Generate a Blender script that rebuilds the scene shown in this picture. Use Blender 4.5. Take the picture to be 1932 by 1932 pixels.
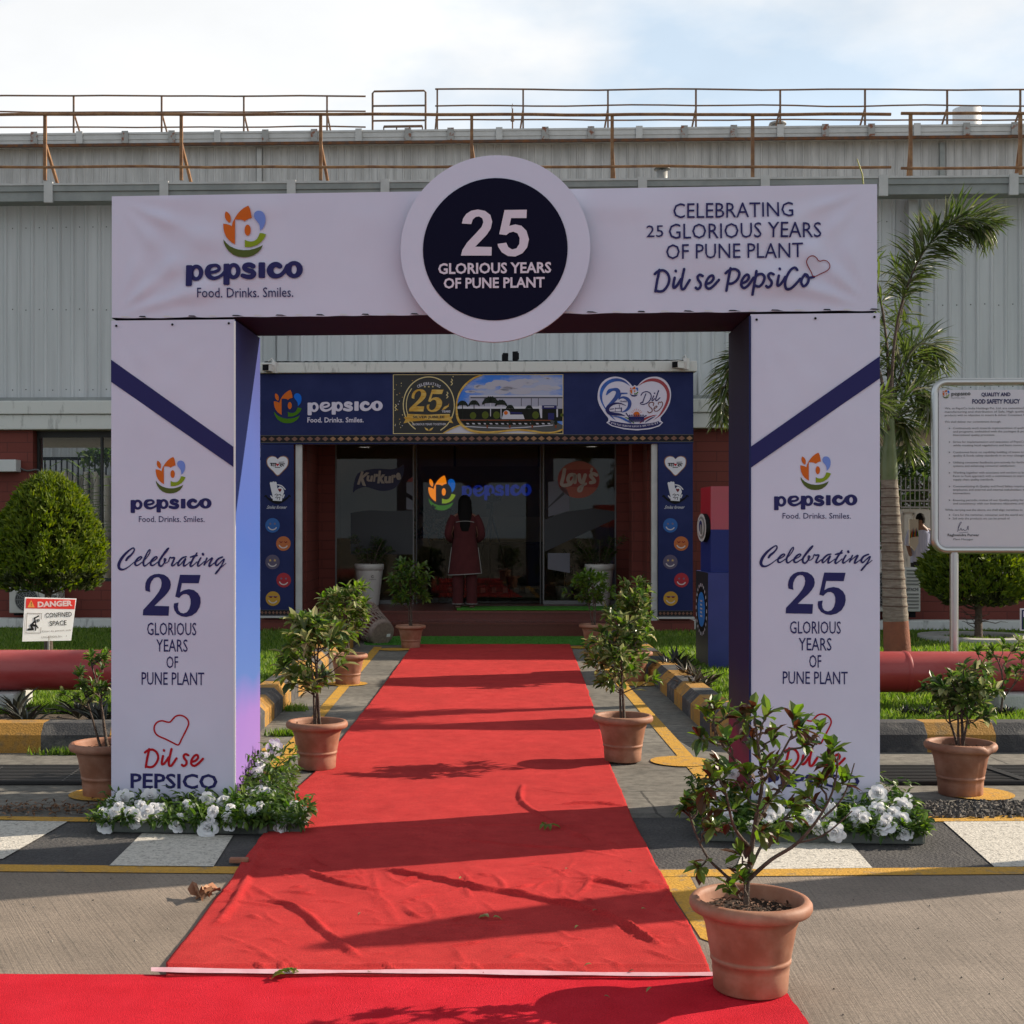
import bpy, bmesh, math, random
from mathutils import Vector, Matrix, noise
rnd = random.Random(11)
S = bpy.context.scene
C = S.collection
for o in list(bpy.data.objects): bpy.data.objects.remove(o)
# ------------------------------------------------------------------ camera, sky, sun, exposure
F, PX, PY, H, K = 2600.0, 800.0, 990.0, 1.6, 1932/2384
cd = bpy.data.cameras.new('camera'); cam = bpy.data.objects.new('camera', cd); C.objects.link(cam); S.camera = cam
cam.location = (0, 0, H); cam.rotation_euler = (math.pi/2, 0, 0)
cd.sensor_fit = 'HORIZONTAL'; cd.sensor_width = 36; cd.lens = 36*F/1932
cd.shift_x = (966-PX)/1932; cd.shift_y = (PY-966)/1932; cd.clip_end = 2000; cd.clip_start = 0.1
SUN_AZ, SUN_EL = math.radians(17.5), math.radians(28.5)
sd = Vector((math.cos(SUN_AZ)*math.cos(SUN_EL), math.sin(SUN_AZ)*math.cos(SUN_EL), math.sin(SUN_EL)))
sl = bpy.data.lights.new('sun', 'SUN'); sun = bpy.data.objects.new('sun', sl); C.objects.link(sun)
sl.energy = 4.9; sl.angle = math.radians(0.55); sl.color = (1.0, 0.87, 0.70)
sun.rotation_euler = (-sd).to_track_quat('-Z', 'Y').to_euler(); sun.location = sd*60
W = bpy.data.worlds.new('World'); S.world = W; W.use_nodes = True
nt = W.node_tree; nt.nodes.clear()
def wn(t, **k):
    n = nt.nodes.new(t)
    for a, b in k.items(): setattr(n, a, b)
    return n
def wl(a, b): nt.links.new(a, b)
def wmath(op, a, b=None, clamp=False):
    n = wn('ShaderNodeMath', operation=op); n.use_clamp = clamp
    for i, v in enumerate((a, b)):
        if v is None: continue
        if isinstance(v, (int, float)): n.inputs[i].default_value = v
        else: wl(v, n.inputs[i])
    return n.outputs[0]
sky = wn('ShaderNodeTexSky', sky_type='NISHITA'); sky.sun_disc = False
sky.sun_elevation = SUN_EL; sky.sun_rotation = math.atan2(sd.x, sd.y); sky.dust_density = 2.5; sky.air_density = 1.0
bg1 = wn('ShaderNodeBackground'); bg1.inputs[1].default_value = 0.10; wl(sky.outputs[0], bg1.inputs[0])
tc = wn('ShaderNodeTexCoord'); mp = wn('ShaderNodeMapping'); mp.inputs['Scale'].default_value = (1.0, 1.0, 2.2); mp.inputs['Location'].default_value = (2.7, 1.1, 0.3)
wl(tc.outputs['Generated'], mp.inputs[0])
n1 = wn('ShaderNodeTexNoise'); n1.inputs['Scale'].default_value = 2.6; n1.inputs['Detail'].default_value = 9; n1.inputs['Roughness'].default_value = 0.52; wl(mp.outputs[0], n1.inputs['Vector'])
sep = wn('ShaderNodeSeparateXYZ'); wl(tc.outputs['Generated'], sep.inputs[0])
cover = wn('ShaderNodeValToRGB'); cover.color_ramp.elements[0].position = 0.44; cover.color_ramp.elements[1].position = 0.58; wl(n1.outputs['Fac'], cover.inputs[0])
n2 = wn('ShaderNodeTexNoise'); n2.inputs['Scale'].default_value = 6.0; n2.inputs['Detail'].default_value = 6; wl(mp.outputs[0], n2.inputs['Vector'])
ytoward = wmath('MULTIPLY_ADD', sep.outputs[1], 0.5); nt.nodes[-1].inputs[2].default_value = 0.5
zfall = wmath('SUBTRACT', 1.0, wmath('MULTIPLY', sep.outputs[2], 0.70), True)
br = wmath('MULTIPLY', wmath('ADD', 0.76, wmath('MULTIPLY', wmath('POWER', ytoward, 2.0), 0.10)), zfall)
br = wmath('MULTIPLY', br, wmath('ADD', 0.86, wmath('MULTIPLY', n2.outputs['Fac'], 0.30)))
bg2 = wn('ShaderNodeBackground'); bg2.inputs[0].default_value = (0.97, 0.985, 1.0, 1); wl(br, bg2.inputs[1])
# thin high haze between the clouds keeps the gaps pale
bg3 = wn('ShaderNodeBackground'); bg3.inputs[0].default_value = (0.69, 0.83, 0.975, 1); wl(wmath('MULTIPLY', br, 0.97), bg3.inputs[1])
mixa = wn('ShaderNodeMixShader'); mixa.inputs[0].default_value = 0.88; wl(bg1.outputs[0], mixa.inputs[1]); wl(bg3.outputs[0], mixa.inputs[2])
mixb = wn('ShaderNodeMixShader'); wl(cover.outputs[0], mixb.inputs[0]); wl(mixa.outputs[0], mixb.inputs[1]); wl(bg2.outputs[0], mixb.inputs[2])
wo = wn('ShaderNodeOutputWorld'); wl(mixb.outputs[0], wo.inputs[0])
S.view_settings.view_transform = 'Standard'; S.view_settings.look = 'None'; S.view_settings.exposure = 0.60; S.view_settings.gamma = 1.0
S.render.engine = 'CYCLES'; S.cycles.max_bounces = 8; S.cycles.transparent_max_bounces = 12; S.cycles.use_denoising = True
S.cycles.caustics_reflective = False; S.cycles.caustics_refractive = False; S.cycles.sample_clamp_indirect = 6

# ------------------------------------------------------------------ pixel helpers (photo seen 1932 px wide)
def P(x, y, Y): return Vector(((x-PX)/F*Y, Y, H-(y-PY)/F*Y))
def G(x, y, z=0.0): return P(x, y, (H-z)*F/(y-PY))
class Frame:
    """A vertical plane: origin on the ground, local x along it, local y away from the camera."""
    def __init__(s, ox, oy, rz): s.ox, s.oy, s.rz, s.c, s.s = ox, oy, rz, math.cos(rz), math.sin(rz)
    def loc(s, x, y, d=0.0):
        dx = (x-PX)/F; t = (d - s.s*s.ox + s.c*s.oy)/(s.c - s.s*dx)
        px, py = dx*t, t
        return (s.c*(px-s.ox)+s.s*(py-s.oy), H-(y-PY)/F*t)
    def inv(s, p):
        return Vector((s.c*(p[0]-s.ox)+s.s*(p[1]-s.oy), -s.s*(p[0]-s.ox)+s.c*(p[1]-s.oy), p[2]))
    def world(s, p): return Vector((s.ox+s.c*p[0]-s.s*p[1], s.oy+s.s*p[0]+s.c*p[1], p[2]))
# ------------------------------------------------------------------ materials
MATS = {}
def grit(m, scale, dark, lo=.3, hi=.65, fac=1.0, stretch=None):
    """fine grain: multiply the surface colour by a high-frequency noise"""
    t = m.node_tree; b = t.nodes['Principled BSDF']; L = t.links.new; tcn = t.nodes.new('ShaderNodeTexCoord')
    n = t.nodes.new('ShaderNodeTexNoise'); n.inputs['Scale'].default_value = scale; n.inputs['Detail'].default_value = 5; n.inputs['Roughness'].default_value = .65; v_ = tcn.outputs['Object']
    if stretch: mq_ = t.nodes.new('ShaderNodeMapping'); mq_.inputs['Scale'].default_value = stretch; L(v_, mq_.inputs[0]); v_ = mq_.outputs[0]
    L(v_, n.inputs['Vector'])
    r = t.nodes.new('ShaderNodeValToRGB'); e = r.color_ramp.elements; e[0].position, e[1].position = lo, hi; e[0].color = (dark, dark, dark, 1); L(n.outputs['Fac'], r.inputs[0])
    mx = t.nodes.new('ShaderNodeMix'); mx.data_type = 'RGBA'; mx.blend_type = 'MULTIPLY'; mx.inputs['Factor'].default_value = fac
    i = b.inputs['Base Color']
    if i.links: L(i.links[0].from_socket, mx.inputs[6])
    else: mx.inputs[6].default_value = i.default_value
    L(r.outputs[0], mx.inputs[7]); L(mx.outputs[2], i)
def joints(m, bw, rh, size, dark, off=.5):
    """narrow dark slab joints in the ground plane"""
    t = m.node_tree; b = t.nodes['Principled BSDF']; L = t.links.new; tcn = t.nodes.new('ShaderNodeTexCoord'); n = t.nodes.new('ShaderNodeTexNoise'); n.inputs['Scale'].default_value = 5; L(tcn.outputs['Object'], n.inputs['Vector'])
    av = t.nodes.new('ShaderNodeMix'); av.data_type = 'RGBA'; av.blend_type = 'LINEAR_LIGHT'; av.inputs['Factor'].default_value = .025; L(tcn.outputs['Object'], av.inputs[6]); L(n.outputs['Color'], av.inputs[7])
    br_ = t.nodes.new('ShaderNodeTexBrick'); br_.offset = off; br_.inputs['Scale'].default_value = 1; br_.inputs['Brick Width'].default_value = bw; br_.inputs['Row Height'].default_value = rh; br_.inputs['Mortar Size'].default_value = size; br_.inputs['Mortar Smooth'].default_value = .4
    for k, v in (('Color1', (1,1,1,1)), ('Color2', (.86,.86,.85,1)), ('Mortar', (dark,dark,dark,1))): br_.inputs[k].default_value = v
    L(av.outputs[2], br_.inputs['Vector']); mx = t.nodes.new('ShaderNodeMix'); mx.data_type = 'RGBA'; mx.blend_type = 'MULTIPLY'; mx.inputs['Factor'].default_value = 1; i = b.inputs['Base Color']; L(i.links[0].from_socket, mx.inputs[6]); L(br_.outputs['Color'], mx.inputs[7]); L(mx.outputs[2], i)
def M(name, col, rough=0.6, col2=None, nscale=6.0, nmix=(0.4, 0.65), bump=0.0, bscale=60.0, metal=0.0, spec=0.4, emit=0.0,
      transl=0.0, island=None, stretch=None, speck=None, coat=0.0, hue=None, twoside=False):
    if name in MATS: return MATS[name]
    if any(k in name for k in ('print', 'vinyl', 'flex')): spec, rough = .06, .7
    m = bpy.data.materials.new(name); m.use_nodes = True; t = m.node_tree; b = t.nodes['Principled BSDF']; L = t.links.new
    out = t.nodes['Material Output']
    b.inputs['Base Color'].default_value = (*col, 1); b.inputs['Roughness'].default_value = rough; b.inputs['Metallic'].default_value = metal
    b.inputs['Specular IOR Level'].default_value = spec; b.inputs['Coat Weight'].default_value = coat
    tcn = t.nodes.new('ShaderNodeTexCoord'); vec = tcn.outputs['Object']
    if stretch:
        mpn = t.nodes.new('ShaderNodeMapping'); mpn.inputs['Scale'].default_value = stretch; L(vec, mpn.inputs[0]); vec = mpn.outputs[0]
    src = None
    if island:
        g = t.nodes.new('ShaderNodeNewGeometry'); r = t.nodes.new('ShaderNodeValToRGB'); e = r.color_ramp.elements
        cols = [col]+list(island)
        while len(e) < len(cols): e.new(0.5)
        for i, c_ in enumerate(cols): e[i].position = i/(len(cols)-1); e[i].color = (*c_, 1)
        L(g.outputs['Random Per Island'], r.inputs[0]); src = r.outputs[0]
    elif col2:
        n = t.nodes.new('ShaderNodeTexNoise'); n.inputs['Scale'].default_value = nscale; n.inputs['Detail'].default_value = 8; n.inputs['Roughness'].default_value = 0.62
        L(vec, n.inputs['Vector']); r = t.nodes.new('ShaderNodeValToRGB'); e = r.color_ramp.elements
        e[0].position, e[1].position = nmix; e[0].color = (*col, 1); e[1].color = (*col2, 1); L(n.outputs['Fac'], r.inputs[0]); src = r.outputs[0]
    if src: L(src, b.inputs['Base Color'])
    if speck: grit(m, *speck)
    if bump:
        n = t.nodes.new('ShaderNodeTexNoise'); n.inputs['Scale'].default_value = bscale; n.inputs['Detail'].default_value = 5; L(vec, n.inputs['Vector'])
        bp = t.nodes.new('ShaderNodeBump'); bp.inputs['Strength'].default_value = bump; bp.inputs['Distance'].default_value = 0.02; L(n.outputs['Fac'], bp.inputs['Height']); L(bp.outputs[0], b.inputs['Normal'])
    if emit:
        b.inputs['Emission Color'].default_value = (*col, 1); b.inputs['Emission Strength'].default_value = emit
    if transl:
        tr = t.nodes.new('ShaderNodeBsdfTranslucent'); mx = t.nodes.new('ShaderNodeMixShader'); mx.inputs[0].default_value = transl
        if src:
            hs = t.nodes.new('ShaderNodeHueSaturation'); hs.inputs['Value'].default_value = 1.5; hs.inputs['Saturation'].default_value = 1.1; L(src, hs.inputs['Color']); L(hs.outputs[0], tr.inputs[0])
        else: tr.inputs[0].default_value = (*col, 1)
        L(b.outputs[0], mx.inputs[1]); L(tr.outputs[0], mx.inputs[2]); L(mx.outputs[0], out.inputs[0])
    MATS[name] = m; return m
def nodes_of(m): return m.node_tree, m.node_tree.nodes['Principled BSDF'], m.node_tree.links.new

# ------------------------------------------------------------------ mesh builder
def cat(pts, n=5, closed=False):
    pts = [tuple(p) for p in pts]; N = len(pts); out = []
    rng = range(N) if closed else range(N-1)
    for i in rng:
        g = (lambda k: pts[k % N]) if closed else (lambda k: pts[min(max(k, 0), N-1)])
        a, b, c, d = g(i-1), g(i), g(i+1), g(i+2)
        for j in range(n):
            t = j/n
            out.append(tuple(0.5*(2*b[k]+(c[k]-a[k])*t+(2*a[k]-5*b[k]+4*c[k]-d[k])*t*t+(3*b[k]-a[k]-3*c[k]+d[k])*t**3) for k in range(len(b))))
    if not closed: out.append(pts[-1])
    return out
TXT = {}
def textmesh(s, bold=0.0, sp=1.0):
    k = (s, bold, sp)
    if k not in TXT:
        cu = bpy.data.curves.new('t', 'FONT'); cu.body = s; cu.offset = bold; cu.space_character = sp; cu.resolution_u = 2
        ob = bpy.data.objects.new('t', cu); me = ob.to_mesh()
        vs = [(v.co.x, v.co.y) for v in me.vertices]; fs = [list(p.vertices) for p in me.polygons]
        nz = sum(p.normal.z*p.area for p in me.polygons)
        if nz < 0: fs = [f[::-1] for f in fs]
        ob.to_mesh_clear(); bpy.data.objects.remove(ob); bpy.data.curves.remove(cu)
        xs = [v[0] for v in vs]; ys = [v[1] for v in vs]
        TXT[k] = (vs, fs, min(xs), min(ys), max(xs), max(ys))
    return TXT[k]
class MB:
    def __init__(s): s.v = []; s.f = []; s.m = []; s.s = []; s.k = 0
    def add(s, vs, fs, m=0, sm=False):
        n = len(s.v); s.v += [tuple(v) for v in vs]
        for f in fs: s.f.append([n+i for i in f]); s.m.append(m); s.s.append(sm)
    def box(s, x0, y0, z0, x1, y1, z1, m=0):
        s.add([(x0,y0,z0),(x1,y0,z0),(x1,y1,z0),(x0,y1,z0),(x0,y0,z1),(x1,y0,z1),(x1,y1,z1),(x0,y1,z1)],
              [(3,2,1,0),(4,5,6,7),(0,1,5,4),(1,2,6,5),(2,3,7,6),(3,0,4,7)], m)
    def bar(s, a, b, w, d, m=0, up=(0,0,1)):
        a, b = Vector(a), Vector(b); t = (b-a).normalized(); u = t.cross(Vector(up))
        if u.length < 1e-4: u = t.cross(Vector((1,0,0)))
        u.normalize(); v = u.cross(t); vs = []
        for p in (a, b):
            for i, j in ((-1,-1),(1,-1),(1,1),(-1,1)): vs.append(p+u*i*w/2+v*j*d/2)
        s.add(vs, [(0,1,2,3),(7,6,5,4),(4,5,1,0),(5,6,2,1),(6,7,3,2),(7,4,0,3)], m)
    def tube(s, pts, r, n=8, m=0, cap=True, closed=False):
        pts = [Vector(p) for p in pts]; N = len(pts)
        rs = [r]*N if isinstance(r, (int, float)) else list(r)
        vs = []; prev = None
        for i, p in enumerate(pts):
            if closed: t = pts[(i+1) % N]-pts[i-1]
            else: t = pts[min(i+1, N-1)]-pts[max(i-1, 0)]
            t.normalize()
            if prev is None:
                u = t.cross(Vector((0,0,1)))
                if u.length < 1e-3: u = t.cross(Vector((0,1,0)))
            else: u = prev-t*prev.dot(t)
            u.normalize(); prev = u; v = t.cross(u)
            for j in range(n):
                a = 2*math.pi*j/n; vs.append(p+(u*math.cos(a)+v*math.sin(a))*rs[i])
        fs = []
        for i in range(N if closed else N-1):
            for j in range(n):
                a, b = i*n+j, i*n+(j+1) % n; k = ((i+1) % N)*n
                fs.append((a, b, k+(j+1) % n, k+j))
        s.add(vs, fs, m, True)
        if cap and not closed: s.add(vs[:n], [tuple(range(n))[::-1]], m); s.add(vs[-n:], [tuple(range(n))], m)
    def lathe(s, prof, n=32, o=(0,0,0), m=0, sm=True):
        vs = []; fs = []
        for r, z in prof:
            for j in range(n):
                a = 2*math.pi*j/n; vs.append((o[0]+r*math.cos(a), o[1]+r*math.sin(a), o[2]+z))
        for i in range(len(prof)-1):
            for j in range(n):
                j2 = (j+1) % n; fs.append((i*n+j, i*n+j2, (i+1)*n+j2, (i+1)*n+j))
        s.add(vs, fs, m, sm)
    def poly(s, pts, y=0.0, m=0):
        a = sum(pts[i-1][0]*pts[i][1]-pts[i][0]*pts[i-1][1] for i in range(len(pts)))
        if a < 0: pts = pts[::-1]
        s.add([(p[0], y, p[1]) for p in pts], [tuple(range(len(pts)))], m)
    def ring(s, c, ro, ri, y=0.0, m=0, n=36, a0=0, a1=2*math.pi):
        vs = []; fs = []
        for j in range(n+1):
            a = a0+(a1-a0)*j/n
            vs.append((c[0]+ro[0]*math.cos(a), y, c[1]+ro[1]*math.sin(a))); vs.append((c[0]+ri[0]*math.cos(a), y, c[1]+ri[1]*math.sin(a)))
        for j in range(n): fs.append((2*j, 2*j+2, 2*j+3, 2*j+1))
        s.add(vs, fs, m)
    def disc(s, c, r, y=0.0, m=0, n=28, ry=None):
        ry = ry or r
        s.poly([(c[0]+r*math.cos(2*math.pi*i/n), c[1]+ry*math.sin(2*math.pi*i/n)) for i in range(n)], y, m)
    def prism(s, pts, y0, y1, m=0, mside=None):
        a = sum(pts[i-1][0]*pts[i][1]-pts[i][0]*pts[i-1][1] for i in range(len(pts)))
        if a < 0: pts = pts[::-1]
        n = len(pts); s.poly(pts, y0, m)
        s.add([(p[0], y1, p[1]) for p in pts], [tuple(range(n))[::-1]], m if mside is None else mside)
        s.add([(p[0], y0, p[1]) for p in pts]+[(p[0], y1, p[1]) for p in pts], [(i, n+i, n+(i+1) % n, (i+1) % n) for i in range(n)], m if mside is None else mside)
    def stroke(s, pts, y=0.0, m=0, smooth=4, closed=False):
        """pts: (x, z, halfwidth) -> one flat ribbon with round ends"""
        s.k += 1; y -= 0.00025*(s.k % 7)
        if smooth: pts = cat(pts, smooth, closed)
        n = len(pts); L = []; R_ = []
        for i in range(n):
            a = pts[(i-1) % n] if closed else pts[max(i-1, 0)]; b = pts[(i+1) % n] if closed else pts[min(i+1, n-1)]
            dx, dz = b[0]-a[0], b[1]-a[1]; l = math.hypot(dx, dz) or 1; dx /= l; dz /= l; w = pts[i][2]
            L.append((pts[i][0]-dz*w, y, pts[i][1]+dx*w)); R_.append((pts[i][0]+dz*w, y, pts[i][1]-dx*w))
        fs = [(n+i, n+(i+1) % n, (i+1) % n, i) for i in range(n if closed else n-1)]
        s.add(L+R_, fs, m)
        if not closed:
            for i, sg in ((0, -1), (n-1, 1)):
                a = pts[max(i-1, 0)]; b = pts[min(i+1, n-1)]; ang = math.atan2(b[1]-a[1], b[0]-a[0])+(0 if sg > 0 else math.pi); w = pts[i][2]
                s.add([(pts[i][0]+w*math.cos(ang+q*math.pi/6), y, pts[i][1]+w*math.sin(ang+q*math.pi/6)) for q in range(-3, 4)], [tuple(range(7))], m)
    def text(s, t, box, y=0.0, m=0, bold=0.0, sp=1.0, skew=0.0, keep=None, rot=0.0):
        """fit text t in local box (x0,z0,x1,z1)"""
        vs, fs, a, b, c, d = textmesh(t, bold, sp); x0, z0, x1, z1 = box
        kx, kz = (x1-x0)/(c-a), (z1-z0)/(d-b)
        if keep == 'h': kx = kz
        o = []
        for v in vs:
            X = x0+(v[0]-a)*kx; Z = z0+(v[1]-b)*kz; X += skew*(Z-z0)
            if rot:
                cx, cz = (x0+x1)/2, (z0+z1)/2; X, Z = cx+(X-cx)*math.cos(rot)-(Z-cz)*math.sin(rot), cz+(X-cx)*math.sin(rot)+(Z-cz)*math.cos(rot)
            o.append((X, y, Z))
        s.add(o, fs, m)
    def obj(s, name, mats, parent=None, smooth=None, bevel=0.0):
        me = bpy.data.meshes.new(name); me.from_pydata(s.v, [], s.f)
        if not isinstance(mats, (list, tuple)): mats = [mats]
        for q in mats: me.materials.append(q)
        me.polygons.foreach_set('material_index', s.m)
        me.polygons.foreach_set('use_smooth', [bool(smooth)]*len(s.f) if smooth is not None else s.s)
        me.update(); o = bpy.data.objects.new(name, me); C.objects.link(o)
        if parent: o.parent = parent
        if bevel:
            bv = o.modifiers.new('bevel', 'BEVEL'); bv.width = bevel; bv.segments = 2; bv.limit_method = 'ANGLE'; bv.angle_limit = math.radians(50)
        return o
def tag(o, label=None, cat_=None, group=None, kind=None):
    if label: o['label'] = label
    if cat_: o['category'] = cat_
    if group: o['group'] = group
    if kind: o['kind'] = kind
    return o
def thing(name, label, cat_, loc=(0,0,0), rz=0.0, group=None):
    o = bpy.data.objects.new(name, None); C.objects.link(o); o.location = loc; o.rotation_euler = (0, 0, rz); o.empty_display_size = 0.1
    return tag(o, label, cat_, group)
def fthing(fr, name, label, cat_, group=None): return thing(name, label, cat_, (fr.ox, fr.oy, 0), fr.rz, group)
def copy_tree(src, loc=None, rz=None, label=None, group=None, scale=None):
    r = src.copy(); C.objects.link(r)
    if loc is not None: r.location = loc
    if rz is not None: r.rotation_euler = (0, 0, rz)
    if scale is not None: r.scale = scale
    if label: r['label'] = label
    if group: r['group'] = group
    for ch in list(src.children):
        c = ch.copy(); C.objects.link(c); c.parent = r
        for g in list(ch.children):
            d = g.copy(); C.objects.link(d); d.parent = c
    return r
def structure(mb, name, mat, **k): return tag(mb.obj(name, mat, **k), kind='structure')

# ------------------------------------------------------------------ shared colours
NAVY = M('navy_print', (0.030, 0.030, 0.115), 0.5)
PANELNAVY = M('navy_vinyl', (0.020, 0.026, 0.088), 0.45, (0.026, 0.033, 0.105), 2.0)
BANNER = M('lilac_white_sheet', (0.585, 0.58, 0.725), 0.48, (0.615, 0.61, 0.755), 1.6, bump=0.04, bscale=7, spec=.28)
ORANGE = M('orange_print', (0.56, 0.125, 0.022), 0.5); BLUEL = M('sky_blue_print', (0.17, 0.26, 0.65), 0.5)
LIME = M('lime_print', (0.22, 0.30, 0.022), 0.5); DKGREEN = M('dark_green_print', (0.085, 0.11, 0.03), 0.5)
BLUEP = M('bright_blue_print', (0.012, 0.13, 0.58), 0.5); GREENP = M('green_print', (0.06, 0.16, 0.012), 0.5)
WHITEP = M('white_print', (0.72, 0.68, 0.76), 0.5); REDP = M('red_print', (0.42, 0.014, 0.022), 0.5)
BLACKP = M('black_print', (0.012, 0.012, 0.014), 0.5)
# ------------------------------------------------------------------ drawn lettering (coordinates read off enlargements)
ICON = (643, 122, 1288, 890); WORD = (80, 970, 1838, 1315)
ICON_SHAPES = [
 (0, [(683,200),(712,214),(738,240),(755,275),(760,310),(756,345),(745,372),(718,360),(690,330),(672,295),(667,255),(672,222)]),
 (0, [(643,382),(690,387),(735,400),(772,422),(782,370),(800,335),(826,290),(862,240),(905,195),(960,152),(1025,122),(1050,172),(1065,235),(1075,305),(1045,309),(1012,320),(985,337),(968,352),(952,340),(925,328),(880,322),(822,322),(822,695),(775,668),(730,630),(690,580),(662,520),(647,450)]),
 (1, [(1105,270),(1112,240),(1130,216),(1155,203),(1185,200),(1220,208),(1250,230),(1272,268),(1281,315),(1277,370),(1262,420),(1235,462),(1197,498),(1196,455),(1188,410),(1170,378),(1142,345),(1118,315)]),
 (2, [(968,625),(1000,642),(1040,652),(1080,652),(1120,640),(1152,612),(1175,572),(1190,528),(1240,533),(1288,552),(1255,615),(1205,670),(1140,712),(1060,735),(968,738)]),
 (3, [(648,618),(690,672),(740,716),(800,748),(870,771),(950,782),(1030,780),(1110,764),(1180,738),(1240,708),(1212,768),(1165,820),(1100,862),(1030,884),(950,890),(870,880),(795,850),(730,800),(680,730),(655,670)])]
ICON_DOT = ((1010, 483), 47, 82)
def boxmap(src, dst, fr, d):
    """src box in drawing units (y down) -> photo box (x0,y0,x1,y1) -> local x, z on the frame's plane"""
    x0, z0 = fr.loc(dst[0], dst[1], d); x1, z1 = fr.loc(dst[2], dst[3], d)
    kx = (x1-x0)/(src[2]-src[0]); kz = (z1-z0)/(src[3]-src[1])
    return (lambda p: (x0+(p[0]-src[0])*kx, z0+(p[1]-src[1])*kz)), abs(kx), abs(kz)
def draw_icon(mb, dst, fr, d, ms):
    f, kx, kz = boxmap(ICON, dst, fr, d)
    for i, sh in ICON_SHAPES: mb.poly([f(p) for p in sh], d, ms[i])
    mb.disc(f(ICON_DOT[0]), ICON_DOT[1]*kx, d, ms[0], 20, ICON_DOT[2]*kz)
WORD_STROKES = [
 [(430,1118,24),(500,1114,24),(565,1092,24),(584,1058,26),(550,1022,25),(490,1020,25),(430,1045,38),(406,1112,42),(435,1175,36),(500,1204,29),(570,1190,25),(625,1158,24),(672,1105,22)],
 [(1098,1042,36),(1045,1018,34),(985,1030,36),(968,1065,36),(1010,1097,35),(1075,1115,36),(1108,1150,38),(1075,1187,36),(1010,1192,33),(940,1172,32)],
 [(1492,1042,38),(1440,1016,38),(1378,1040,44),(1348,1100,50),(1375,1160,46),(1440,1184,34),(1510,1165,30),(1565,1110,30),(1610,1040,34)]]
def draw_word(mb, dst, fr, d, m):
    f, kx, kz = boxmap(WORD, dst, fr, d); k = (kx+kz)/2
    def sq(x0, y0, x1, y1, r=18):
        P_ = []
        for cx, cy, a in ((x1-r, y0+r, -90), (x1-r, y1-r, 0), (x0+r, y1-r, 90), (x0+r, y0+r, 180)):
            for q in (0, 30, 60, 90): P_.append((cx+r*math.cos(math.radians(a+q)), cy+r*math.sin(math.radians(a+q))))
        mb.poly([f(p) for p in P_], d-0.0003, m)
    sq(84, 1010, 180, 1315); sq(648, 997, 742, 1302); sq(1176, 985, 1275, 1210)
    for c, ro, ri in (((237,1120),(106,118),(40,62)), ((803,1107),(106,117),(38,60)), ((1705,1092),(131,122),(38,63))):
        mb.ring(f(c), (ro[0]*kx, ro[1]*kz), (ri[0]*kx, ri[1]*kz), d, m)
    for st in WORD_STROKES: mb.stroke([(*f(p), p[2]*k) for p in st], d-0.0004, m, 4)
def fbox(fr, b, d):
    x0, z1 = fr.loc(b[0], b[1], d); x1, z0 = fr.loc(b[2], b[3], d); return (x0, z0, x1, z1)
def draw_text(mb, t, b, fr, d, m, **k): mb.text(t, fbox(fr, b, d), d, m, **k)
DILSE = [
 [(190,748),(180,800),(166,860),(152,945)], [(145,785),(165,768),(195,755),(235,755),(272,785),(288,835),(272,890),(235,935),(195,946),(160,938)],
 [(340,822),(328,880),(330,912),(352,905),(380,870),(402,835)], [(350,758),(352,764)],
 [(433,745),(418,810),(405,880),(410,925),(435,922),(465,880),(488,845)],
 [(615,810),(588,798),(566,815),(572,845),(595,875),(592,910),(566,928),(548,915)],
 [(655,882),(695,868),(722,835),(712,806),(680,818),(652,860),(648,905),(680,925),(725,898),(775,846)]]
PEPSICO_SCRIPT = [
 [(885,745),(875,800),(862,870),(848,945)], [(838,788),(870,765),(915,752),(955,765),(972,800),(950,850),(905,880),(862,880)],
 [(1000,882),(1040,866),(1064,832),(1050,805),(1020,822),(994,865),(994,905),(1022,924),(1065,895),(1108,835)],
 [(1136,775),(1125,840),(1113,910),(1102,985)], [(1122,835),(1150,808),(1190,805),(1212,835),(1200,880),(1165,915),(1124,905)],
 [(1300,810),(1272,798),(1250,815),(1256,845),(1279,875),(1276,908),(1248,926),(1230,913)],
 [(1350,822),(1338,880),(1340,912),(1362,905),(1392,870),(1412,835)], [(1362,755),(1364,761)],
 [(1535,768),(1512,746),(1470,768),(1430,825),(1410,890),(1425,940),(1470,938),(1520,895),(1562,850)],
 [(1612,808),(1584,840),(1570,885),(1592,920),(1630,895),(1648,850),(1635,812),(1610,806)], [(1622,815),(1650,836),(1700,830)]]
HEART_TILT = [(1700,812),(1672,765),(1640,715),(1624,680),(1630,648),(1655,625),(1688,622),(1718,640),(1735,662),(1758,670),(1790,660),(1825,668),(1848,695),(1850,730),(1825,760),(1770,785)]
HEART_LEFT = [(870,1175),(800,1145),(700,1095),(600,1050),(555,1005),(537,945),(550,890),(590,848),(650,832),(710,848),(760,850),(795,812),(840,768),(900,752),(960,770),(1005,810),(1022,860),(1010,910),(975,985),(920,1095),(900,1140)]
SC = 12
def draw_script(mb, strokes, src, dst, fr, d, m, hw=SC):
    f, kx, kz = boxmap(src, dst, fr, d)
    for st in strokes: mb.stroke([(*f(p), hw*(kx+kz)/2) for p in st], d, m, 4)
def draw_heart(mb, shape, src, dst, fr, d, m, hw):
    f, kx, kz = boxmap(src, dst, fr, d); mb.stroke([(*f(p), hw*kx) for p in shape], d, m, 3, True)
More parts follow.
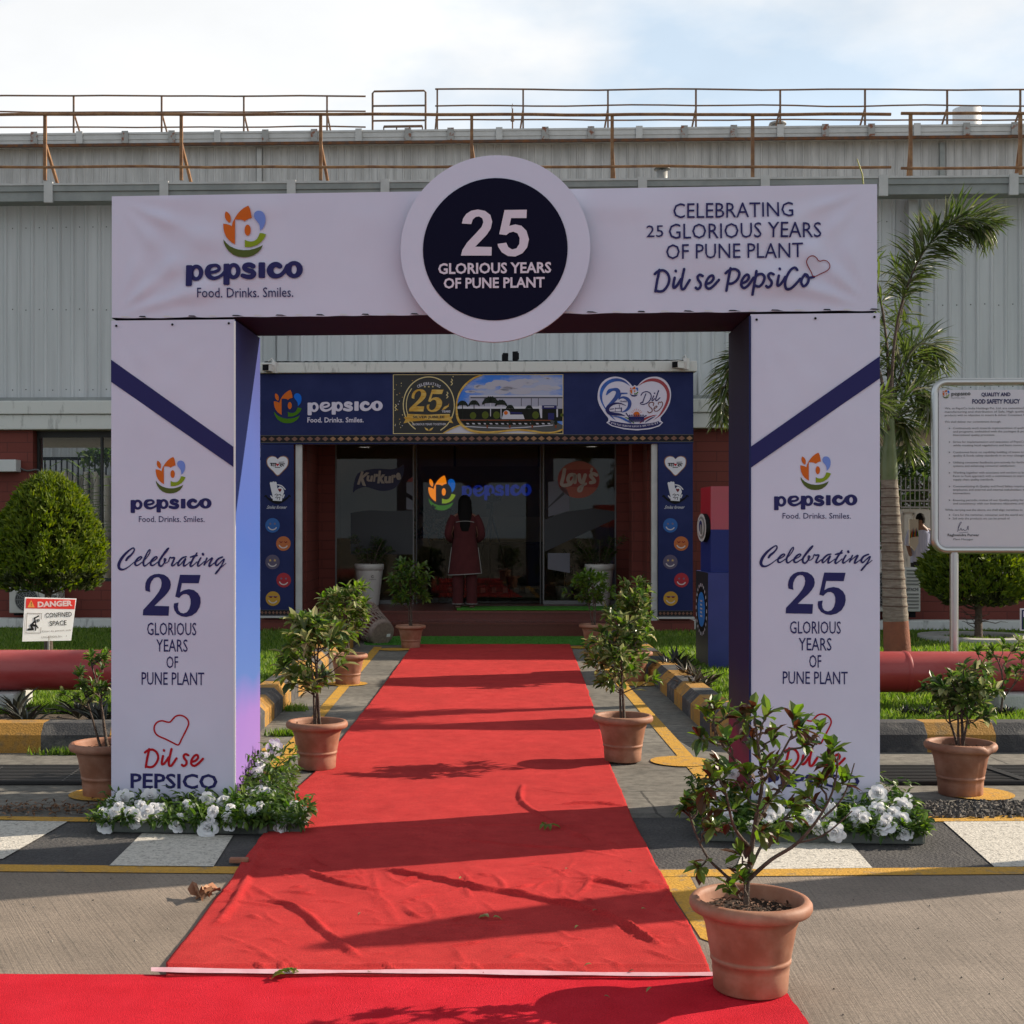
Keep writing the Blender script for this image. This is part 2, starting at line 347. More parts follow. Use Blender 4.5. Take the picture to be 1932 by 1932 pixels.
CELEB = [
 [(232,308,18),(262,265,22),(318,215,17),(362,150,14),(350,108,12),(290,140,15),(205,220,22),(140,310,26),(112,395,27),(135,450,23),(195,455,15),(270,415,10),(360,340,8)],
 [(390,335,8),(440,308,10),(482,268,12),(470,248,13),(425,275,17),(380,340,20),(385,385,18),(425,385,12),(500,330,8)],
 [(500,335,8),(560,270,8),(612,185,10),(618,132,9),(585,165,12),(545,245,15),(512,330,18),(520,392,17),(552,390,12),(612,340,8)],
 [(640,335,8),(690,308,10),(732,268,12),(718,248,13),(675,275,17),(630,340,20),(637,385,18),(677,385,12),(752,330,8)],
 [(765,335,8),(830,240,8),(900,150,9),(922,108,9),(890,130,12),(825,220,15),(768,320,18),(768,385,19),(805,400,15),(850,345,12),(872,290,14),(848,282,10),(850,340,9),(880,352,8),(925,315,8)],
 [(920,320,8),(940,260,11),(965,268,15),(1012,265,15),(990,325,16),(968,385,17),(995,392,12),(1052,340,8)],
 [(1200,248,12),(1140,268,16),(1075,340,18),(1072,395,15),(1115,365,10),(1192,275,13),(1165,345,17),(1158,398,17),(1200,382,10),(1262,330,8)],
 [(1372,188,13),(1310,285,17),(1268,370,19),(1275,408,14),(1320,378,10),(1372,330,8)], [(1268,255,12),(1325,240,20),(1375,228,13)],
 [(1432,268,14),(1388,355,17),(1390,402,14),(1440,370,9),(1492,322,8)], [(1466,203,22),(1470,214,22)],
 [(1532,272,14),(1485,385,13),(1510,355,8),(1580,290,10),(1618,272,16),(1572,365,17),(1572,405,15),(1620,370,9),(1672,330,8)],
 [(1780,252,14),(1710,285,17),(1668,350,19),(1690,392,15),(1740,345,10),(1808,285,13),(1765,390,13),(1695,490,17),(1664,528,12),(1700,470,8),(1772,410,8),(1836,352,6)]]
CELEB_BOX = (85, 88, 1838, 540)
SERIF25 = [
 [(545,795),(537,735),(546,670),(572,610),(620,560),(685,530),(760,522),(840,536),(905,578),(944,640),(952,700),(940,760),(905,820),(850,885),(770,960),(688,1040),(925,1045),(915,1200),(500,1195),(508,1105),(600,1005),(690,905),(760,810),(795,735),(804,670),(792,615),(765,584),(725,577),(680,595),(642,645),(620,700),(614,760),(622,818)],
 [(1098,537),(1428,540),(1398,675),(1128,672),(1100,820),(1160,785),(1240,768),(1320,785),(1385,835),(1424,905),(1430,980),(1412,1060),(1365,1140),(1290,1195),(1200,1218),(1120,1208),(1050,1170),(1008,1110),(996,1050),(1002,1000),(1075,985),(1064,1050),(1075,1110),(1105,1148),(1155,1160),(1210,1140),(1248,1085),(1268,1010),(1268,935),(1245,875),(1200,848),(1150,852),(1115,878),(1085,912),(1022,892)]]
SERIF_BOX = (498, 520, 1432, 1220)
BOLD25 = [
 [(665,893),(672,865),(690,840),(718,823),(755,817),(795,825),(825,848),(836,885),(828,922),(805,957),(770,992),(740,1022),(833,1025),(832,1072),(660,1070),(668,1038),(695,998),(740,952),(775,915),(786,888),(780,866),(762,855),(742,858),(726,872),(718,897)],
 [(905,822),(1030,822),(1028,868),(942,867),(932,910),(965,902),(1000,910),(1028,938),(1042,985),(1032,1030),(1005,1062),(965,1079),(925,1076),(890,1055),(870,1025),(866,1008),(915,1002),(926,1027),(948,1040),(972,1034),(988,1010),(990,978),(978,952),(955,942),(932,947),(915,960),(875,955)]]
BOLD_BOX = (660, 815, 1042, 1080)
def draw_polys(mb, polys, src, dst, fr, d, m):
    f, kx, kz = boxmap(src, dst, fr, d)
    for p in polys: mb.poly([f(q) for q in p], d, m)
def full_logo(mb, icon, word, tagl, fr, d, ms, mw, mt, bold=0.0):
    draw_icon(mb, icon, fr, d, ms); draw_word(mb, word, fr, d, mw)
    if tagl: draw_text(mb, 'Food. Drinks. Smiles.', tagl, fr, d, mt, bold=bold)

# ------------------------------------------------------------------ ground, road, walkway
def grooved(name, ang, col, col2, g=95.0, gs=0.35):
    m = M(name, col, 0.85, col2, 1.3, (0.35, 0.7)); t, b, L = nodes_of(m)
    tcn = t.nodes.new('ShaderNodeTexCoord'); mpn = t.nodes.new('ShaderNodeMapping'); mpn.inputs['Rotation'].default_value = (0, 0, ang); L(tcn.outputs['Object'], mpn.inputs[0])
    mp2 = t.nodes.new('ShaderNodeMapping'); mp2.inputs['Scale'].default_value = (g, 1.6, 1); L(mpn.outputs[0], mp2.inputs[0])
    n = t.nodes.new('ShaderNodeTexNoise'); n.inputs['Scale'].default_value = 0.9; n.inputs['Detail'].default_value = 5; n.inputs['Roughness'].default_value = .7; L(mp2.outputs[0], n.inputs['Vector'])
    bp = t.nodes.new('ShaderNodeBump'); bp.inputs['Strength'].default_value = gs; bp.inputs['Distance'].default_value = 0.02; L(n.outputs['Fac'], bp.inputs['Height']); L(bp.outputs[0], b.inputs['Normal'])
    # fine grit and stains multiply the slab colour
    n2 = t.nodes.new('ShaderNodeTexNoise'); n2.inputs['Scale'].default_value = 130; n2.inputs['Detail'].default_value = 4; L(tcn.outputs['Object'], n2.inputs['Vector'])
    r2 = t.nodes.new('ShaderNodeValToRGB'); r2.color_ramp.elements[0].position = .3; r2.color_ramp.elements[0].color = (.72, .72, .72, 1); r2.color_ramp.elements[1].position = .62; L(n2.outputs['Fac'], r2.inputs[0])
    r3 = t.nodes.new('ShaderNodeValToRGB'); r3.color_ramp.elements[0].position = .36; r3.color_ramp.elements[0].color = (.62, .62, .62, 1); r3.color_ramp.elements[1].position = .5; L(n.outputs['Fac'], r3.inputs[0])
    src = b.inputs['Base Color'].links[0].from_socket
    mx = t.nodes.new('ShaderNodeMix'); mx.data_type = 'RGBA'; mx.blend_type = 'MULTIPLY'; mx.inputs['Factor'].default_value = 1; L(src, mx.inputs[6]); L(r2.outputs[0], mx.inputs[7])
    mx2 = t.nodes.new('ShaderNodeMix'); mx2.data_type = 'RGBA'; mx2.blend_type = 'MULTIPLY'; mx2.inputs['Factor'].default_value = 0.5; L(mx.outputs[2], mx2.inputs[6]); L(r3.outputs[0], mx2.inputs[7])
    L(mx2.outputs[2], b.inputs['Base Color']); return m
road_l = grooved('brushed_concrete_left', math.radians(-25), (0.255, 0.205, 0.163), (0.325, 0.265, 0.212), 110)
road_r = grooved('brushed_concrete_right', math.radians(5), (0.25, 0.205, 0.168), (0.31, 0.255, 0.21), 110)
pave = grooved('worn_pavement', math.radians(90), (0.21, 0.195, 0.17), (0.30, 0.275, 0.235), 30, 0.5)
joints(pave, 2.6, .92, .010, .35); grit(pave, 14, .62, .36, .60); grit(pave, 1.1, .74, .36, .58)
for q in (road_l, road_r): grit(q, 1.6, .80, .38, .6); grit(q, 60, .74, .36, .52)
earth = M('dusty_ground', (0.16, 0.14, 0.11), 0.95, (0.22, 0.19, 0.15), 0.4, bump=0.3, bscale=20)
b = MB(); b.add([(-250,-120,-0.02),(250,-120,-0.02),(250,400,-0.02),(-250,400,-0.02)], [(0,1,2,3)]); structure(b, 'ground', earth)
b = MB()
b.add([(-16,-10,0),(0.35,-10,0),(0.35,6.42,0),(-16,6.60,0)], [(0,1,2,3)], 0); b.add([(0.35,-10,0),(16,-10,0),(16,6.2,0),(0.35,6.42,0)], [(0,1,2,3)], 1)
structure(b, 'road', [road_l, road_r])
b = MB(); b.add([(-16,7.56,0),(16,7.50,0),(16,20.3,0),(-16,20.6,0)], [(0,1,2,3)]); structure(b, 'pavement', pave)
asph = M('dark_crossing_paint', (0.058, 0.055, 0.057), 0.85, (0.10, 0.094, 0.09), 2.5, bump=0.7, bscale=60, speck=(55, .6, .35, .6))
b = MB(); b.add([(-16,6.60,-.001),(0.35,6.42,-.001),(0.35,7.54,-.001),(-16,7.56,-.001)], [(0,1,2,3)]); b.add([(0.35,6.42,-.001),(16,6.2,-.001),(16,7.50,-.001),(0.35,7.54,-.001)], [(0,1,2,3)])
structure(b, 'crossing_strip', asph)
def worn(name, col, under, lo=0.36, hi=0.44, sc=9.0):
    m = M(name, under, 0.8, col, sc, (lo, hi), bump=0.4, bscale=80, speck=(90, .72, .34, .6)); return m
wpaint = worn('worn_white_paint', (0.62, 0.585, 0.52), (0.20, 0.18, 0.16), .28, .44, 26)
grit(wpaint, 38, .42, .40, .47, .55)
ypaint = worn('worn_yellow_paint', (0.56, 0.30, 0.035), (0.24, 0.19, 0.12), .30, .46, 14)
def quad(b, px, z, m=0): b.add([(*G(x, y, z).xy, z) for x, y in px], [(0,1,2,3)], m)
b = MB()
for q in ([(-140,1630),(5,1620),(127,1550),(-40,1545)], [(205,1634),(402,1636),(440,1576),(268,1572)], [(1388,1640),(1646,1637),(1580,1562),(1420,1562)], [(1876,1635),(2120,1634),(1990,1549),(1780,1550)]): quad(b, q, 0.004)
structure(b, 'road_marking_white', wpaint)
b = MB()
quad(b, [(-300,1641),(452,1648),(456,1635),(-300,1628)], 0.004); quad(b, [(-300,1545),(262,1551),(262,1543),(-300,1536)], 0.004)
quad(b, [(1246,1654),(2200,1647),(2200,1633),(1240,1641)], 0.004); quad(b, [(1247,1655),(1322,1770),(1376,1790),(1302,1654)], 0.0041)
quad(b, [(1690,1550),(2200,1547),(2200,1536),(1690,1540)], 0.004)
def gline(b, p0, p1, w, z=.0045):
    p0, p1 = Vector((*p0, z)), Vector((*p1, z)); u = (p1-p0).normalized().cross(Vector((0,0,1)))*w/2
    b.add([p0+u, p1+u, p1-u, p0-u], [(0,1,2,3)])
gline(b, (-0.60,18.0), (-1.05,7.62), .105); gline(b, (2.15,18.0), (1.70,7.0), .105)
for x, y in ((1285,1438),(655,1291),(1205,1291),(1093,1222),(548,1416),(1845,1499),(196,1500),(745,1226)):
    g = G(x, y); z0 = .0085; r = .205
    b.add([(g.x+r*math.cos(i*math.pi/14), g.y+r*math.sin(i*math.pi/14), z0) for i in range(28)], [tuple(range(28))])
structure(b, 'road_marking_yellow', ypaint)
lawnm = M('lawn_soil_green', (0.035, 0.075, 0.012), 0.95, (0.055, 0.11, 0.02), 3, bump=0.6, bscale=30)
soil = M('bed_soil', (0.07, 0.052, 0.038), 0.95, (0.11, 0.085, 0.06), 6, bump=0.8, bscale=40)
b = MB(); b.add([(-14,9.9,.07),(-1.45,9.9,.07),(-1.38,10.6,.07),(-1.02,19.6,.07),(-1.02,20.3,.07),(-14,20.9,.07)], [(0,1,2,3,4,5)]); structure(b, 'lawn_left', lawnm)
b = MB(); b.add([(14,9.9,.07),(2.45,9.9,.07),(2.42,10.6,.07),(2.80,19.6,.07),(2.80,20.2,.07),(14,19.9,.07)], [(5,4,3,2,1,0)]); structure(b, 'lawn_right', lawnm)
b = MB(); b.add([(-14,9.92,.08),(-1.75,9.92,.08),(-1.75,11.05,.08),(-14,11.05,.08)], [(0,1,2,3)]); structure(b, 'planting_bed', soil)
# kerbs: swept section painted in alternating yellow and black lengths
kblack = worn('kerb_black', (0.055, 0.055, 0.058), (0.14, 0.13, 0.12), .34, .5, 7); kyel = worn('kerb_yellow', (0.42, 0.215, 0.04), (0.22, 0.15, 0.07), .32, .5, 9)
def kerb(name, path, side, first):
    pts = [Vector((*p, 0)) for p in path]; seg = []; L_ = 0.48
    cum = [0]
    for i in range(1, len(pts)): cum.append(cum[-1]+(pts[i]-pts[i-1]).length)
    def at(d):
        for i in range(1, len(pts)):
            if d <= cum[i] or i == len(pts)-1:
                return pts[i-1].lerp(pts[i], (d-cum[i-1])/(cum[i]-cum[i-1]))
    sec = [(0,0),(0.0,.125),(.075,.20),(.24,.20),(.24,0)]; b = MB(); n = int(cum[-1]/0.12); col = first
    rows = []
    for k in range(n+1):
        d = cum[-1]*k/n; p = at(d); q = at(min(d+.15, cum[-1])); r = at(max(d-.15, 0)); t = (q-r).normalized()
        nrm = Vector((-t.y, t.x, 0))*side
        rows.append([p+nrm*s_+Vector((0,0,z_)) for s_, z_ in sec])
    for k in range(n):
        m = (int((k*cum[-1]/n+first)/L_)) % 2
        vs = rows[k]+rows[k+1]; fs = [(j, j+1, 5+j+1, 5+j) if side > 0 else (5+j, 5+j+1, j+1, j) for j in range(4)]
        b.add(vs, fs, m)
    b.add(rows[0], [(0,1,2,3,4)], 0); b.add(rows[-1], [(4,3,2,1,0)], 0)
    return structure(b, name, [kblack, kyel])
kerb('kerb_right', [(14,9.66),(2.55,9.68),(2.30,9.76),(2.19,9.95),(2.16,10.4),(2.52,19.3)], -1, 0.14)
kerb('kerb_left', [(-14,9.62),(-1.65,9.66),(-1.42,9.80),(-1.33,10.05),(-1.27,10.6),(-0.86,19.3)], 1, 0.30)
# ------------------------------------------------------------------ red carpets
def carpet_mat():
    m = M('red_felt_carpet', (0.53, 0.027, 0.030), 0.95, (0.66, 0.046, 0.047), 7, (0.3, 0.7), bump=0.5, bscale=300, spec=0.1, speck=(170, .62, .32, .6))
    b_ = m.node_tree.nodes['Principled BSDF']; b_.inputs['Sheen Weight'].default_value = 0.10; b_.inputs['Sheen Tint'].default_value = (1, .35, .3, 1); b_.inputs['Sheen Roughness'].default_value = .5
    return m
felt = carpet_mat()
grit(felt, 1.3, .86, .36, .62); grit(felt, 26, .90, .34, .5)
felt2 = M('bright_red_felt_carpet', (0.60, 0.014, 0.028), 0.95, (0.70, 0.024, 0.044), 6, (0.3, 0.7), bump=0.5, bscale=300, spec=0.1, speck=(170, .7, .32, .6))
grit(felt2, 1.3, .88, .36, .62)
def lerp_edge(e, y):
    for (x0, y0), (x1, y1) in zip(e, e[1:]):
        if y <= y1: return x0+(x1-x0)*(y-y0)/(y1-y0)
    return e[-1][0]
LE = [(780,1217),(704,1320.6),(669,1365),(641,1400),(612,1437),(591,1462),(549,1500),(530,1535),(505,1568),(486,1590),(451,1640),(405,1704),(352,1775),(314,1822),(313,1846)]
RE = [(1075,1217),(1104,1290),(1122.6,1345),(1137,1397),(1148,1440),(1171,1492),(1194.5,1552),(1231,1621),(1259,1677),(1293.5,1737),(1325,1800),(1344,1846)]
def zc(pts): return [G((500+x/1.7564)*K, (1750+y/1.7564)*K) for x, y in pts]
WR = [([(1270,110),(1250,200),(1310,260),(1400,310),(1500,360),(1530,378)],.020,.022), ([(690,494),(800,515),(950,545),(1100,580),(1250,600),(1400,632),(1500,652),(1650,702),(1750,765),(1830,808)],.030,.026),
 ([(1480,545),(1600,548),(1720,572),(1860,562)],.026,.022), ([(350,490),(450,532),(560,562),(690,582)],.024,.022), ([(640,600),(700,625),(750,705)],.010,.016),
 ([(180,620),(300,640),(380,685),(440,740),(520,803),(590,858)],.024,.026), ([(980,365),(1150,386),(1300,400),(1450,408),(1650,442)],.014,.018), ([(720,316),(900,312),(1200,310),(1700,318)],.008,.016),
 ([(215,355),(170,450),(140,520),(60,660),(0,720)],.020,.03), ([(1400,226),(1550,222),(1690,232)],.022,.018), ([(1385,494),(1440,525)],.020,.018), ([(1500,505),(1530,550),(1470,610)],.016,.018),
 ([(555,478),(585,520)],.012,.014), ([(650,500),(660,560),(690,640),(750,712)],.008,.014), ([(975,810),(1010,860),(1035,925)],.008,.016), ([(1820,640),(1850,600),(1900,600)],.018,.022), ([(560,712),(760,722),(920,722),(1200,728)],.007,.014),
 ([(0,625),(120,632),(300,650)],.012,.02), ([(260,850),(310,880),(330,910)],.010,.014), ([(850,610),(890,680),(900,760)],.006,.014), ([(1760,820),(1830,850),(1900,870)],.012,.02),
 ([(130,545),(220,600),(300,640)],.012,.016), ([(1270,150),(1450,180),(1640,180)],.008,.014),([(1300,590),(1340,550),(1390,540)],.010,.015),([(0,690),(80,640),(130,540)],.014,.022),([(1550,640),(1620,690),(1700,690)],.008,.016)]
rnd.seed(404)
for k in range(120):   # many small creases besides the big folds
    x_, y_ = rnd.uniform(0, 1900), rnd.choice((rnd.uniform(330, 900), rnd.uniform(480, 900))); a_ = rnd.gauss(.45, .45); l_ = rnd.uniform(40, 170); c_ = rnd.uniform(-.3, .3)
    WR.append(([(x_, y_), (x_+l_*.5*math.cos(a_), y_+l_*.5*math.sin(a_)*.6), (x_+l_*math.cos(a_+c_), y_+l_*math.sin(a_+c_)*.6)], rnd.uniform(.005, .015), rnd.uniform(.010, .018)))
SEGS = []
for pts, h, w in WR:
    pp = zc(pts); pp = [Vector(q) for q in cat([tuple(p) for p in pp], 4)]
    for i in range(len(pp)-1):
        e0 = min(1, (i+.5)/3.0, (len(pp)-1.5-i)/3.0); SEGS.append((pp[i].x, pp[i].y, pp[i+1].x, pp[i+1].y, 0.98*h*max(.2, e0), w*.52, pts[0][0]))
def wrinkle(x, y):
    best = {}
    for x0, y0, x1, y1, h, w, k in SEGS:
        if abs(x-x0) > .35 or abs(y-y0) > .35: continue
        dx, dy = x1-x0, y1-y0; l2 = dx*dx+dy*dy or 1e-9; t = max(0, min(1, ((x-x0)*dx+(y-y0)*dy)/l2)); d2 = (x-x0-t*dx)**2+(y-y0-t*dy)**2
        w2 = w*(0.8+0.5*noise.noise((x*9, y*9, k)))
        v = h*math.exp(-d2/(2*w2*w2))
        if v > best.get(k, 0): best[k] = v
    z = max(best.values()) if best else 0
    return z*(0.85+0.3*noise.noise((x*14, y*14, 3)))
def make_carpet():
    Y0, Y1 = G(0, 1846).y, G(0, 1217).y; ys = []; y = Y0
    while y < Y1: ys.append(y); y += 0.0095 if y < 8.3 else .06
    ys.append(Y1); nx = 165; b = MB(); vs = []
    for i, y in enumerate(ys):
        py = PY+H*F/y; xl = (lerp_edge(LE, py)-PX)/F*y; xr = (lerp_edge(RE, py)-PX)/F*y
        xl += .008*noise.noise((y*3, 1, 0))+.004*noise.noise((y*11, 2, 0)); xr += .008*noise.noise((y*3, 5, 0))+.004*noise.noise((y*11, 7, 0))
        for j in range(nx+1):
            x = xl+(xr-xl)*j/nx; z = .013+.0035*noise.noise((x*2.2, y*2.2, 0))+.0022*noise.noise((x*7, y*5, 4))
            if y < 8.4: z += wrinkle(x, y)
            if y < Y0+.16: z += .012*math.exp(-((y-Y0-.10)/.02)**2)*(0.4+.6*max(0, noise.noise((x*1.7, 3, 0))+.5))
            if i == len(ys)-1: z += 0
            vs.append((x, y+(0.03*noise.noise((x*4, 9, 0)) if i == len(ys)-1 else 0), z))
    n = nx+1; fs = [(i*n+j, i*n+j+1, (i+1)*n+j+1, (i+1)*n+j) for i in range(len(ys)-1) for j in range(nx)]
    # skirt to the ground all round
    rim = [i*n for i in range(len(ys))][::-1]+list(range(1, n))+[i*n+nx for i in range(1, len(ys))]+[(len(ys)-1)*n+j for j in range(nx-1, 0, -1)]
    base = len(vs); vs += [(vs[k][0], vs[k][1], .0005) for k in rim]; m_ = len(rim)
    fs += [(rim[i], base+i, base+(i+1) % m_, rim[(i+1) % m_]) for i in range(m_)]
    b.add(vs, fs, 0, True); return b
tag(make_carpet().obj('red_carpet', felt), 'wrinkled red carpet running through the arch to the porch steps', 'carpet')
def make_front_carpet():
    b = MB(); Yt = G(0, 1841).y; ys = [Yt-.018*k for k in range(110)]; nx = 200; vs = []
    xr0 = G(1482, 1866).x
    for i, y in enumerate(ys):
        py = PY+H*F/y; xr = (1345+(py-1841)*1.62-PX)/F*y if py < 1866 else (1474+(py-1866)*.72-PX)/F*y
        xr = min(xr, 1.3) + .008*noise.noise((y*9, 3, 1))
        for j in range(nx+1):
            x = -3.2+(xr+3.2)*(j/nx); z = .0065+.003*noise.noise((x*2, y*2, 8))+.0025*noise.noise((x*6, y*4, 3))
            e = (xr-x); z += .018*math.exp(-(e/.10)**2)*(max(0, .5+noise.noise((x*4, y*9, 0)))); vs.append((x, y, z))
    n = nx+1; fs = [((i+1)*n+j, (i+1)*n+j+1, i*n+j+1, i*n+j) for i in range(len(ys)-1) for j in range(nx)]
    b.add(vs, fs, 0, True)
    rim = list(range(n)); rim2 = [i*n+nx for i in range(len(ys))]
    for r_ in (rim, rim2):
        base = len(b.v); b.add([vs[k] for k in r_]+[(vs[k][0], vs[k][1], .0005) for k in r_], [(i, i+1, len(r_)+i+1, len(r_)+i) for i in range(len(r_)-1)], 0)
    return b
tag(make_front_carpet().obj('red_carpet', felt2), 'brighter red carpet laid crosswise in the foreground before the tape', 'carpet')
b = MB(); tp = []
for k in range(60):
    t = k/59; x = 285+(1352-285)*t; y = 1837.5+8*math.sin(t*1.5)+1.5*math.sin(t*9); w = 3.6+1.6*math.sin(t*13)+1.0*math.sin(t*31)
    tp.append((G(x, y-w/2+1), G(x, y+w/2+3)))
vs = []; 
for a_, c_ in tp: vs += [(a_.x, a_.y, .0225), (c_.x, c_.y, .0185)]
b.add(vs, [(2*i+1, 2*i+3, 2*i+2, 2*i) for i in range(59)])
tag(b.obj('tape_strip', M('pale_pink_tape', (0.62, 0.33, 0.38), 0.35, (0.70, 0.44, 0.49), 12)), 'pale pink adhesive tape joining the two red carpets', 'tape')
turf = M('green_turf_mat', (0.045, 0.18, 0.012), 0.95, (0.06, 0.23, 0.02), 30, bump=0.6, bscale=300)
# ------------------------------------------------------------------ welcome arch
AF = Frame((931-PX)/F*7.32, 7.32, -0.066); AD = 0.74
arch = fthing(AF, 'welcome_arch', 'lilac-white printed welcome arch standing over the red carpet', 'arch')
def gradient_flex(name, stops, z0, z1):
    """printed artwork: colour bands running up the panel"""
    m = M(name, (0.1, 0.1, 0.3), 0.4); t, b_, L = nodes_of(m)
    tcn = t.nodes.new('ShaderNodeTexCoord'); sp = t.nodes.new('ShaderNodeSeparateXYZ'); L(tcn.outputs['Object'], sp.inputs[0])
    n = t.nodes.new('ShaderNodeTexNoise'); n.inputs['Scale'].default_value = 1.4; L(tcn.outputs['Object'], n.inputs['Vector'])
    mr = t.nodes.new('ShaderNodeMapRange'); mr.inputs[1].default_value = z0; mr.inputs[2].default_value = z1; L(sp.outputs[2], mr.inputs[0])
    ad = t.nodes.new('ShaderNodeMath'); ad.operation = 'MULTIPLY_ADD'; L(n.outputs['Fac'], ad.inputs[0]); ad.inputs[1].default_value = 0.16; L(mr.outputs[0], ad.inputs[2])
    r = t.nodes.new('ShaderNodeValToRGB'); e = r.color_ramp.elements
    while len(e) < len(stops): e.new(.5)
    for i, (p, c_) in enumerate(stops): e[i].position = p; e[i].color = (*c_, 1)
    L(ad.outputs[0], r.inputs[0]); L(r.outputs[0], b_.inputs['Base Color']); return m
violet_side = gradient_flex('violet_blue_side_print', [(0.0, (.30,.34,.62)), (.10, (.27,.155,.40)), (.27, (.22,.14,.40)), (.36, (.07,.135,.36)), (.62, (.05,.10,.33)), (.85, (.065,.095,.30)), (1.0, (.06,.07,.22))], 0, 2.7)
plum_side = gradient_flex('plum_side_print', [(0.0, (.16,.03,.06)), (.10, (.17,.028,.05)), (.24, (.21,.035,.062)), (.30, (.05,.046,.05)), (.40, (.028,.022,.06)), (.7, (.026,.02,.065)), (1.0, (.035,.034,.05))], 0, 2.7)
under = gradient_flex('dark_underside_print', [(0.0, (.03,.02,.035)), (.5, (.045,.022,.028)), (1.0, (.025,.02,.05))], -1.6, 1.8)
PFL = (Frame.loc(AF, 207, 640)[0]+Frame.loc(AF, 213, 1480)[0])/2; PLR = (AF.loc(438.5, 620)[0]+AF.loc(447, 1490)[0])/2
PRL = (AF.loc(1415, 620)[0]+AF.loc(1417, 1450)[0])/2; PRR = (AF.loc(1660, 620)[0]+AF.loc(1660, 1480)[0])/2
HZ0 = (AF.loc(207, 600)[1]+AF.loc(1655, 587)[1])/2; HZ1 = (AF.loc(207, 371)[1]+AF.loc(1652, 347.5)[1])/2; PT = HZ0-.012
white_edge = M('white_edge_trim', (0.8, 0.8, 0.8), .4)
def DISP(x0, x1, z0, z1, amp, seed):
    def f(x, z):
        u, v = (x-x0)/(x1-x0), (z-z0)/(z1-z0); e = max(0, min(1, 12*u, 12*(1-u))*min(1, 6*v, 6*(1-v)))
        w = amp*(noise.noise((x*1.3+seed, z*2.2, 0))+.5*noise.noise((x*3+z*2.5+seed, z*4-x*1.2, 2)))
        for cx, cz, ca in ((0, 1, -.5), (1, 1, .6), (1, 0, -.35), (0, 0, .4)):   # creases fanning out of the corners
            dx, dz = (u-cx)*(x1-x0), (v-cz)*(z1-z0); rr = math.hypot(dx, dz)
            if rr < 1.3: w += amp*1.5*math.sin(math.atan2(dz, dx)*15+ca*9)*math.exp(-rr*2.2)*min(1, rr*7)
        return -e*w*.6-abs(w)*.25*e
    return f
def drape(b, f, y0):
    b.v = [(x, y+f(x, z), z) for x, y, z in b.v]; return b
def panel_front(b, x0, x1, z0, z1, y, amp, m, nx, nz, seed, rag=0):
    """slightly slack flex sheet stretched over a frame"""
    vs = []
    for i in range(nz+1):
        for j in range(nx+1):
            u, v = j/nx, i/nz; x = x0+(x1-x0)*u; z = z0+(z1-z0)*v; e = min(1, 12*u, 12*(1-u))*min(1, 6*v, 6*(1-v))
            w = amp*(noise.noise((x*1.3+seed, z*2.2, 0))+.5*noise.noise((x*3+z*2.5+seed, z*4-x*1.2, 2)))
            for cx, cz, ca in ((0, 1, -.5), (1, 1, .6), (1, 0, -.35), (0, 0, .4)):   # creases fanning out of the corners
                dx, dz = (u-cx)*(x1-x0), (v-cz)*(z1-z0); rr = math.hypot(dx, dz)
                if rr < .9: w += amp*1.3*math.sin(math.atan2(dz, dx)*17+ca*9)*math.exp(-rr*3.2)*min(1, rr*9)
            if rag and i == 0: z += rag*noise.noise((x*7, 1, seed))
            vs.append((x, y+DISP(x0, x1, z0, z1, amp, seed)(x, z), z))
    n = nx+1; b.add(vs, [(i*n+j, i*n+j+1, (i+1)*n+j+1, (i+1)*n+j) for i in range(nz) for j in range(nx)], m, True)
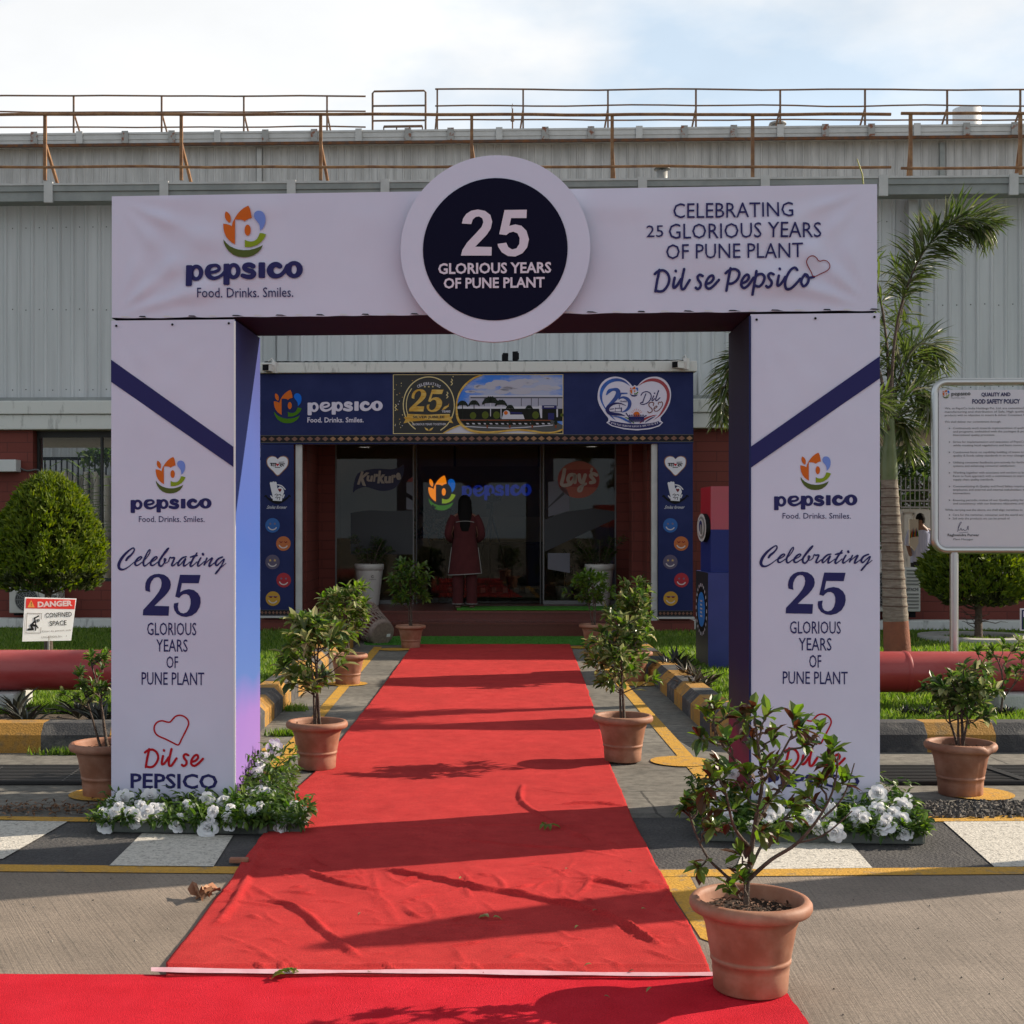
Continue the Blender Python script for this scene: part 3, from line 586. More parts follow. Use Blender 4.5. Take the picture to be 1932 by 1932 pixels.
for side, (x0, x1) in (('l', (PFL, PLR)), ('r', (PRL, PRR))):
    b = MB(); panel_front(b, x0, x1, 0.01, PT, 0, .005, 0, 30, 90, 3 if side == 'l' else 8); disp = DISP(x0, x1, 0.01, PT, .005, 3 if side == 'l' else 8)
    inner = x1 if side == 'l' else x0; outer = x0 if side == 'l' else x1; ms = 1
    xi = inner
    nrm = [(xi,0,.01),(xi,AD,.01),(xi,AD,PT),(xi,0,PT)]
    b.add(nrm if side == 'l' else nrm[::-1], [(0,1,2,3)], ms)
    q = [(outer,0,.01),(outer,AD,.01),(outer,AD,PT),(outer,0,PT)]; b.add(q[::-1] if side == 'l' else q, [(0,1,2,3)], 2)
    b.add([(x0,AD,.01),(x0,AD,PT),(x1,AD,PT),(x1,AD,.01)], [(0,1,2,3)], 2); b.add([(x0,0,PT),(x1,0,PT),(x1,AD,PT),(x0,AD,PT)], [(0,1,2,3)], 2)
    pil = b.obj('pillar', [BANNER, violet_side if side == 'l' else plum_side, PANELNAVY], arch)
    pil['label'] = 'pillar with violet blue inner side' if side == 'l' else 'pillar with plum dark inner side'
    e = MB(); xe = inner+(.004 if side == 'l' else -.004); e.box(min(inner, xe)-.004, -.006, .01, max(inner, xe)+.002, .0, PT-.01, 0); 
    for z in (PT-.03,):
        for k in range(3): e.disc((x0+.03+(x1-x0-.06)*k/2, z+.004*k), .007, -.010, 1, 8)
    e.obj('edge_trim', [white_edge if side == 'l' else PANELNAVY, BLACKP], pil)
    l = MB(); d = -.0025; st = []
    px = [(206.4,678.6),(440.5,843),(440.5,881),(206.4,720.5)] if side == 'l' else [(1416,843),(1659.8,672),(1659.8,714),(1416,882.6)]
    for x, y in px:
        q = AF.loc(x, y, d); st.append((min(max(q[0], x0), x1), q[1]))
    l.poly(st, d-.003, 0); l.obj('stripe', [NAVY], pil)
    l = MB()
    if side == 'l':
        full_logo(l, (293.6,862,350,931), (246,940,399.3,967.8), (262,973.7,386,985), AF, d, (0,1,2,3), 4, 4, .002)
    else:
        full_logo(l, (1510,854,1568,924.6), (1460,933,1618,962.5), (1476.3,967.8,1605.5,978.6), AF, d, (0,1,2,3), 4, 4, .002)
    drape(l, disp, 0).obj('logo', [ORANGE, BLUEL, LIME, DKGREEN, NAVY], pil)
    l = MB()
    B = dict(l=((0,0,0,0),)) 
    if side == 'l':
        cb = ((260+85/6.9)*K, (1260+88/6.9)*K, (260+1838/6.9)*K, (1260+540/6.9)*K); sb = ((260+498/6.9)*K, (1260+520/6.9)*K, (260+1432/6.9)*K, (1260+1220/6.9)*K)
        lines = [('GLORIOUS', (277.6,1174.4,370.4,1199)), ('YEARS', (294.7,1206,354,1230)), ('OF', (314,1238,336,1261)), ('PUNE PLANT', (267,1268,385.3,1293))]
        hb = ((270+530/6.036)*K, (1540+742/6.036)*K, (270+1033/6.036)*K, (1540+1190/6.036)*K); db = ((270+400/6.036)*K, (1540+1220/6.036)*K, (270+1228/6.036)*K, (1540+1500/6.036)*K); pb = (246.3,1458.5,410.5,1489.3)
    else:
        cb = (1432.2,1027.4,1645.7,1078); sb = (1482,1078,1596,1160.7)
        lines = [('GLORIOUS', (1490.4,1171.9,1586.4,1196)), ('YEARS', (1507,1203.3,1568.8,1227.7)), ('OF', (1526.8,1235.5,1549.5,1260)), ('PUNE PLANT', (1477,1266.5,1599.4,1291.4))]
        hb = (1500,1345.5,1569.8,1405.6); db = (1479.6,1410,1593.8,1449.7); pb = (1449,1459.3,1621.7,1486.8)
    f, kx, kz = boxmap(CELEB_BOX, cb, AF, d)
    for s_ in CELEB: l.stroke([(*f(p), p[2]*(kx+kz)/2*.9) for p in s_], d, 0, 4)
    draw_polys(l, SERIF25, SERIF_BOX, sb, AF, d, 0)
    for t_, bx in lines: draw_text(l, t_, bx, AF, d, 0, bold=.003)
    draw_text(l, 'PEPSICO', pb, AF, d, 0, bold=.022)
    draw_script(l, DILSE, (138,740,778,950), db, AF, d, 1, 13); draw_heart(l, HEART_LEFT, (530,742,1033,1190), hb, AF, d, 1, 11)
    drape(l, disp, 0).obj('lettering', [NAVY, REDP], pil)
b = MB(); hx0, hx1 = PFL+.004, (AF.loc(1652, 360)[0]+AF.loc(1657, 580)[0])/2
panel_front(b, hx0, hx1, HZ0, HZ1, -.004, .021, 0, 170, 40, 21, .006); disp = DISP(hx0, hx1, HZ0, HZ1, .021, 21)
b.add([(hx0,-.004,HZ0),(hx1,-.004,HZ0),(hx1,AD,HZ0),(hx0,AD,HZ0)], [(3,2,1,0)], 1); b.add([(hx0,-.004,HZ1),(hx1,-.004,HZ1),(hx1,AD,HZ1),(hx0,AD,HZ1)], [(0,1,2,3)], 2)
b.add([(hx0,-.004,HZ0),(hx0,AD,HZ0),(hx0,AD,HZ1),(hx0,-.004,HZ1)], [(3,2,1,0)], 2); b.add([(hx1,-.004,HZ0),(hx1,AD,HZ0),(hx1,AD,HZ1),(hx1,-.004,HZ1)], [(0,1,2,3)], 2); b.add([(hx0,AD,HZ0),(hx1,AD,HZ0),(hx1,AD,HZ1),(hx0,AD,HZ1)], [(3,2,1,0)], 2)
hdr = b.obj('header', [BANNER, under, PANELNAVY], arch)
l = MB(); d = -.011
full_logo(l, (421,389,502,485), (350.4,494.8,571.6,538), (373,543.5,553,560), AF, d, (0,1,2,3), 4, 4, .002); drape(l, disp, 0).obj('logo', [ORANGE, BLUEL, LIME, DKGREEN, NAVY], hdr)
l = MB()
for t_, bx in (('CELEBRATING', (1270.2,383.6,1496.8,408.7)), ('25', (1219.5,425.5,1251.5,447.3)), ('GLORIOUS YEARS', (1261.5,422.2,1550,447.3)), ('OF PUNE PLANT', (1256.7,461.1,1514.3,486.2))): draw_text(l, t_, bx, AF, d, 0)
zb = lambda x0, y0, x1, y1: ((1490+x0/4.2)*K, (450+y0/4.2)*K, (1490+x1/4.2)*K, (450+y1/4.2)*K)
bx = (138,740,1704,985); draw_script(l, DILSE+PEPSICO_SCRIPT, bx, zb(*bx), AF, d, 0, 12.5)
bx = (1624,622,1850,812); draw_heart(l, HEART_TILT, bx, zb(*bx), AF, d, 1, 4.5)
drape(l, disp, 0).obj('lettering', [NAVY, M('dark_red_print', (.22,.02,.02), .5)], hdr)
e = MB()
for k in range(34):
    x = hx0+.05+(hx1-hx0-.1)*k/33+.03*rnd.random(); e.add([(x-.02,-.016,HZ0+.004),(x+.02+.03*rnd.random(),-.017,HZ0+.001),(x+.015,-.016,HZ0+.009),(x-.012,-.016,HZ0+.010)], [(0,1,2,3)], k % 2)
e.obj('edge_staples', [M('folded_flex_edge', (.6,.6,.62), .5), BLACKP], hdr)  # staples along the lower edge of the header sheet
(cx, cz) = AF.loc(934, 469, -.075); rx = (AF.loc(1113, 469, -.075)[0]-AF.loc(755, 469, -.075)[0])/2; ri = rx*136.5/179
b = MB(); b.prism([(cx+rx*math.cos(i*math.pi/48), cz+rx*.985*math.sin(i*math.pi/48)) for i in range(96)], -.075, -.045, 0, 1)
rs = b.obj('round_sign', [BANNER, M('foam_board_edge', (.45,.44,.48), .7)], arch)
l = MB(); l.disc((cx, cz-.004), ri, -.079, 0, 72, ri*.985); l.obj('navy_disc', [M('deep_navy_print', (.0065, .0065, .022), .45)], rs)
l = MB(); q = lambda a, b_, c_, d_: ((800+a/2.415)*K, (150+b_/2.415)*K, (800+c_/2.415)*K, (150+d_/2.415)*K)
draw_polys(l, BOLD25, BOLD_BOX, q(*BOLD_BOX), AF, -.083, 0)
draw_text(l, 'GLORIOUS YEARS', (826.8,496.6,1040,515), AF, -.083, 0, bold=.026); draw_text(l, 'OF PUNE PLANT', (837.2,524.4,1027.6,542.6), AF, -.083, 0, bold=.026)
l.obj('lettering', [M('pale_lilac_print', (.66,.58,.68), .5)], rs)
b = MB(); b.add([(cx-.2,-.045,HZ0+.1),(cx+.2,-.045,HZ0+.1),(cx+.2,-.045,HZ1-.1),(cx-.2,-.045,HZ1-.1),(cx-.2,-.012,HZ0+.1),(cx+.2,-.012,HZ0+.1),(cx+.2,-.012,HZ1-.1),(cx-.2,-.012,HZ1-.1)], [(0,1,5,4),(1,2,6,5),(2,3,7,6),(3,0,4,7)]); b.obj('spacer_block', [PANELNAVY], rs)

# ------------------------------------------------------------------ leaves and flowers
LEAF_DARK = M('glossy_green_leaf', (0.030,0.066,0.018), 0.34, island=[(0.050,0.10,0.024),(0.075,0.13,0.024),(0.12,0.175,0.036),(0.055,0.08,0.03)], transl=.40, spec=.5)
LEAF_RED = M('bronze_leaf', (0.05,0.018,0.012), 0.4, island=[(0.085,0.030,0.016),(0.06,0.04,0.016)], transl=.3)
LEAF_CREAM = M('variegated_highlight_leaf', (0.10,0.13,0.035), 0.36, island=[(0.34,0.35,0.15),(0.20,0.25,0.08),(0.48,0.46,0.26)], transl=.3)  # cream variegation, with bright leaf highlights also put into the colour
LEAF_BRIGHT = M('sunny_leaf', (0.075,0.15,0.018), 0.4, island=[(0.11,0.20,0.024),(0.16,0.23,0.035)], transl=.45)
BARK = M('twig_bark', (0.075,0.050,0.038), 0.9, (0.13,0.10,0.08), 25, bump=.6, bscale=90)
DRYLEAF = M('dry_brown_leaf', (0.16,0.07,0.03), 0.8, island=[(0.24,0.12,0.06),(0.10,0.05,0.025)])
PETAL = M('white_petal', (0.80,0.80,0.80), 0.6, (0.74,0.74,0.77), 20, transl=.22)
CREAM = M('cream_flower_centre', (0.70,0.62,0.36), 0.7)
FOAM = M('grey_foam_block', (0.10,0.11,0.10), 0.9, (0.14,0.15,0.13), 14, bump=.3)
def rv(a=1.0): return Vector((rnd.uniform(-a,a), rnd.uniform(-a,a), rnd.uniform(-a,a)))
def leaf(b, p, d, L, w, m=0, up=Vector((0,0,1)), fold=.25, droop=.15):
    d = d.normalized(); s_ = d.cross(up)
    if s_.length < 1e-3: s_ = Vector((1,0,0))
    s_.normalize(); n = s_.cross(d)
    c1 = p+d*L*.30; c2 = p+d*L*.68-n*L*droop*.35; t = p+d*L-n*L*droop
    f = n*w*fold
    vs = [p, c1+s_*w*.42+f, c1, c1-s_*w*.42+f, c2+s_*w*.46+f, c2, c2-s_*w*.46+f, t]
    b.add(vs, [(0,2,1),(0,3,2),(2,5,4,1),(3,6,5,2),(5,7,4),(6,7,5)], m, False)
def whorl(b, p, d, n, L, w, ms, spread=1.0):
    d = d.normalized(); a0 = rnd.random()*6.28; u = d.cross(Vector((.3,.2,1)));
    if u.length < .01: u = Vector((1,0,0))
    u.normalize(); v = d.cross(u)
    for i in range(n):
        a = a0+2.4*i; k = rnd.uniform(.5, 1.15)*spread; dd = d*(1.1-.5*k)+(u*math.cos(a)+v*math.sin(a))*k
        leaf(b, p-d*L*.5*rnd.random(), dd, L*rnd.uniform(.65,1.15), w*rnd.uniform(.8,1.15), rnd.choice(ms), Vector((rnd.uniform(-.3,.3), rnd.uniform(-.3,.3), 1)), .22, rnd.uniform(.0,.3))
def branch_pts(p0, p1, n=5, wob=.03, sag=0):
    out = []
    for i in range(n+1):
        t = i/n; q = p0.lerp(p1, t)+Vector((rnd.uniform(-wob,wob), rnd.uniform(-wob,wob), rnd.uniform(-wob,wob)*.5))*math.sin(math.pi*t)+Vector((0,0,sag*math.sin(math.pi*t)))
        out.append(q)
    return out
terracotta = M('terracotta_plastic', (0.34,0.145,0.085), 0.62, (0.46,0.25,0.17), 7, (.42,.75), speck=(3.2, .72, .38, .6), bump=.06, bscale=30, spec=.35)
soilm = M('potting_soil', (0.030,0.020,0.015), 0.95, (0.10,0.06,0.04), 60, (.45,.7), bump=1.0, bscale=70)
BARKCHIP = M('bark_chips', (0.05,0.028,0.018), .9, island=[(0.13,0.06,0.035),(0.08,0.04,0.025),(0.20,0.12,0.08)])
POT_PROF = [(.0,.0),(.116,.0),(.122,.006),(.127,.075),(.128,.098),(.133,.100),(.133,.112),(.130,.114),(.1335,.120),(.150,.215),(.158,.238),(.158,.243),(.161,.246),(.163,.262),(.186,.262),(.196,.267),(.2025,.280),(.2015,.295),(.193,.306),(.178,.309),(.169,.303),(.165,.290),(.160,.262),(.155,.25)]
def pot_mesh(name, prof, chip=False):
    b = MB(); b.lathe(prof, 48); me = b.obj(name, [terracotta]); return me
def make_pot(root, k=1.0, chip=False):
    b = MB(); b.lathe([(r*k, z*k) for r, z in POT_PROF], 48)
    if chip: b.v = [(x*(1-.05*math.exp(-((math.atan2(y, x)+1.05)/.10)**2)) , y*(1-.05*math.exp(-((math.atan2(y, x)+1.05)/.10)**2)), z-(.022*math.exp(-((math.atan2(y, x)+1.05)/.12)**2) if z > .27 and math.hypot(x,y) > .175 else 0)) for x, y, z in b.v]
    p = b.obj('pot', [terracotta], root)
    s_ = MB(); n = 40; vs = [(0,0,.262*k)]
    for j in range(1, 6):
        for i in range(n):
            a = 2*math.pi*i/n; r = .160*k*j/5; vs.append((r*math.cos(a), r*math.sin(a), (.258+.014*noise.noise((r*30*math.cos(a), r*30*math.sin(a), k)))*k))
    fs = [(0, 1+i, 1+(i+1) % n) for i in range(n)]
    for j in range(4):
        for i in range(n): fs.append((1+j*n+i, 1+(j+1)*n+i, 1+(j+1)*n+(i+1) % n, 1+j*n+(i+1) % n))
    s_.add(vs, fs, 0, True)
    for q in range(170):
        a = rnd.random()*6.28; r = .150*k*math.sqrt(rnd.random()); leaf(s_, Vector((r*math.cos(a), r*math.sin(a), .268*k)), Vector((rnd.uniform(-1,1), rnd.uniform(-1,1), rnd.uniform(-.1,.35))), rnd.uniform(.012,.032), rnd.uniform(.006,.012), 1)
    s_.obj('soil', [soilm, BARKCHIP], root); return p
def shrub(root, stems, tips, L, w, ms, nwhorl=8, inner=2, mats=None, spread=1.0):
    """stems: list of (list of points, r0, r1). tips: (start point, end point) twigs carrying leaf whorls"""
    s_ = MB(); f = MB()
    for pts, r0, r1 in stems:
        pts = [Vector(p) for p in cat([tuple(p) for p in pts], 4)] if len(pts) > 2 else pts
        s_.tube(pts, [r0+(r1-r0)*i/(len(pts)-1) for i in range(len(pts))], 7)
    for a, c_ in tips:
        pp = branch_pts(Vector(a), Vector(c_), 4, .012)
        s_.tube(pp, [.0045,.004,.0035,.003,.002], 5)
        d = (pp[-1]-pp[-2]); whorl(f, pp[-1], d, nwhorl, L, w, ms, spread)
        for q in range(inner):
            t = rnd.uniform(.35,.9); p = Vector(a).lerp(Vector(c_), t); whorl(f, p, d+rv(.02), rnd.randint(2,4), L*.9, w*.9, ms, 1.2)
    s_.obj('stem', [BARK], root); f.obj('foliage', mats or [LEAF_DARK, LEAF_RED, LEAF_CREAM, LEAF_BRIGHT, DRYLEAF], root)
def potted(px, base_y, label, h, spread, seed, n=26, lean=(0,0), L=.06, w=.028, ms=(0,0,0,3,2), k=1.0, nst=3, low=.30, chip=False, nw=8):
    rnd.seed(seed); g = G(px, base_y)
    root = thing('potted_shrub', label, 'potted plant', (g.x, g.y, .0 if 'carpet' not in label else .012), rnd.random()*6, 'terracotta potted shrubs')
    root.rotation_euler = (0,0,0); make_pot(root, k, chip)
    stems = []; tips = []; z0 = .26*k
    mains = []
    for i in range(nst):
        a = 6.28*i/nst+rnd.random(); r = spread*rnd.uniform(.15,.45) if i else .02
        top = Vector((lean[0]+r*math.cos(a), lean[1]+r*math.sin(a), z0+h*(rnd.uniform(.72,.9) if i else .95)))
        base = Vector((.018*math.cos(a), .018*math.sin(a), z0)); mid = base.lerp(top, .5)+Vector((rnd.uniform(-.03,.03), rnd.uniform(-.03,.03), 0))
        stems.append(([base, base.lerp(mid, .5), mid, top], .012 if i == 0 else .009, .004)); mains.append((base, mid, top))
    for i in range(n):
        base, mid, top = mains[i % len(mains)]; t = rnd.uniform(low, .98); p = base.lerp(mid, t*2) if t < .5 else mid.lerp(top, t*2-1)
        a = rnd.random()*6.28; prof = .55+.45*math.sin(math.pi*min(1, (t-low)/(1-low)*.8+.2)); r = spread*prof*rnd.uniform(.45,1.0)
        e = p+Vector((r*math.cos(a), r*math.sin(a), rnd.uniform(.06,.20)*h/.8)); e.z = min(e.z, z0+h)
        tips.append((p, e))
    tips += [(m_[1].lerp(m_[2], .7), m_[2]+Vector((0,0,.03))) for m_ in mains]
    shrub(root, stems, tips, L, w, ms, nw)
    return root
# near pot: branches read off the photograph
rnd.seed(5)
NY = G(1418, 1872).y; near = G(1416, 1872)
root = thing('potted_shrub', 'largest nearest sparse shrub in terracotta pot on the front carpet corner', 'potted plant', (near.x, near.y, .012), 0, 'terracotta potted shrubs')
make_pot(root, 1.02)
def npx(x, y, dy=0.0): p = P(x, y, NY+dy); return Vector((p.x-near.x, p.y-near.y, p.z-.012))
stems = [([npx(1408,1706), npx(1412,1650), npx(1424,1560), npx(1438,1480), npx(1432,1420), npx(1425,1360)], .011, .003),
 ([npx(1412,1660), npx(1455,1622,-.03), npx(1505,1590,-.06), npx(1550,1535,-.08), npx(1575,1480,-.08), npx(1582,1420,-.08)], .008, .002),
 ([npx(1400,1690), npx(1372,1655,.05), npx(1335,1618,.08), npx(1312,1570,.09), npx(1300,1530,.1)], .007, .002),
 ([npx(1424,1560), npx(1462,1500,.1), npx(1500,1455,.13), npx(1540,1400,.15)], .006, .003), ([npx(1430,1500), npx(1390,1440,.06), npx(1360,1400,.1), npx(1345,1365,.1)], .006, .003),
 ([npx(1416,1600), npx(1385,1560,-.08), npx(1370,1500,-.12), npx(1355,1465,-.15)], .006, .003), ([npx(1550,1545,-.08), npx(1590,1505,-.06), npx(1612,1440,-.05)], .004, .002),
 ([npx(1412,1650), npx(1440,1590,.1), npx(1480,1545,.14), npx(1510,1510,.16)], .006, .003), ([npx(1438,1480), npx(1470,1430,-.05), npx(1495,1385,-.08)], .005, .003), ([npx(1505,1590,-.06), npx(1555,1575,-.1), npx(1608,1530,-.12)], .004, .002)]
TP = [(1425,1370,1418,1335,0),(1425,1380,1400,1350,.05),(1430,1400,1450,1345,-.04),(1345,1380,1335,1340,.1),(1350,1390,1352,1328,.06),(1360,1405,1318,1392,.12),(1345,1375,1375,1345,.1),(1430,1420,1462,1385,.03),(1495,1390,1500,1352,-.08),(1490,1395,1520,1370,-.1),(1480,1420,1528,1398,-.06),
 (1540,1405,1545,1370,.15),(1380,1430,1372,1395,.05),(1440,1470,1470,1440,.08),(1460,1500,1490,1470,.1),(1395,1450,1345,1440,.07),(1370,1500,1340,1470,-.12),(1355,1470,1330,1500,-.15),(1360,1480,1375,1450,-.1),(1430,1490,1410,1455,-.05),(1436,1480,1440,1440,-.02),(1390,1530,1350,1525,-.1),
 (1385,1555,1345,1560,-.08),(1425,1540,1455,1510,-.05),(1430,1520,1400,1500,-.02),(1480,1545,1500,1515,.14),(1470,1550,1505,1540,.1),(1575,1480,1560,1440,-.08),(1570,1490,1600,1470,-.06),(1580,1450,1572,1405,-.08),(1550,1530,1520,1500,-.1),(1560,1510,1545,1470,-.08),(1312,1570,1300,1530,.1),(1305,1545,1325,1510,.09),(1320,1590,1340,1560,.07),(1300,1535,1290,1520,.1),
 (1335,1618,1315,1640,.08),(1450,1600,1475,1570,0),(1412,1640,1392,1610,-.05),(1425,1560,1450,1575,-.06),(1440,1450,1480,1455,-.1),(1400,1400,1425,1395,.12),(1410,1690,1402,1655,-.05),(1395,1695,1375,1672,-.08)]
tips = [(npx(a, c_, q), npx(e_, f_, q+rnd.uniform(-.05,.05))) for a, c_, e_, f_, q in TP]
shrub(root, stems, tips, .068, .031, (0,0,0,3,3,1,1), 8, 1)
potted(1175, 1438, 'bushy shrub in terracotta pot beside the carpet edge right of centre', .72, .26, 21, 44, (-.02,0), .085, .036, (0,0,0,2,2,3))
potted(598, 1452, 'leafy shrub in terracotta pot at carpet edge by the left arch pillar', .72, .26, 22, 32, (.0,0), .10, .045, (0,0,2,2,3), 1.0)
potted(656, 1291, 'cream-tipped shrub in terracotta pot on the yellow line behind another', .72, .28, 23, 38, (-.02,0), .105, .044, (2,2,0,3,3))
potted(775, 1223, 'dark leafy shrub in terracotta pot beside the tipped basket', .86, .30, 24, 46, (0,0), .11, .042, (0,0,3,0), .98)
potted(1121, 1221, 'low bright green shrub in terracotta pot beside the porch steps', .72, .30, 25, 36, (-.03,0), .095, .042, (3,3,0), .98)
potted(1194, 1285, 'tall shrub in terracotta pot half hidden by a nearer potted shrub', .76, .28, 26, 36, (.02,0), .095, .038, (0,0,2,3))
potted(1812, 1499, 'dense dark shrub in chipped terracotta pot before the right kerb', .50, .22, 27, 42, (0,0), .072, .034, (0,0,0,2), 1.02, 4, .35, True)
potted(197, 1500, 'leaning shrub in terracotta pot half hidden behind left arch pillar', .56, .20, 28, 18, (-.10,0), .062, .026, (0,0,3,2), 1.02, 2, .45)
# flower garlands
def rose_mesh(seed, nl=(4,5,6,7), cup=1.0):
    rnd.seed(seed); b = MB()
    for k, n in enumerate(nl):
        R0 = .008+.011*k; tilt = .08+.36*k*cup
        for i in range(n):
            a = 6.28*i/n+k*.5+rnd.uniform(-.2,.2); r_ = Vector((math.cos(a), math.sin(a), 0)); t_ = Vector((-math.sin(a), math.cos(a), 0)); z = Vector((0,0,1))
            Lp = (.040+.002*k)*rnd.uniform(.85,1.15); wp = (.020+.0055*k)*rnd.uniform(.9,1.15); vs = []
            for ii in range(4):
                v = ii/3; rad = r_*(R0*.45+Lp*v*math.sin(tilt)+.005*v**3*k)+z*(Lp*v*math.cos(tilt)-.007*v**3*k+.004+.006*(3-k))
                ww = wp*math.sin(math.pi*(.18+.62*v))
                for jj in (-1,-.5,0,.5,1): vs.append(rad+t_*ww*jj-r_*abs(jj)**2*(.014-.002*k)+z*rnd.uniform(-.003,.003)*v)
            b.add(vs, [(i2*5+j, i2*5+j+1, (i2+1)*5+j+1, (i2+1)*5+j) for i2 in range(3) for j in range(4)], 0, True)
    for i in range(10):
        a = rnd.random()*6.28; b.tube([Vector((0,0,.005)), Vector((.006*math.cos(a), .006*math.sin(a), .026))], .0025, 5, 1)
    me = b.obj('flower', [PETAL, CREAM]); return me
ROSES = [rose_mesh(61), rose_mesh(62, (3,5,6,6), .85), rose_mesh(63, (3,4,5,6), 1.12)]
def garland(label, boxes, flowers, name_seed):
    rnd.seed(name_seed); root = fthing(AF, 'flower_garland', label, 'flower garland', 'flower garlands round the arch pillars')
    f = MB(); bs = MB()
    for x0, x1, y0, y1, z0, z1, n in boxes:
        bs.box(x0+.02, y0+.04, .002, x1-.02, y1, .055)
        for i in range(n):
            u = rnd.random(); v = rnd.random(); x = x0+(x1-x0)*u; y = y0+(y1-y0)*v
            top = z0+(z1-z0)*(v if y1-y0 < x1-x0 else v)*rnd.random()**.6
            p = Vector((x, y, .05+max(0, top)*rnd.uniform(.3,1))); d = Vector((rnd.uniform(-1,1)+(u-.5)*.9, -.9*rnd.random()+.2, rnd.uniform(-.6,.8)))
            leaf(f, p, d, rnd.uniform(.032,.062), rnd.uniform(.014,.026), rnd.choice((0,0,0,1)), Vector((rnd.uniform(-.4,.4), rnd.uniform(-.4,.4), 1)), .2, rnd.uniform(0,.35))
    bs.obj('foam_block', [FOAM], root, bevel=.008); f.obj('foliage', [M('garland_leaf', (0.035,0.08,0.016), .4, island=[(0.055,0.11,0.022),(0.08,0.14,0.03),(0.11,0.16,0.045)], transl=.4), LEAF_BRIGHT], root)
    for x0, x1, y0, y1, z0, z1, n in boxes:
        for q in range(int(n/60)):
            vv = rnd.random()**1.5*.85
            flowers = flowers+[(None, (rnd.uniform(x0+.03, x1-.03), y0+(y1-y0)*vv, z0+(z1-z0)*rnd.uniform(.3,.95)*(vv if y1-y0 > x1-x0 else 1)), 0, rnd.uniform(.7,1.0))]
    for k, (x, y, dd, sc_) in enumerate(flowers):
        if x is None: lx, dd, lz = y
        else: lx, lz = AF.loc(x, y, dd)
        o = bpy.data.objects.new('flower', ROSES[k % 3].data); C.objects.link(o); o.parent = root
        o.location = (lx, dd, max(lz, .03)); o.rotation_euler = (math.radians(rnd.uniform(35,95)), math.radians(rnd.uniform(-35,35)), rnd.uniform(-.5,.5)); o.scale = [sc_*.50*rnd.uniform(.9,1.1)]*3
    return root
qz = lambda x, y: ((180+x/3.578)*K, (1720+y/3.578)*K)
LF = [(390,500,-.12,1.35),(605,480,-.10,1.4),(1080,500,-.12,1.2),(1215,520,-.14,1.1),(940,590,-.18,1.25),(400,610,-.22,1.0),(490,670,-.30,1.55),(670,670,-.28,1.4),(690,585,-.2,1.0),(235,730,-.30,1.25),(820,730,-.32,1.25),(960,660,-.25,1.1),(1085,750,-.34,1.6),(1275,710,-.30,1.3),(1400,685,-.24,1.1),(1590,720,-.20,1.0),(1530,640,-.14,1.4),(1700,770,-.24,1.6),(1640,75,.62,1.5),(1570,375,.34,1.2),(1670,590,.08,1.3),(1720,540,.16,1.0),(1530,550,.1,1.1),(1545,150,.5,.9),(860,640,-.2,.9),(1180,640,-.22,1.0),(330,540,-.12,1.0),(210,625,-.2,.9)]
glx = [(*qz(x, y), d_, s_) for x, y, d_, s_ in LF]
x0 = AF.loc(185, 1540, -.2)[0]; x1 = AF.loc(505, 1560, -.2)[0]
garland('L-shaped garland of white roses round the left arch pillar foot', [(x0, x1, -.34, -.02, .04, .145, 2000), (PLR+.01, PLR+.25, -.34, .60, .06, .34, 1500), (PLR+.2, PLR+.42, -.30, .10, .02, .13, 420)], glx, 71)
qy = lambda x, y: ((1600+x/3.331)*K, (1620+y/3.331)*K)
RF = [(1480,760,-.10,1.35),(1670,860,-.14,1.4),(1480,890,-.18,1.35),(1590,915,-.22,1.3),(1660,960,-.26,1.3),(1530,1015,-.32,1.45),(1330,950,-.26,1.5),(1150,1055,-.34,1.4),(930,940,-.24,1.2),(1110,890,-.16,1.2),(680,870,-.2,1.35),(810,960,-.28,1.1),(240,710,-.1,1.4),(200,870,-.2,1.0),(230,950,-.28,1.1),(420,790,-.12,1.0),(1190,700,-.05,1.0),(640,720,-.05,1.0),(340,600,.2,1.3),(500,540,.3,1.2),(1320,905,-.15,1.0)]
glr = [(*qy(x, y), d_, s_) for x, y, d_, s_ in RF]
x0 = AF.loc(1312, 1550, -.2)[0]; x1 = AF.loc(1740, 1555, -.2)[0]
garland('garland of white roses at right arch pillar foot behind nearest pot', [(x0+.02, x1, -.34, -.02, .04, .145, 2300), (PRL-.26, PRL-.01, -.3, .5, .06, .20, 900), (PRR-.22, x1+.01, -.33, .12, .06, .27, 900)], glr, 72)
for o in ROSES: bpy.data.objects.remove(o)
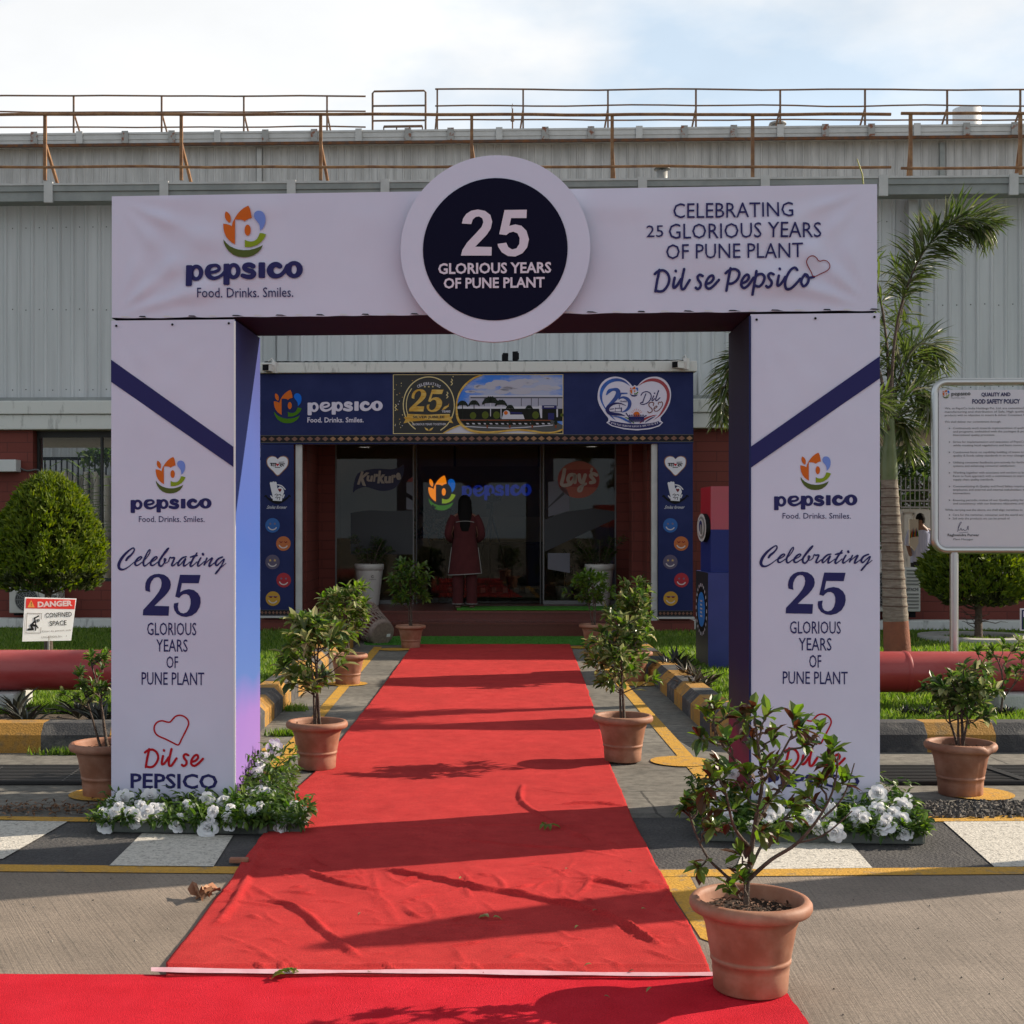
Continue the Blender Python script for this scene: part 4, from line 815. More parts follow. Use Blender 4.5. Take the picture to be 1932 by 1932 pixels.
# ------------------------------------------------------------------ porch
PFm = Frame((900-PX)/F*19.75, 19.75, -0.034)
def lx(x, y=950, d=0.0): return PFm.loc(x, y, d)[0]
def lz(y, x=900, d=0.0): return PFm.loc(x, y, d)[1]
def brick(name, c1, c2, mort, sc=1.0, bw=.5, rh=.13, axis='x', ms=.012):
    m = M(name, c1, 0.75); t, b_, L = nodes_of(m)
    tcn = t.nodes.new('ShaderNodeTexCoord'); sp = t.nodes.new('ShaderNodeSeparateXYZ'); cb = t.nodes.new('ShaderNodeCombineXYZ'); ad = t.nodes.new('ShaderNodeMath')
    L(tcn.outputs['Object'], sp.inputs[0]); L(sp.outputs[0], ad.inputs[0]); L(sp.outputs[1], ad.inputs[1]); L(ad.outputs[0], cb.inputs[0]); L(sp.outputs[2], cb.inputs[1])
    br_ = t.nodes.new('ShaderNodeTexBrick'); br_.inputs['Scale'].default_value = sc; br_.inputs['Brick Width'].default_value = bw; br_.inputs['Row Height'].default_value = rh; br_.inputs['Mortar Size'].default_value = ms
    br_.inputs['Color1'].default_value = (*c1, 1); br_.inputs['Color2'].default_value = (*c2, 1); br_.inputs['Mortar'].default_value = (*mort, 1); L(cb.outputs[0], br_.inputs['Vector']); L(br_.outputs['Color'], b_.inputs['Base Color'])
    bp = t.nodes.new('ShaderNodeBump'); bp.inputs['Strength'].default_value = .5; bp.inputs['Distance'].default_value = .01; bp.invert = True; L(br_.outputs['Fac'], bp.inputs['Height']); L(bp.outputs[0], b_.inputs['Normal']); return m
redbrick = brick('red_cladding_brick', (0.145,0.030,0.021), (0.17,0.037,0.026), (0.095,0.023,0.018), 1, .62, .15, ms=.006)
stained = M('stained_white_plaster', (0.30,0.30,0.28), 0.85, (0.60,0.60,0.57), 3.0, (.30,.44), stretch=(3.2,3.2,.8), bump=.2, bscale=20)
granite = M('red_granite', (0.085,0.022,0.016), 0.28, (0.13,0.034,0.024), 40, (.4,.7), spec=.5)
PW0, PW1 = lx(492, 780), lx(1307, 780); SZ0, SZ1 = 3.79, 3.95
SZ0 = lz(704); SZ1 = lz(684); BZ0 = lz(838); PLZ = lz(1170); GL = 2.15
porch = fthing(PFm, 'entrance_porch', 'porch with stained white roof slab and red brick sides over granite steps', 'porch')
b = MB(); b.box(lx(487,690), -.12, SZ0, lx(1313,690), 2.0, SZ1); b.obj('roof_slab', [stained], porch, bevel=.012)
pin0, pin1 = lx(570), lx(1230); gx0, gx1 = lx(632, 1000, GL), lx(1163, 1000, GL); FZ = .34
b = MB(); b.box(PW0+.02, .03, BZ0+.02, PW1-.02, .40, SZ0-.002); b.obj('lintel', [stained], porch)
b = MB(); b.box(PW0+.03, .41, BZ0+.14, PW1-.03, GL+.1, BZ0+.26); b.obj('ceiling', [M('porch_ceiling', (.30,.28,.25), .8)], porch)
for x0_, x1_ in ((PW0+.04, pin0-.03), (pin1+.03, PW1-.04)):
    b = MB(); b.box(x0_, .03, PLZ, x1_, .55, BZ0+.018); b.obj('pillar', [redbrick], porch)
    b = MB(); b.box(x0_-.05, -.02, .0, x1_+.06, .62, PLZ-.002); b.obj('plinth', [brick('plinth_brick', (0.135,0.030,0.022), (0.16,0.036,0.026), (0.09,0.024,0.018), 1, .5, .2, ms=.006)], porch, bevel=.006)
strip = M('pale_aluminium_strip', (0.42,0.41,0.40), .5, (.50,.49,.47), 4)
for x0_, x1_ in ((lx(558), lx(570)), (lx(1229), lx(1240))):
    b = MB(); b.box(x0_, -.015, PLZ, x1_, .05, BZ0); b.obj('corner_strip', [strip], porch)
for sgn, xo, xi in ((1, pin0, gx0), (-1, pin1, gx1)):
    b = MB(); b.box(min(xo, xo-.25*sgn), .56, FZ, max(xo, xo-.25*sgn), GL+.30, BZ0+.139); b.box(min(xo+.001*sgn, xi), GL, FZ, max(xo+.001*sgn, xi), GL+.25, BZ0+.139); b.obj('brick_wall', [redbrick], porch)
b = MB(); st1, st2 = lz(1174.5, 900, .05), FZ
b.box(pin0-.02, .0, 0.0, pin1+.02, .32, st1); b.box(pin0-.02, -.015, st1-.03, pin1+.02, .005, st1+.004)
b.obj('step', [granite], porch)
b = MB(); b.box(pin0-.02, .321, 0.0, pin1+.02, 2.6, FZ); b.box(pin0-.02, .306, FZ-.03, pin1+.02, .326, FZ+.004); b.obj('platform', [granite], porch)
b = MB(); g0, g1 = G(690, 1217.5), G(1118, 1217.5); b.add([(G(690,1218).x, 18.28, .004),(G(1122,1218).x, 18.28, .004),(G(1122,1218).x+.15, 19.72, .004),(G(690,1218).x-.12, 19.72, .004)], [(0,1,2,3)])
for k in range(1600):
    x = rnd.uniform(G(690,1218).x-.04, G(1122,1218).x+.04); y = rnd.uniform(18.3, 19.7); a = rnd.random()*6.28; q = .012; b.add([(x,y,.004),(x+q*math.cos(a),y+q*math.sin(a),.004),(x+rnd.uniform(-.01,.01),y,.022)], [(0,1,2)])
tag(b.obj('turf_carpet', turf), 'green artificial turf strip lying before the porch steps', 'turf mat')
b = MB(); q0, q1 = P(1007,1150,20.55), P(1217,1150,20.55); b.box(P(862,1150,20.35).x, 20.28, FZ+.001, P(1213-0,1150,20.35).x, 20.98, FZ+.022); 
b.v = [(x, y, z) for x, y, z in b.v]
tag(b.obj('door_mat', turf, bevel=.004), 'thin green door mat on top of the porch steps', 'door mat')
b.v = []
# fascia sign
fs = fthing(PFm, 'fascia_sign', 'navy fascia sign with wordmark, jubilee picture and heart emblem over porch', 'sign')
b = MB(); b.box(PW0, -.06, BZ0, PW1, .0, SZ0-.004); b.obj('board', [PANELNAVY], fs, bevel=.004)
PALE = M('pale_lilac_vinyl', (.60,.55,.66), .5); GOLD = M('gold_print', (0.50,0.27,0.045), .45, (0.62,0.42,0.13), 6, (.42,.6), stretch=(1,1,5)); GOLDL = M('pale_gold_print', (.62,.50,.25), .5)
l = MB(); full_logo(l, (516.6,735.7,569.5,798.6), (580,756.5,722.2,783), (580,787.5,686,797), PFm, -.064, (0,1,2,3), 4, 4, .018); l.obj('logo', [ORANGE, BLUEP, GREENP, GREENP, PALE], fs)
def diamonds(b, x0, x1, z, h, y, n, md, ml):
    b.poly([(x0, z-h), (x1, z-h), (x1, z+h), (x0, z+h)], y, md)
    for zz in (z-h*.92, z+h*.92): b.poly([(x0, zz-h*.06), (x1, zz-h*.06), (x1, zz+h*.06), (x0, zz+h*.06)], y-.001, ml)
    w = (x1-x0)/n
    for i in range(n):
        c = x0+w*(i+.5); b.poly([(c-w*.42, z), (c, z-h*.62), (c+w*.42, z), (c, z+h*.62)], y-.0015, 2+(1 if noise.noise((i*.13, 2, 0)) > .1 else 0))
DM = [M('dark_border_print', (.022,.02,.022), .5), M('grey_border_line', (.09,.085,.07), .5), M('brown_diamond', (.16,.07,.045), .5), M('copper_diamond', (.27,.135,.06), .5)]
l = MB(); diamonds(l, PW0, PW1, lz(828), .055, -.0645, 56, 0, 1); l.obj('diamond_border', DM, fs)
# jubilee picture: a flat print in layers
jm = lambda x, y: PFm.loc((880+x/4.2933)*K, (850+y/4.2933)*K, -.066)
jx = (1852-150)/4.2933*K; unit = (jm(1000,400)[0]-jm(0,400)[0])/1000
JC = dict(black=M('black_gold_ground', (.014,.013,.012), .5), gold=GOLD, goldl=GOLDL, sky=None, cloud=M('printed_cloud', (.42,.40,.47), .5), wall=M('printed_wall', (.34,.33,.41), .5), dark=M('printed_dark', (.018,.018,.016), .5), palm=M('printed_palm', (.02,.025,.02), .5), shrub=M('printed_shrub', (.08,.10,.02), .5), road=M('printed_road', (.085,.085,.085), .5), white=M('printed_white', (.52,.50,.56), .5), navy=NAVY, orange=ORANGE, red=M('printed_pot', (.20,.06,.03), .5))
skyp = M('printed_sky', (.06,.19,.62), .5, (.36,.38,.52), 1.6, (.40,.56), stretch=(1,1,2.2)); JC['sky'] = skyp
jn = list(JC); ji = {k: i for i, k in enumerate(jn)}
l = MB(); Y0 = -.066
def jp(pts, layer, m): l.poly([jm(*p) for p in pts], Y0-.0012*layer, ji[m])
def js(pts, w, layer, m, closed=False): l.stroke([(*jm(p[0], p[1]), (p[2] if len(p) > 2 else w)*unit) for p in pts], Y0-.0012*layer, ji[m], 3, closed)
jp([(150,92),(1852,92),(1852,688),(150,688)], 0, 'goldl'); jp([(157,99),(1845,99),(1845,681),(157,681)], 1, 'black')
PICT = cat([(1040,99),(960,130),(880,190),(820,270),(790,360),(785,450),(800,540),(850,610),(930,655),(1050,672),(1180,672)], 4)+[(1300,655),(1420,648),(1560,665),(1640,678),(1760,672),(1845,650),(1845,99)]
jp(PICT, 2, 'sky')
jp([(660,681),(720,640),(830,600),(900,650),(980,676),(1010,681)], 2.5, 'white'); jp([(1200,681),(1300,662),(1420,654),(1560,672),(1620,681)], 2.5, 'white')
for cx_, cy_, w_, h_ in ((1060,215,110,22),(1240,190,170,34),(1420,185,150,40),(1520,160,90,24),(1680,230,160,26),(1350,250,240,34),(960,265,90,16),(1690,130,40,12),(1640,105,26,8)):
    for q in range(7):
        l.disc(jm(cx_+rnd.uniform(-w_,w_)*.7, cy_+rnd.uniform(-h_,h_)*.6), w_*unit*rnd.uniform(.28,.5), Y0-.0036-.00008*rnd.randint(0,9), ji['cloud'], 14, h_*unit*rnd.uniform(.5,.8))
jp([(915,305),(1845,305),(1845,440),(800,440),(830,400),(915,400)], 4, 'wall'); jp([(915,303),(1845,303),(1845,314),(915,314)], 5, 'white'); jp([(925,322),(1845,322),(1845,331),(925,331)], 5, 'dark')
for xx in (1060,1430,1530,1600,1790): jp([(xx,332),(xx+5,332),(xx+5,410),(xx,410)], 5, 'dark')
jp([(793,436),(1845,436),(1845,560),(808,545)], 5, 'dark'); jp([(795,414),(1640,414),(1640,436),(793,436)], 6, 'white')
jp([(808,540),(1740,548),(1845,600),(1845,650),(1760,672),(1640,678),(1560,665),(1420,648),(1300,655),(1180,672),(1050,672),(930,655),(850,610),(815,560)], 6, 'road')
jp([(830,556),(1720,556),(1735,600),(870,600)], 7, 'dark')
for k in range(15): jp([(880+k*58,580),(905+k*58,580),(915+k*58,592),(890+k*58,592)], 8, 'white')
js([(845,612),(1300,630),(1745,600)], 4, 8, 'white'); jp([(810,545),(1725,548),(1725,558),(815,556)], 8, 'red')
for cx_, cy_, k in ((845,405,1),(960,400,1),(1125,380,1.5),(1230,400,1.1),(1320,440,.8),(1510,440,.7)):
    js([(cx_,cy_-10*k),(cx_,cy_+130)], 4, 7, 'white' if k > 1 else 'palm')
    for a in range(9):
        an = math.radians(-10+a*25); js([(cx_,cy_-10),(cx_+34*k*math.cos(an),cy_-10-34*k*math.sin(an)-6),(cx_+52*k*math.cos(an),cy_+4-22*k*math.sin(an)*.6)], 6*k, 8, 'palm')
for cx_, cy_, k in ((950,505,32),(1072,500,34),(1185,500,34),(1575,500,34),(1838,500,16)): l.disc(jm(cx_, cy_), k*unit, Y0-.0097, ji['shrub'], 16, k*1.1*unit)
jp([(1235,540),(1250,495),(1450,495),(1465,540)], 9, 'white'); l.disc(jm(1285,488), 36*unit, Y0-.0112, ji['white'], 18); l.disc(jm(1278,478), 20*unit, Y0-.0118, ji['orange'], 14); jp([(1320,468),(1440,474),(1440,490),(1325,486)], 10, 'navy')
jp([(1605,405),(1640,405),(1640,530),(1625,530)], 9, 'white'); jp([(1635,403),(1785,403),(1785,438),(1635,438)], 9, 'navy'); jp([(1660,414),(1760,414),(1760,422),(1660,422)], 10, 'white'); jp([(1782,440),(1798,440),(1798,520),(1785,520)], 9, 'white'); jp([(1700,480),(1760,480),(1760,545),(1700,545)], 9, 'navy')
for xx in (1090,1315,1540,1775):
    jp([(xx-8,600),(xx+12,600),(xx+9,630),(xx-5,630)], 10, 'red'); l.disc(jm(xx+2,575), 17*unit, Y0-.0125, ji['palm'], 10, 24*unit)
js([(1040,99,6),(960,130,8),(880,190,9),(820,270,9),(790,360,7),(785,450,9),(800,540,12),(850,610,12),(930,655,12),(1050,672,10),(1180,668,9),(1300,655,9),(1420,648,8),(1560,662,9),(1640,675,8),(1760,672,8),(1843,645,8)], 8, 11, 'gold'); js([(650,681,4),(720,642,7),(780,615,7),(835,597,5)], 6, 11, 'gold')
js([(508+255*math.cos(a), 400-282*math.sin(a)) for a in [math.radians(q) for q in range(-62, 243, 15)]], 5, 2, 'goldl'); js([(508+225*math.cos(a), 400-255*math.sin(a)) for a in [math.radians(q) for q in range(140, 245, 15)]], 4, 3, 'goldl')
f_, kx, kz = boxmap((0,0,100,100), ((880+328/4.2933)*K, (850+240/4.2933)*K, (880+655/4.2933)*K, (850+470/4.2933)*K), PFm, -.066)
for pz in SERIF25:
    l.poly([(lambda a: (a[0]+.10*(a[1]-f_((0,100))[1])-.03, a[1]))(f_(((p[0]-498)/9.34, (p[1]-520)/7))) for p in pz], Y0-.007, ji['gold'])
def jt(t, x0, y0, x1, y1, layer, m, **k_):
    a, c_ = jm(x0, y1), jm(x1, y0); l.text(t, (a[0], a[1], c_[0], c_[1]), Y0-.0012*layer, ji[m], **k_)
def arc_text(b, t, cfun, r, a0, a1, h, y, m, bold=.02):
    n = len(t)
    for i, ch in enumerate(t):
        if ch == ' ': continue
        a = a0+(a1-a0)*(i+.5)/n; x, z = cfun(a, r); w = abs(a1-a0)*r/n*.82*(0.35 if ch in "I1" else 1)
        b.text(ch, (x-w/2, z-h/2, x+w/2, z+h/2), y, m, bold=bold, rot=a-math.pi/2 if a1 < a0 else a+math.pi/2)
c0 = jm(508, 400); arc_text(l, 'CELEBRATING', lambda a, r: (c0[0]+r*math.cos(a), c0[1]+r*math.sin(a)), 215*unit, math.radians(123), math.radians(57), 28*unit, Y0-.006, ji['white'])
for q in (-40, 0, 40):
    sx, sz = jm(508+q, 216); l.poly([(sx+(11 if i % 2 == 0 else 5)*unit*math.sin(i*math.pi/5), sz+(11 if i % 2 == 0 else 5)*unit*math.cos(i*math.pi/5)) for i in range(10)], Y0-.006, ji['goldl'])
jp([(255,582),(275,545),(258,520),(300,515),(300,572)], 4, 'gold'); jp([(752,582),(732,545),(750,520),(712,515),(712,572)], 4, 'gold'); jp([(290,488),(500,496),(718,488),(718,556),(500,550),(290,568)], 6, 'gold')
jt('SILVER JUBILEE', 348, 506, 665, 540, 8, 'black', bold=.03); jt('YEARS', 637, 452, 724, 475, 6, 'white', bold=.03); jt('GLORIOUS YEARS TOGETHER', 342, 580, 680, 602, 6, 'white', bold=.02)
jp([(463,620),(500,640),(508,660),(480,650)], 6, 'gold'); jp([(556,620),(518,640),(510,660),(538,650)], 6, 'gold'); jp([(637,452),(660,418),(700,400),(712,380),(705,415),(672,440)], 6, 'gold')
for k in range(38):
    x = rnd.choice((rnd.uniform(165,250), rnd.uniform(700,800), rnd.uniform(200,860))); y = rnd.uniform(105,670)
    if math.hypot(x-508, (y-400)*.9) < 262 or (x > 640 and y > 250 and x+y*.2 > 800) or x > 1000-y*.8: continue
    a = rnd.random()*3; l.poly([(lambda c_: (c_[0]+rnd.uniform(3,8)*unit*math.cos(a+q), c_[1]+rnd.uniform(3,8)*unit*math.sin(a+q)))(jm(x, y)) for q in (0, 1.6, 3.1, 4.7)], Y0-.0036, ji[rnd.choice(('goldl','white','gold'))])
for x, y in ((735,140),(690,270),(175,395)): js([(x,y),(x+10,y+14),(x-6,y+28),(x+10,y+44),(x-4,y+60)], 4, 4, 'goldl')
l.obj('jubilee_picture', [JC[k] for k in jn], fs)
# heart emblem
hm = lambda x, y: PFm.loc((1380+x/9.66)*K, (870+y/9.66)*K, -.064); hu = (hm(1000,400)[0]-hm(0,400)[0])/1000
HC = [M('emblem_white', (.62,.57,.68), .5), M('emblem_blue', (.02,.045,.22), .5, (.014,.10,.42), 5, (.4,.6)), M('emblem_red', (.30,.03,.04), .5), NAVY, ORANGE, GREENP, M('emblem_maroon', (.14,.03,.02), .5)]
l = MB(); Y0h = -.064
def hp(pts, layer, m, smooth=0): l.poly([hm(*p) for p in (cat(pts, smooth, True) if smooth else pts)], Y0h-.0012*layer, m)
def hs(pts, layer, m, w=10): l.stroke([(*hm(p[0], p[1]), (p[2] if len(p) > 2 else w)*hu) for p in pts], Y0h-.0012*layer, m, 4)
hp(cat([(350,1000),(200,800),(120,620),(112,450),(160,270),(270,140),(420,75),(570,70),(720,120),(840,220),(900,285),(940,255),(1000,280),(1080,190),(1200,105),(1350,68),(1500,80),(1640,160),(1735,310),(1760,480),(1730,660),(1640,840),(1520,990)], 3)+[(1530,1060),(1580,1100),(1500,1180),(1300,1245),(1000,1275),(700,1250),(430,1180),(305,1100),(350,1060)], 0, 0)
hp(cat([(378,1050),(700,1110),(1000,1130),(1300,1110),(1500,1060)], 4)+[(1480,1085),(1550,1100)]+cat([(1480,1160),(1300,1215),(1000,1242),(700,1218),(440,1160)], 4)+[(345,1100),(400,1085)], 1, 3)
hp(cat([(530,1060),(400,960),(280,800),(190,640),(155,480),(190,310),(300,180),(450,110),(600,110),(740,170),(845,285)], 4)+cat([(845,285),(720,205),(590,172),(450,190),(330,260),(240,390),(212,520),(235,660),(320,820),(430,950)], 4), 2, 1)
hp(cat([(1010,285),(1120,190),(1250,120),(1400,105),(1540,150),(1660,260),(1728,420),(1722,580),(1650,760),(1530,930),(1340,1060)], 4)+cat([(1340,1060),(1480,940),(1590,760),(1655,590),(1660,430),(1600,300),(1500,215),(1370,175),(1240,180),(1120,220)], 4), 2, 2)
hs([(310,470,14),(370,390,40),(460,355,30),(550,370,46),(570,450,54),(510,560,46),(400,680,36),(320,770,30),(300,830,14)], 3, 1); hs([(640,445,20),(770,440,14)], 3, 1); hs([(640,440,12),(590,570,16)], 3, 1); hs([(600,560,14),(680,530,24),(780,570,36),(830,650,40),(810,760,36),(740,830,24),(660,865,8)], 3, 1)
hs([(740,715,6),(600,665,14),(460,680,24),(360,740,36),(330,820,40),(380,890,38),(500,910,34),(620,920,24),(720,950,6)], 4, 3)
hp([(500,760),(510,760),(510,850),(500,850)], 4, 3); hp([(380,850),(660,850),(660,862),(380,862)], 4, 3); hp([(500,770),(650,770),(650,785),(500,785)], 4, 3); hp([(632,760),(655,760),(655,850),(632,850)], 4, 3); hs([(390,800),(470,790)], 4, 3, 9); hs([(600,700),(605,760)], 4, 3, 6)
a, c_ = hm(600, 640), hm(765, 605); l.text('YEARS', (a[0], a[1], c_[0], c_[1]), Y0h-.005, 3, bold=.02)
hs([(1085,485),(1130,425),(1220,405),(1300,450),(1310,540),(1250,640),(1150,690),(1080,680),(1080,650),(1130,640)], 3, 3, 11); hs([(1195,450),(1160,540),(1120,650)], 3, 3, 11); hs([(1370,500),(1330,590),(1350,605),(1390,560)], 3, 3, 11); hs([(1480,380),(1430,520),(1415,590),(1440,605),(1510,540)], 3, 3, 12); hp([(1385,465),(1365,430),(1385,425),(1390,432),(1398,425),(1415,432)], 3, 3)
hs([(1360,715),(1370,660),(1320,640),(1265,670),(1270,730),(1330,790),(1330,850),(1270,880),(1235,850)], 3, 6, 10); hs([(1385,790),(1440,750),(1440,725),(1400,740),(1375,790),(1395,840),(1470,830),(1550,740),(1570,670),(1550,632),(1510,650),(1500,640),(1475,650),(1475,690)], 3, 6, 9)
draw_icon(l, ((1380+835/9.66)*K, (870+285/9.66)*K, (1380+1025/9.66)*K, (870+515/9.66)*K), PFm, Y0h-.006, (4,1,5,3))
l.disc(hm(985,925), 75*hu, Y0h-.004, 4, 24)
for k in range(7):
    a_ = math.radians(30+k*20); hs([(985+100*math.cos(a_), 925-100*math.sin(a_)), (985+135*math.cos(a_), 925-135*math.sin(a_))], 3, 4, 4)
for k in range(7):
    x = 830+k*50; l.disc(hm(x, 935), 17*hu, Y0h-.006, 3, 10); hp([(x-28,960),(x+28,960),(x+20,1090),(x+6,1090),(x,1020),(x-6,1090),(x-20,1090)], 5.3, 3)
hs([(820,980),(780,930),(750,890)], 5, 3, 12); hs([(1130,980),(1170,960),(1200,940)], 5, 3, 12); hs([(840,985),(1120,985)], 5.6, 3, 16)
hs([(440,960,4),(600,980,18),(740,1040,24),(860,1110,10)], 4, 1); hs([(720,980,4),(820,1020,14),(920,1110,10)], 4, 5); hs([(1060,1110,8),(1150,1030,24),(1300,960,14),(1430,930,4)], 4, 2); hs([(1180,1090,8),(1290,1020,14),(1400,960,4)], 4, 3)
arc_text(l, '- PUNE PLANT CELEBRATING GLORIOUS 25 YEARS WITH DIL SE -', lambda a, r: (hm(940,400)[0]+r*math.cos(a), hm(940,-540)[1]+r*math.sin(a)), 1730*hu, math.radians(-107.5), math.radians(-72.5), 40*hu, Y0h-.004, 0, .02)
l.obj('heart_emblem', HC, fs)
# pillar sign panels with stickers
def smiley(b, c, r, y, mcol, kind, u):
    b.disc(c, r, y, mcol, 28)
    b.stroke([(c[0]+r*.62*math.cos(math.radians(q)), c[1]+r*.62*math.sin(math.radians(q))+r*.02, r*.075) for q in range(205, 340, 15)], y-.0015, 5, 2)
    e = r*.32
    for s_ in (-1, 1):
        ex, ez = c[0]+s_*e, c[1]+r*.22
        if kind == 0: b.disc((ex, ez), r*.15, y-.0015, 7, 10)
        elif kind == 1: b.stroke([(ex-r*.17, ez+r*.05, r*.05), (ex, ez-r*.07, r*.05), (ex+r*.17, ez+r*.05, r*.05)], y-.0015, 6)
        elif kind == 2: b.poly([(ex+(r*.22 if i % 2 == 0 else r*.09)*math.sin(i*math.pi/5), ez+(r*.22 if i % 2 == 0 else r*.09)*math.cos(i*math.pi/5)) for i in range(10)], y-.0015, 9)
        elif kind == 3: b.disc((ex, ez), r*.13, y-.0015, 7, 10)
        else: b.prism([(ex-r*.22, ez+r*.08), (ex+r*.24, ez+r*.08), (ex+r*.16, ez-r*.12), (ex-r*.12, ez-r*.12)], y-.0016, y-.0012, 6)
    if kind == 4: b.stroke([(c[0]-r*.68, c[1]+r*.32, r*.035), (c[0]+r*.68, c[1]+r*.32, r*.035)], y-.0015, 7, 0)
STM = [M('sticker_blue', (.012,.09,.31), .5), M('sticker_orange', (.42,.11,.025), .5), M('sticker_purple', (.085,.065,.115), .5), M('sticker_red', (.34,.010,.022), .5), M('sticker_yellow', (.47,.24,.018), .5), M('smile_white', (.50,.44,.44), .5), M('maroon_print', (.16,.012,.02), .5), M('grey_eye_print', (.16,.13,.20), .5), M('sticker_white', (.62,.60,.64), .5), M('star_gold', (.55,.36,.12), .5), M('copper_edge', (.26,.11,.05), .5), BLACKP, REDP]
def pillar_sign(label, dx, xa, xb):
    root = fthing(PFm, 'pillar_sign', label, 'sign', 'navy sticker panels beside the porch door')
    z0 = lz(1166); b = MB(); b.box(lx(xa), -.06, z0+.03, lx(xb), .0, BZ0-.004); b.obj('panel', [PANELNAVY], root, bevel=.003)
    b = MB(); b.box(lx(xa), -.075, z0, lx(xb+3), .01, z0+.028); b.obj('base_rail', [strip], root)
    l = MB(); diamonds(l, lx(xa), lx(xb), lz(1156), .04, -.0635, 9, 0, 1); l.obj('diamond_border', DM, root)
    pm = lambda x, y: PFm.loc((590+x/4.2)*K+dx, (1000+y/4.2)*K, -.064); u = (pm(1000,900)[0]-pm(0,900)[0])/1000
    for k, (cx_, cy_) in enumerate(((187,937),(293,1115),(187,1295),(296,1473),(191,1653))):
        s_ = MB(); smiley(s_, pm(cx_, cy_), 71*u, -.064, k, k, u); o = s_.obj('smiley_sticker', STM, root); o['label'] = ('blue','orange','purple','red','yellow')[k]+' smiling face sticker'
    s_ = MB(); hh = [(237,455),(190,410),(140,360),(126,310),(140,275),(175,258),(215,265),(237,285),(262,265),(300,258),(335,275),(345,310),(335,360),(290,410)]
    cx_, cy_ = 237, 345
    s_.poly([pm(*p) for p in cat(hh, 3, True)], -.064, 10); s_.poly([pm(cx_+(p[0]-cx_)*.92, cy_+(p[1]-cy_)*.92) for p in cat(hh, 3, True)], -.0655, 8)
    T = lambda pts, w=4: s_.stroke([(*pm(*p), w*u) for p in pts], -.067, 11, 2)
    T([(165,330),(222,330)]); T([(252,335),(305,335)]); T([(180,330),(172,350),(185,355),(182,340)]); T([(200,330),(200,358)]); T([(215,330),(215,358)]); T([(262,335),(275,345),(258,352),(275,360)]); T([(295,335),(283,348),(297,356)]); T([(250,320),(300,318)], 3); T([(212,370),(260,370)], 3)
    s_.poly([pm(*p) for p in ((236,360),(222,342),(222,334),(230,332),(236,338),(243,332),(251,335),(250,343))], -.0672, 12); s_.obj('heart_sticker', STM, root)
    s_ = MB(); U = lambda pts, w, m=8: s_.stroke([(*pm(p[0], p[1]), (p[2] if len(p) > 2 else w)*u) for p in pts], -.064, m, 3)
    U([(172,525),(188,600),(200,650)], 12); U([(195,520),(205,590),(212,650)], 12); U([(215,522),(222,590),(228,650)], 12); s_.poly([pm(*p) for p in ((185,600),(230,580),(260,555),(290,575),(300,610),(285,650),(278,700),(190,695))], -.0662, 8)
    s_.poly([pm(*p) for p in ((257,612),(242,590),(243,578),(252,576),(258,584),(268,576),(276,585),(270,602))], -.0675, 6); U([(235,540),(275,550),(310,585)], 5); U([(170,650),(185,670)], 6); U([(300,640),(290,665)], 6)
    T2 = lambda pts, w=3: s_.stroke([(*pm(*p), w*u) for p in pts], -.0676, 11, 2)
    T2([(210,640),(225,630),(240,640),(225,650)]); T2([(245,640),(262,635),(270,648)]); T2([(215,665),(235,660),(232,680)]); T2([(245,665),(260,662),(255,685)])
    U([(118,648,6),(160,685,10),(235,712,16),(310,685,10),(352,648,6)], 9, 11); U([(110,655),(120,645),(132,650)], 5, 11); U([(342,648),(352,643),(362,655)], 5, 11); s_.obj('hand_sticker', STM, root)
    s_ = MB(); a, c_ = pm(128, 775), pm(340, 742); s_.text('Smiles forever', (a[0], a[1], c_[0]-.03, c_[1]), -.064, 8, bold=.0, skew=.45); s_.obj('lettering', STM, root)
pillar_sign('navy panel of smiley stickers left of the porch opening', 0, 492.5, 555)
pillar_sign('navy panel of smiley stickers right of the porch opening', 750.5, 1241, 1306)

# ------------------------------------------------------------------ glass front and lobby
def tinted(name, tint, fres=.10, rough=.0):
    m = bpy.data.materials.new(name); m.use_nodes = True; t = m.node_tree; t.nodes.remove(t.nodes['Principled BSDF']); out = t.nodes['Material Output']; L = t.links.new
    tr = t.nodes.new('ShaderNodeBsdfTransparent'); tr.inputs[0].default_value = (*tint, 1); gl = t.nodes.new('ShaderNodeBsdfGlossy'); gl.inputs['Roughness'].default_value = rough; gl.inputs['Color'].default_value = (1,1,1,1)
    fr = t.nodes.new('ShaderNodeFresnel'); fr.inputs[0].default_value = 1.45; mu = t.nodes.new('ShaderNodeMath'); mu.operation = 'MULTIPLY'; mu.inputs[1].default_value = fres/.04
    mx = t.nodes.new('ShaderNodeMixShader'); L(fr.outputs[0], mu.inputs[0]); L(mu.outputs[0], mx.inputs[0]); L(tr.outputs[0], mx.inputs[1]); L(gl.outputs[0], mx.inputs[2]); L(mx.outputs[0], out.inputs[0]); return m
GLASS = tinted('dark_tinted_glass', (.66,.66,.62), .02); alu = M('dark_glass_frame', (.05,.05,.05), .4, metal=.6)
xa, xb, xc, xd = gx0+.01, lx(781, 1000, GL), lx(1024.5, 1000, GL), gx1-.01; GT = BZ0+.138
def gpx(x, y, d=GL): return PFm.loc(x, y, d)
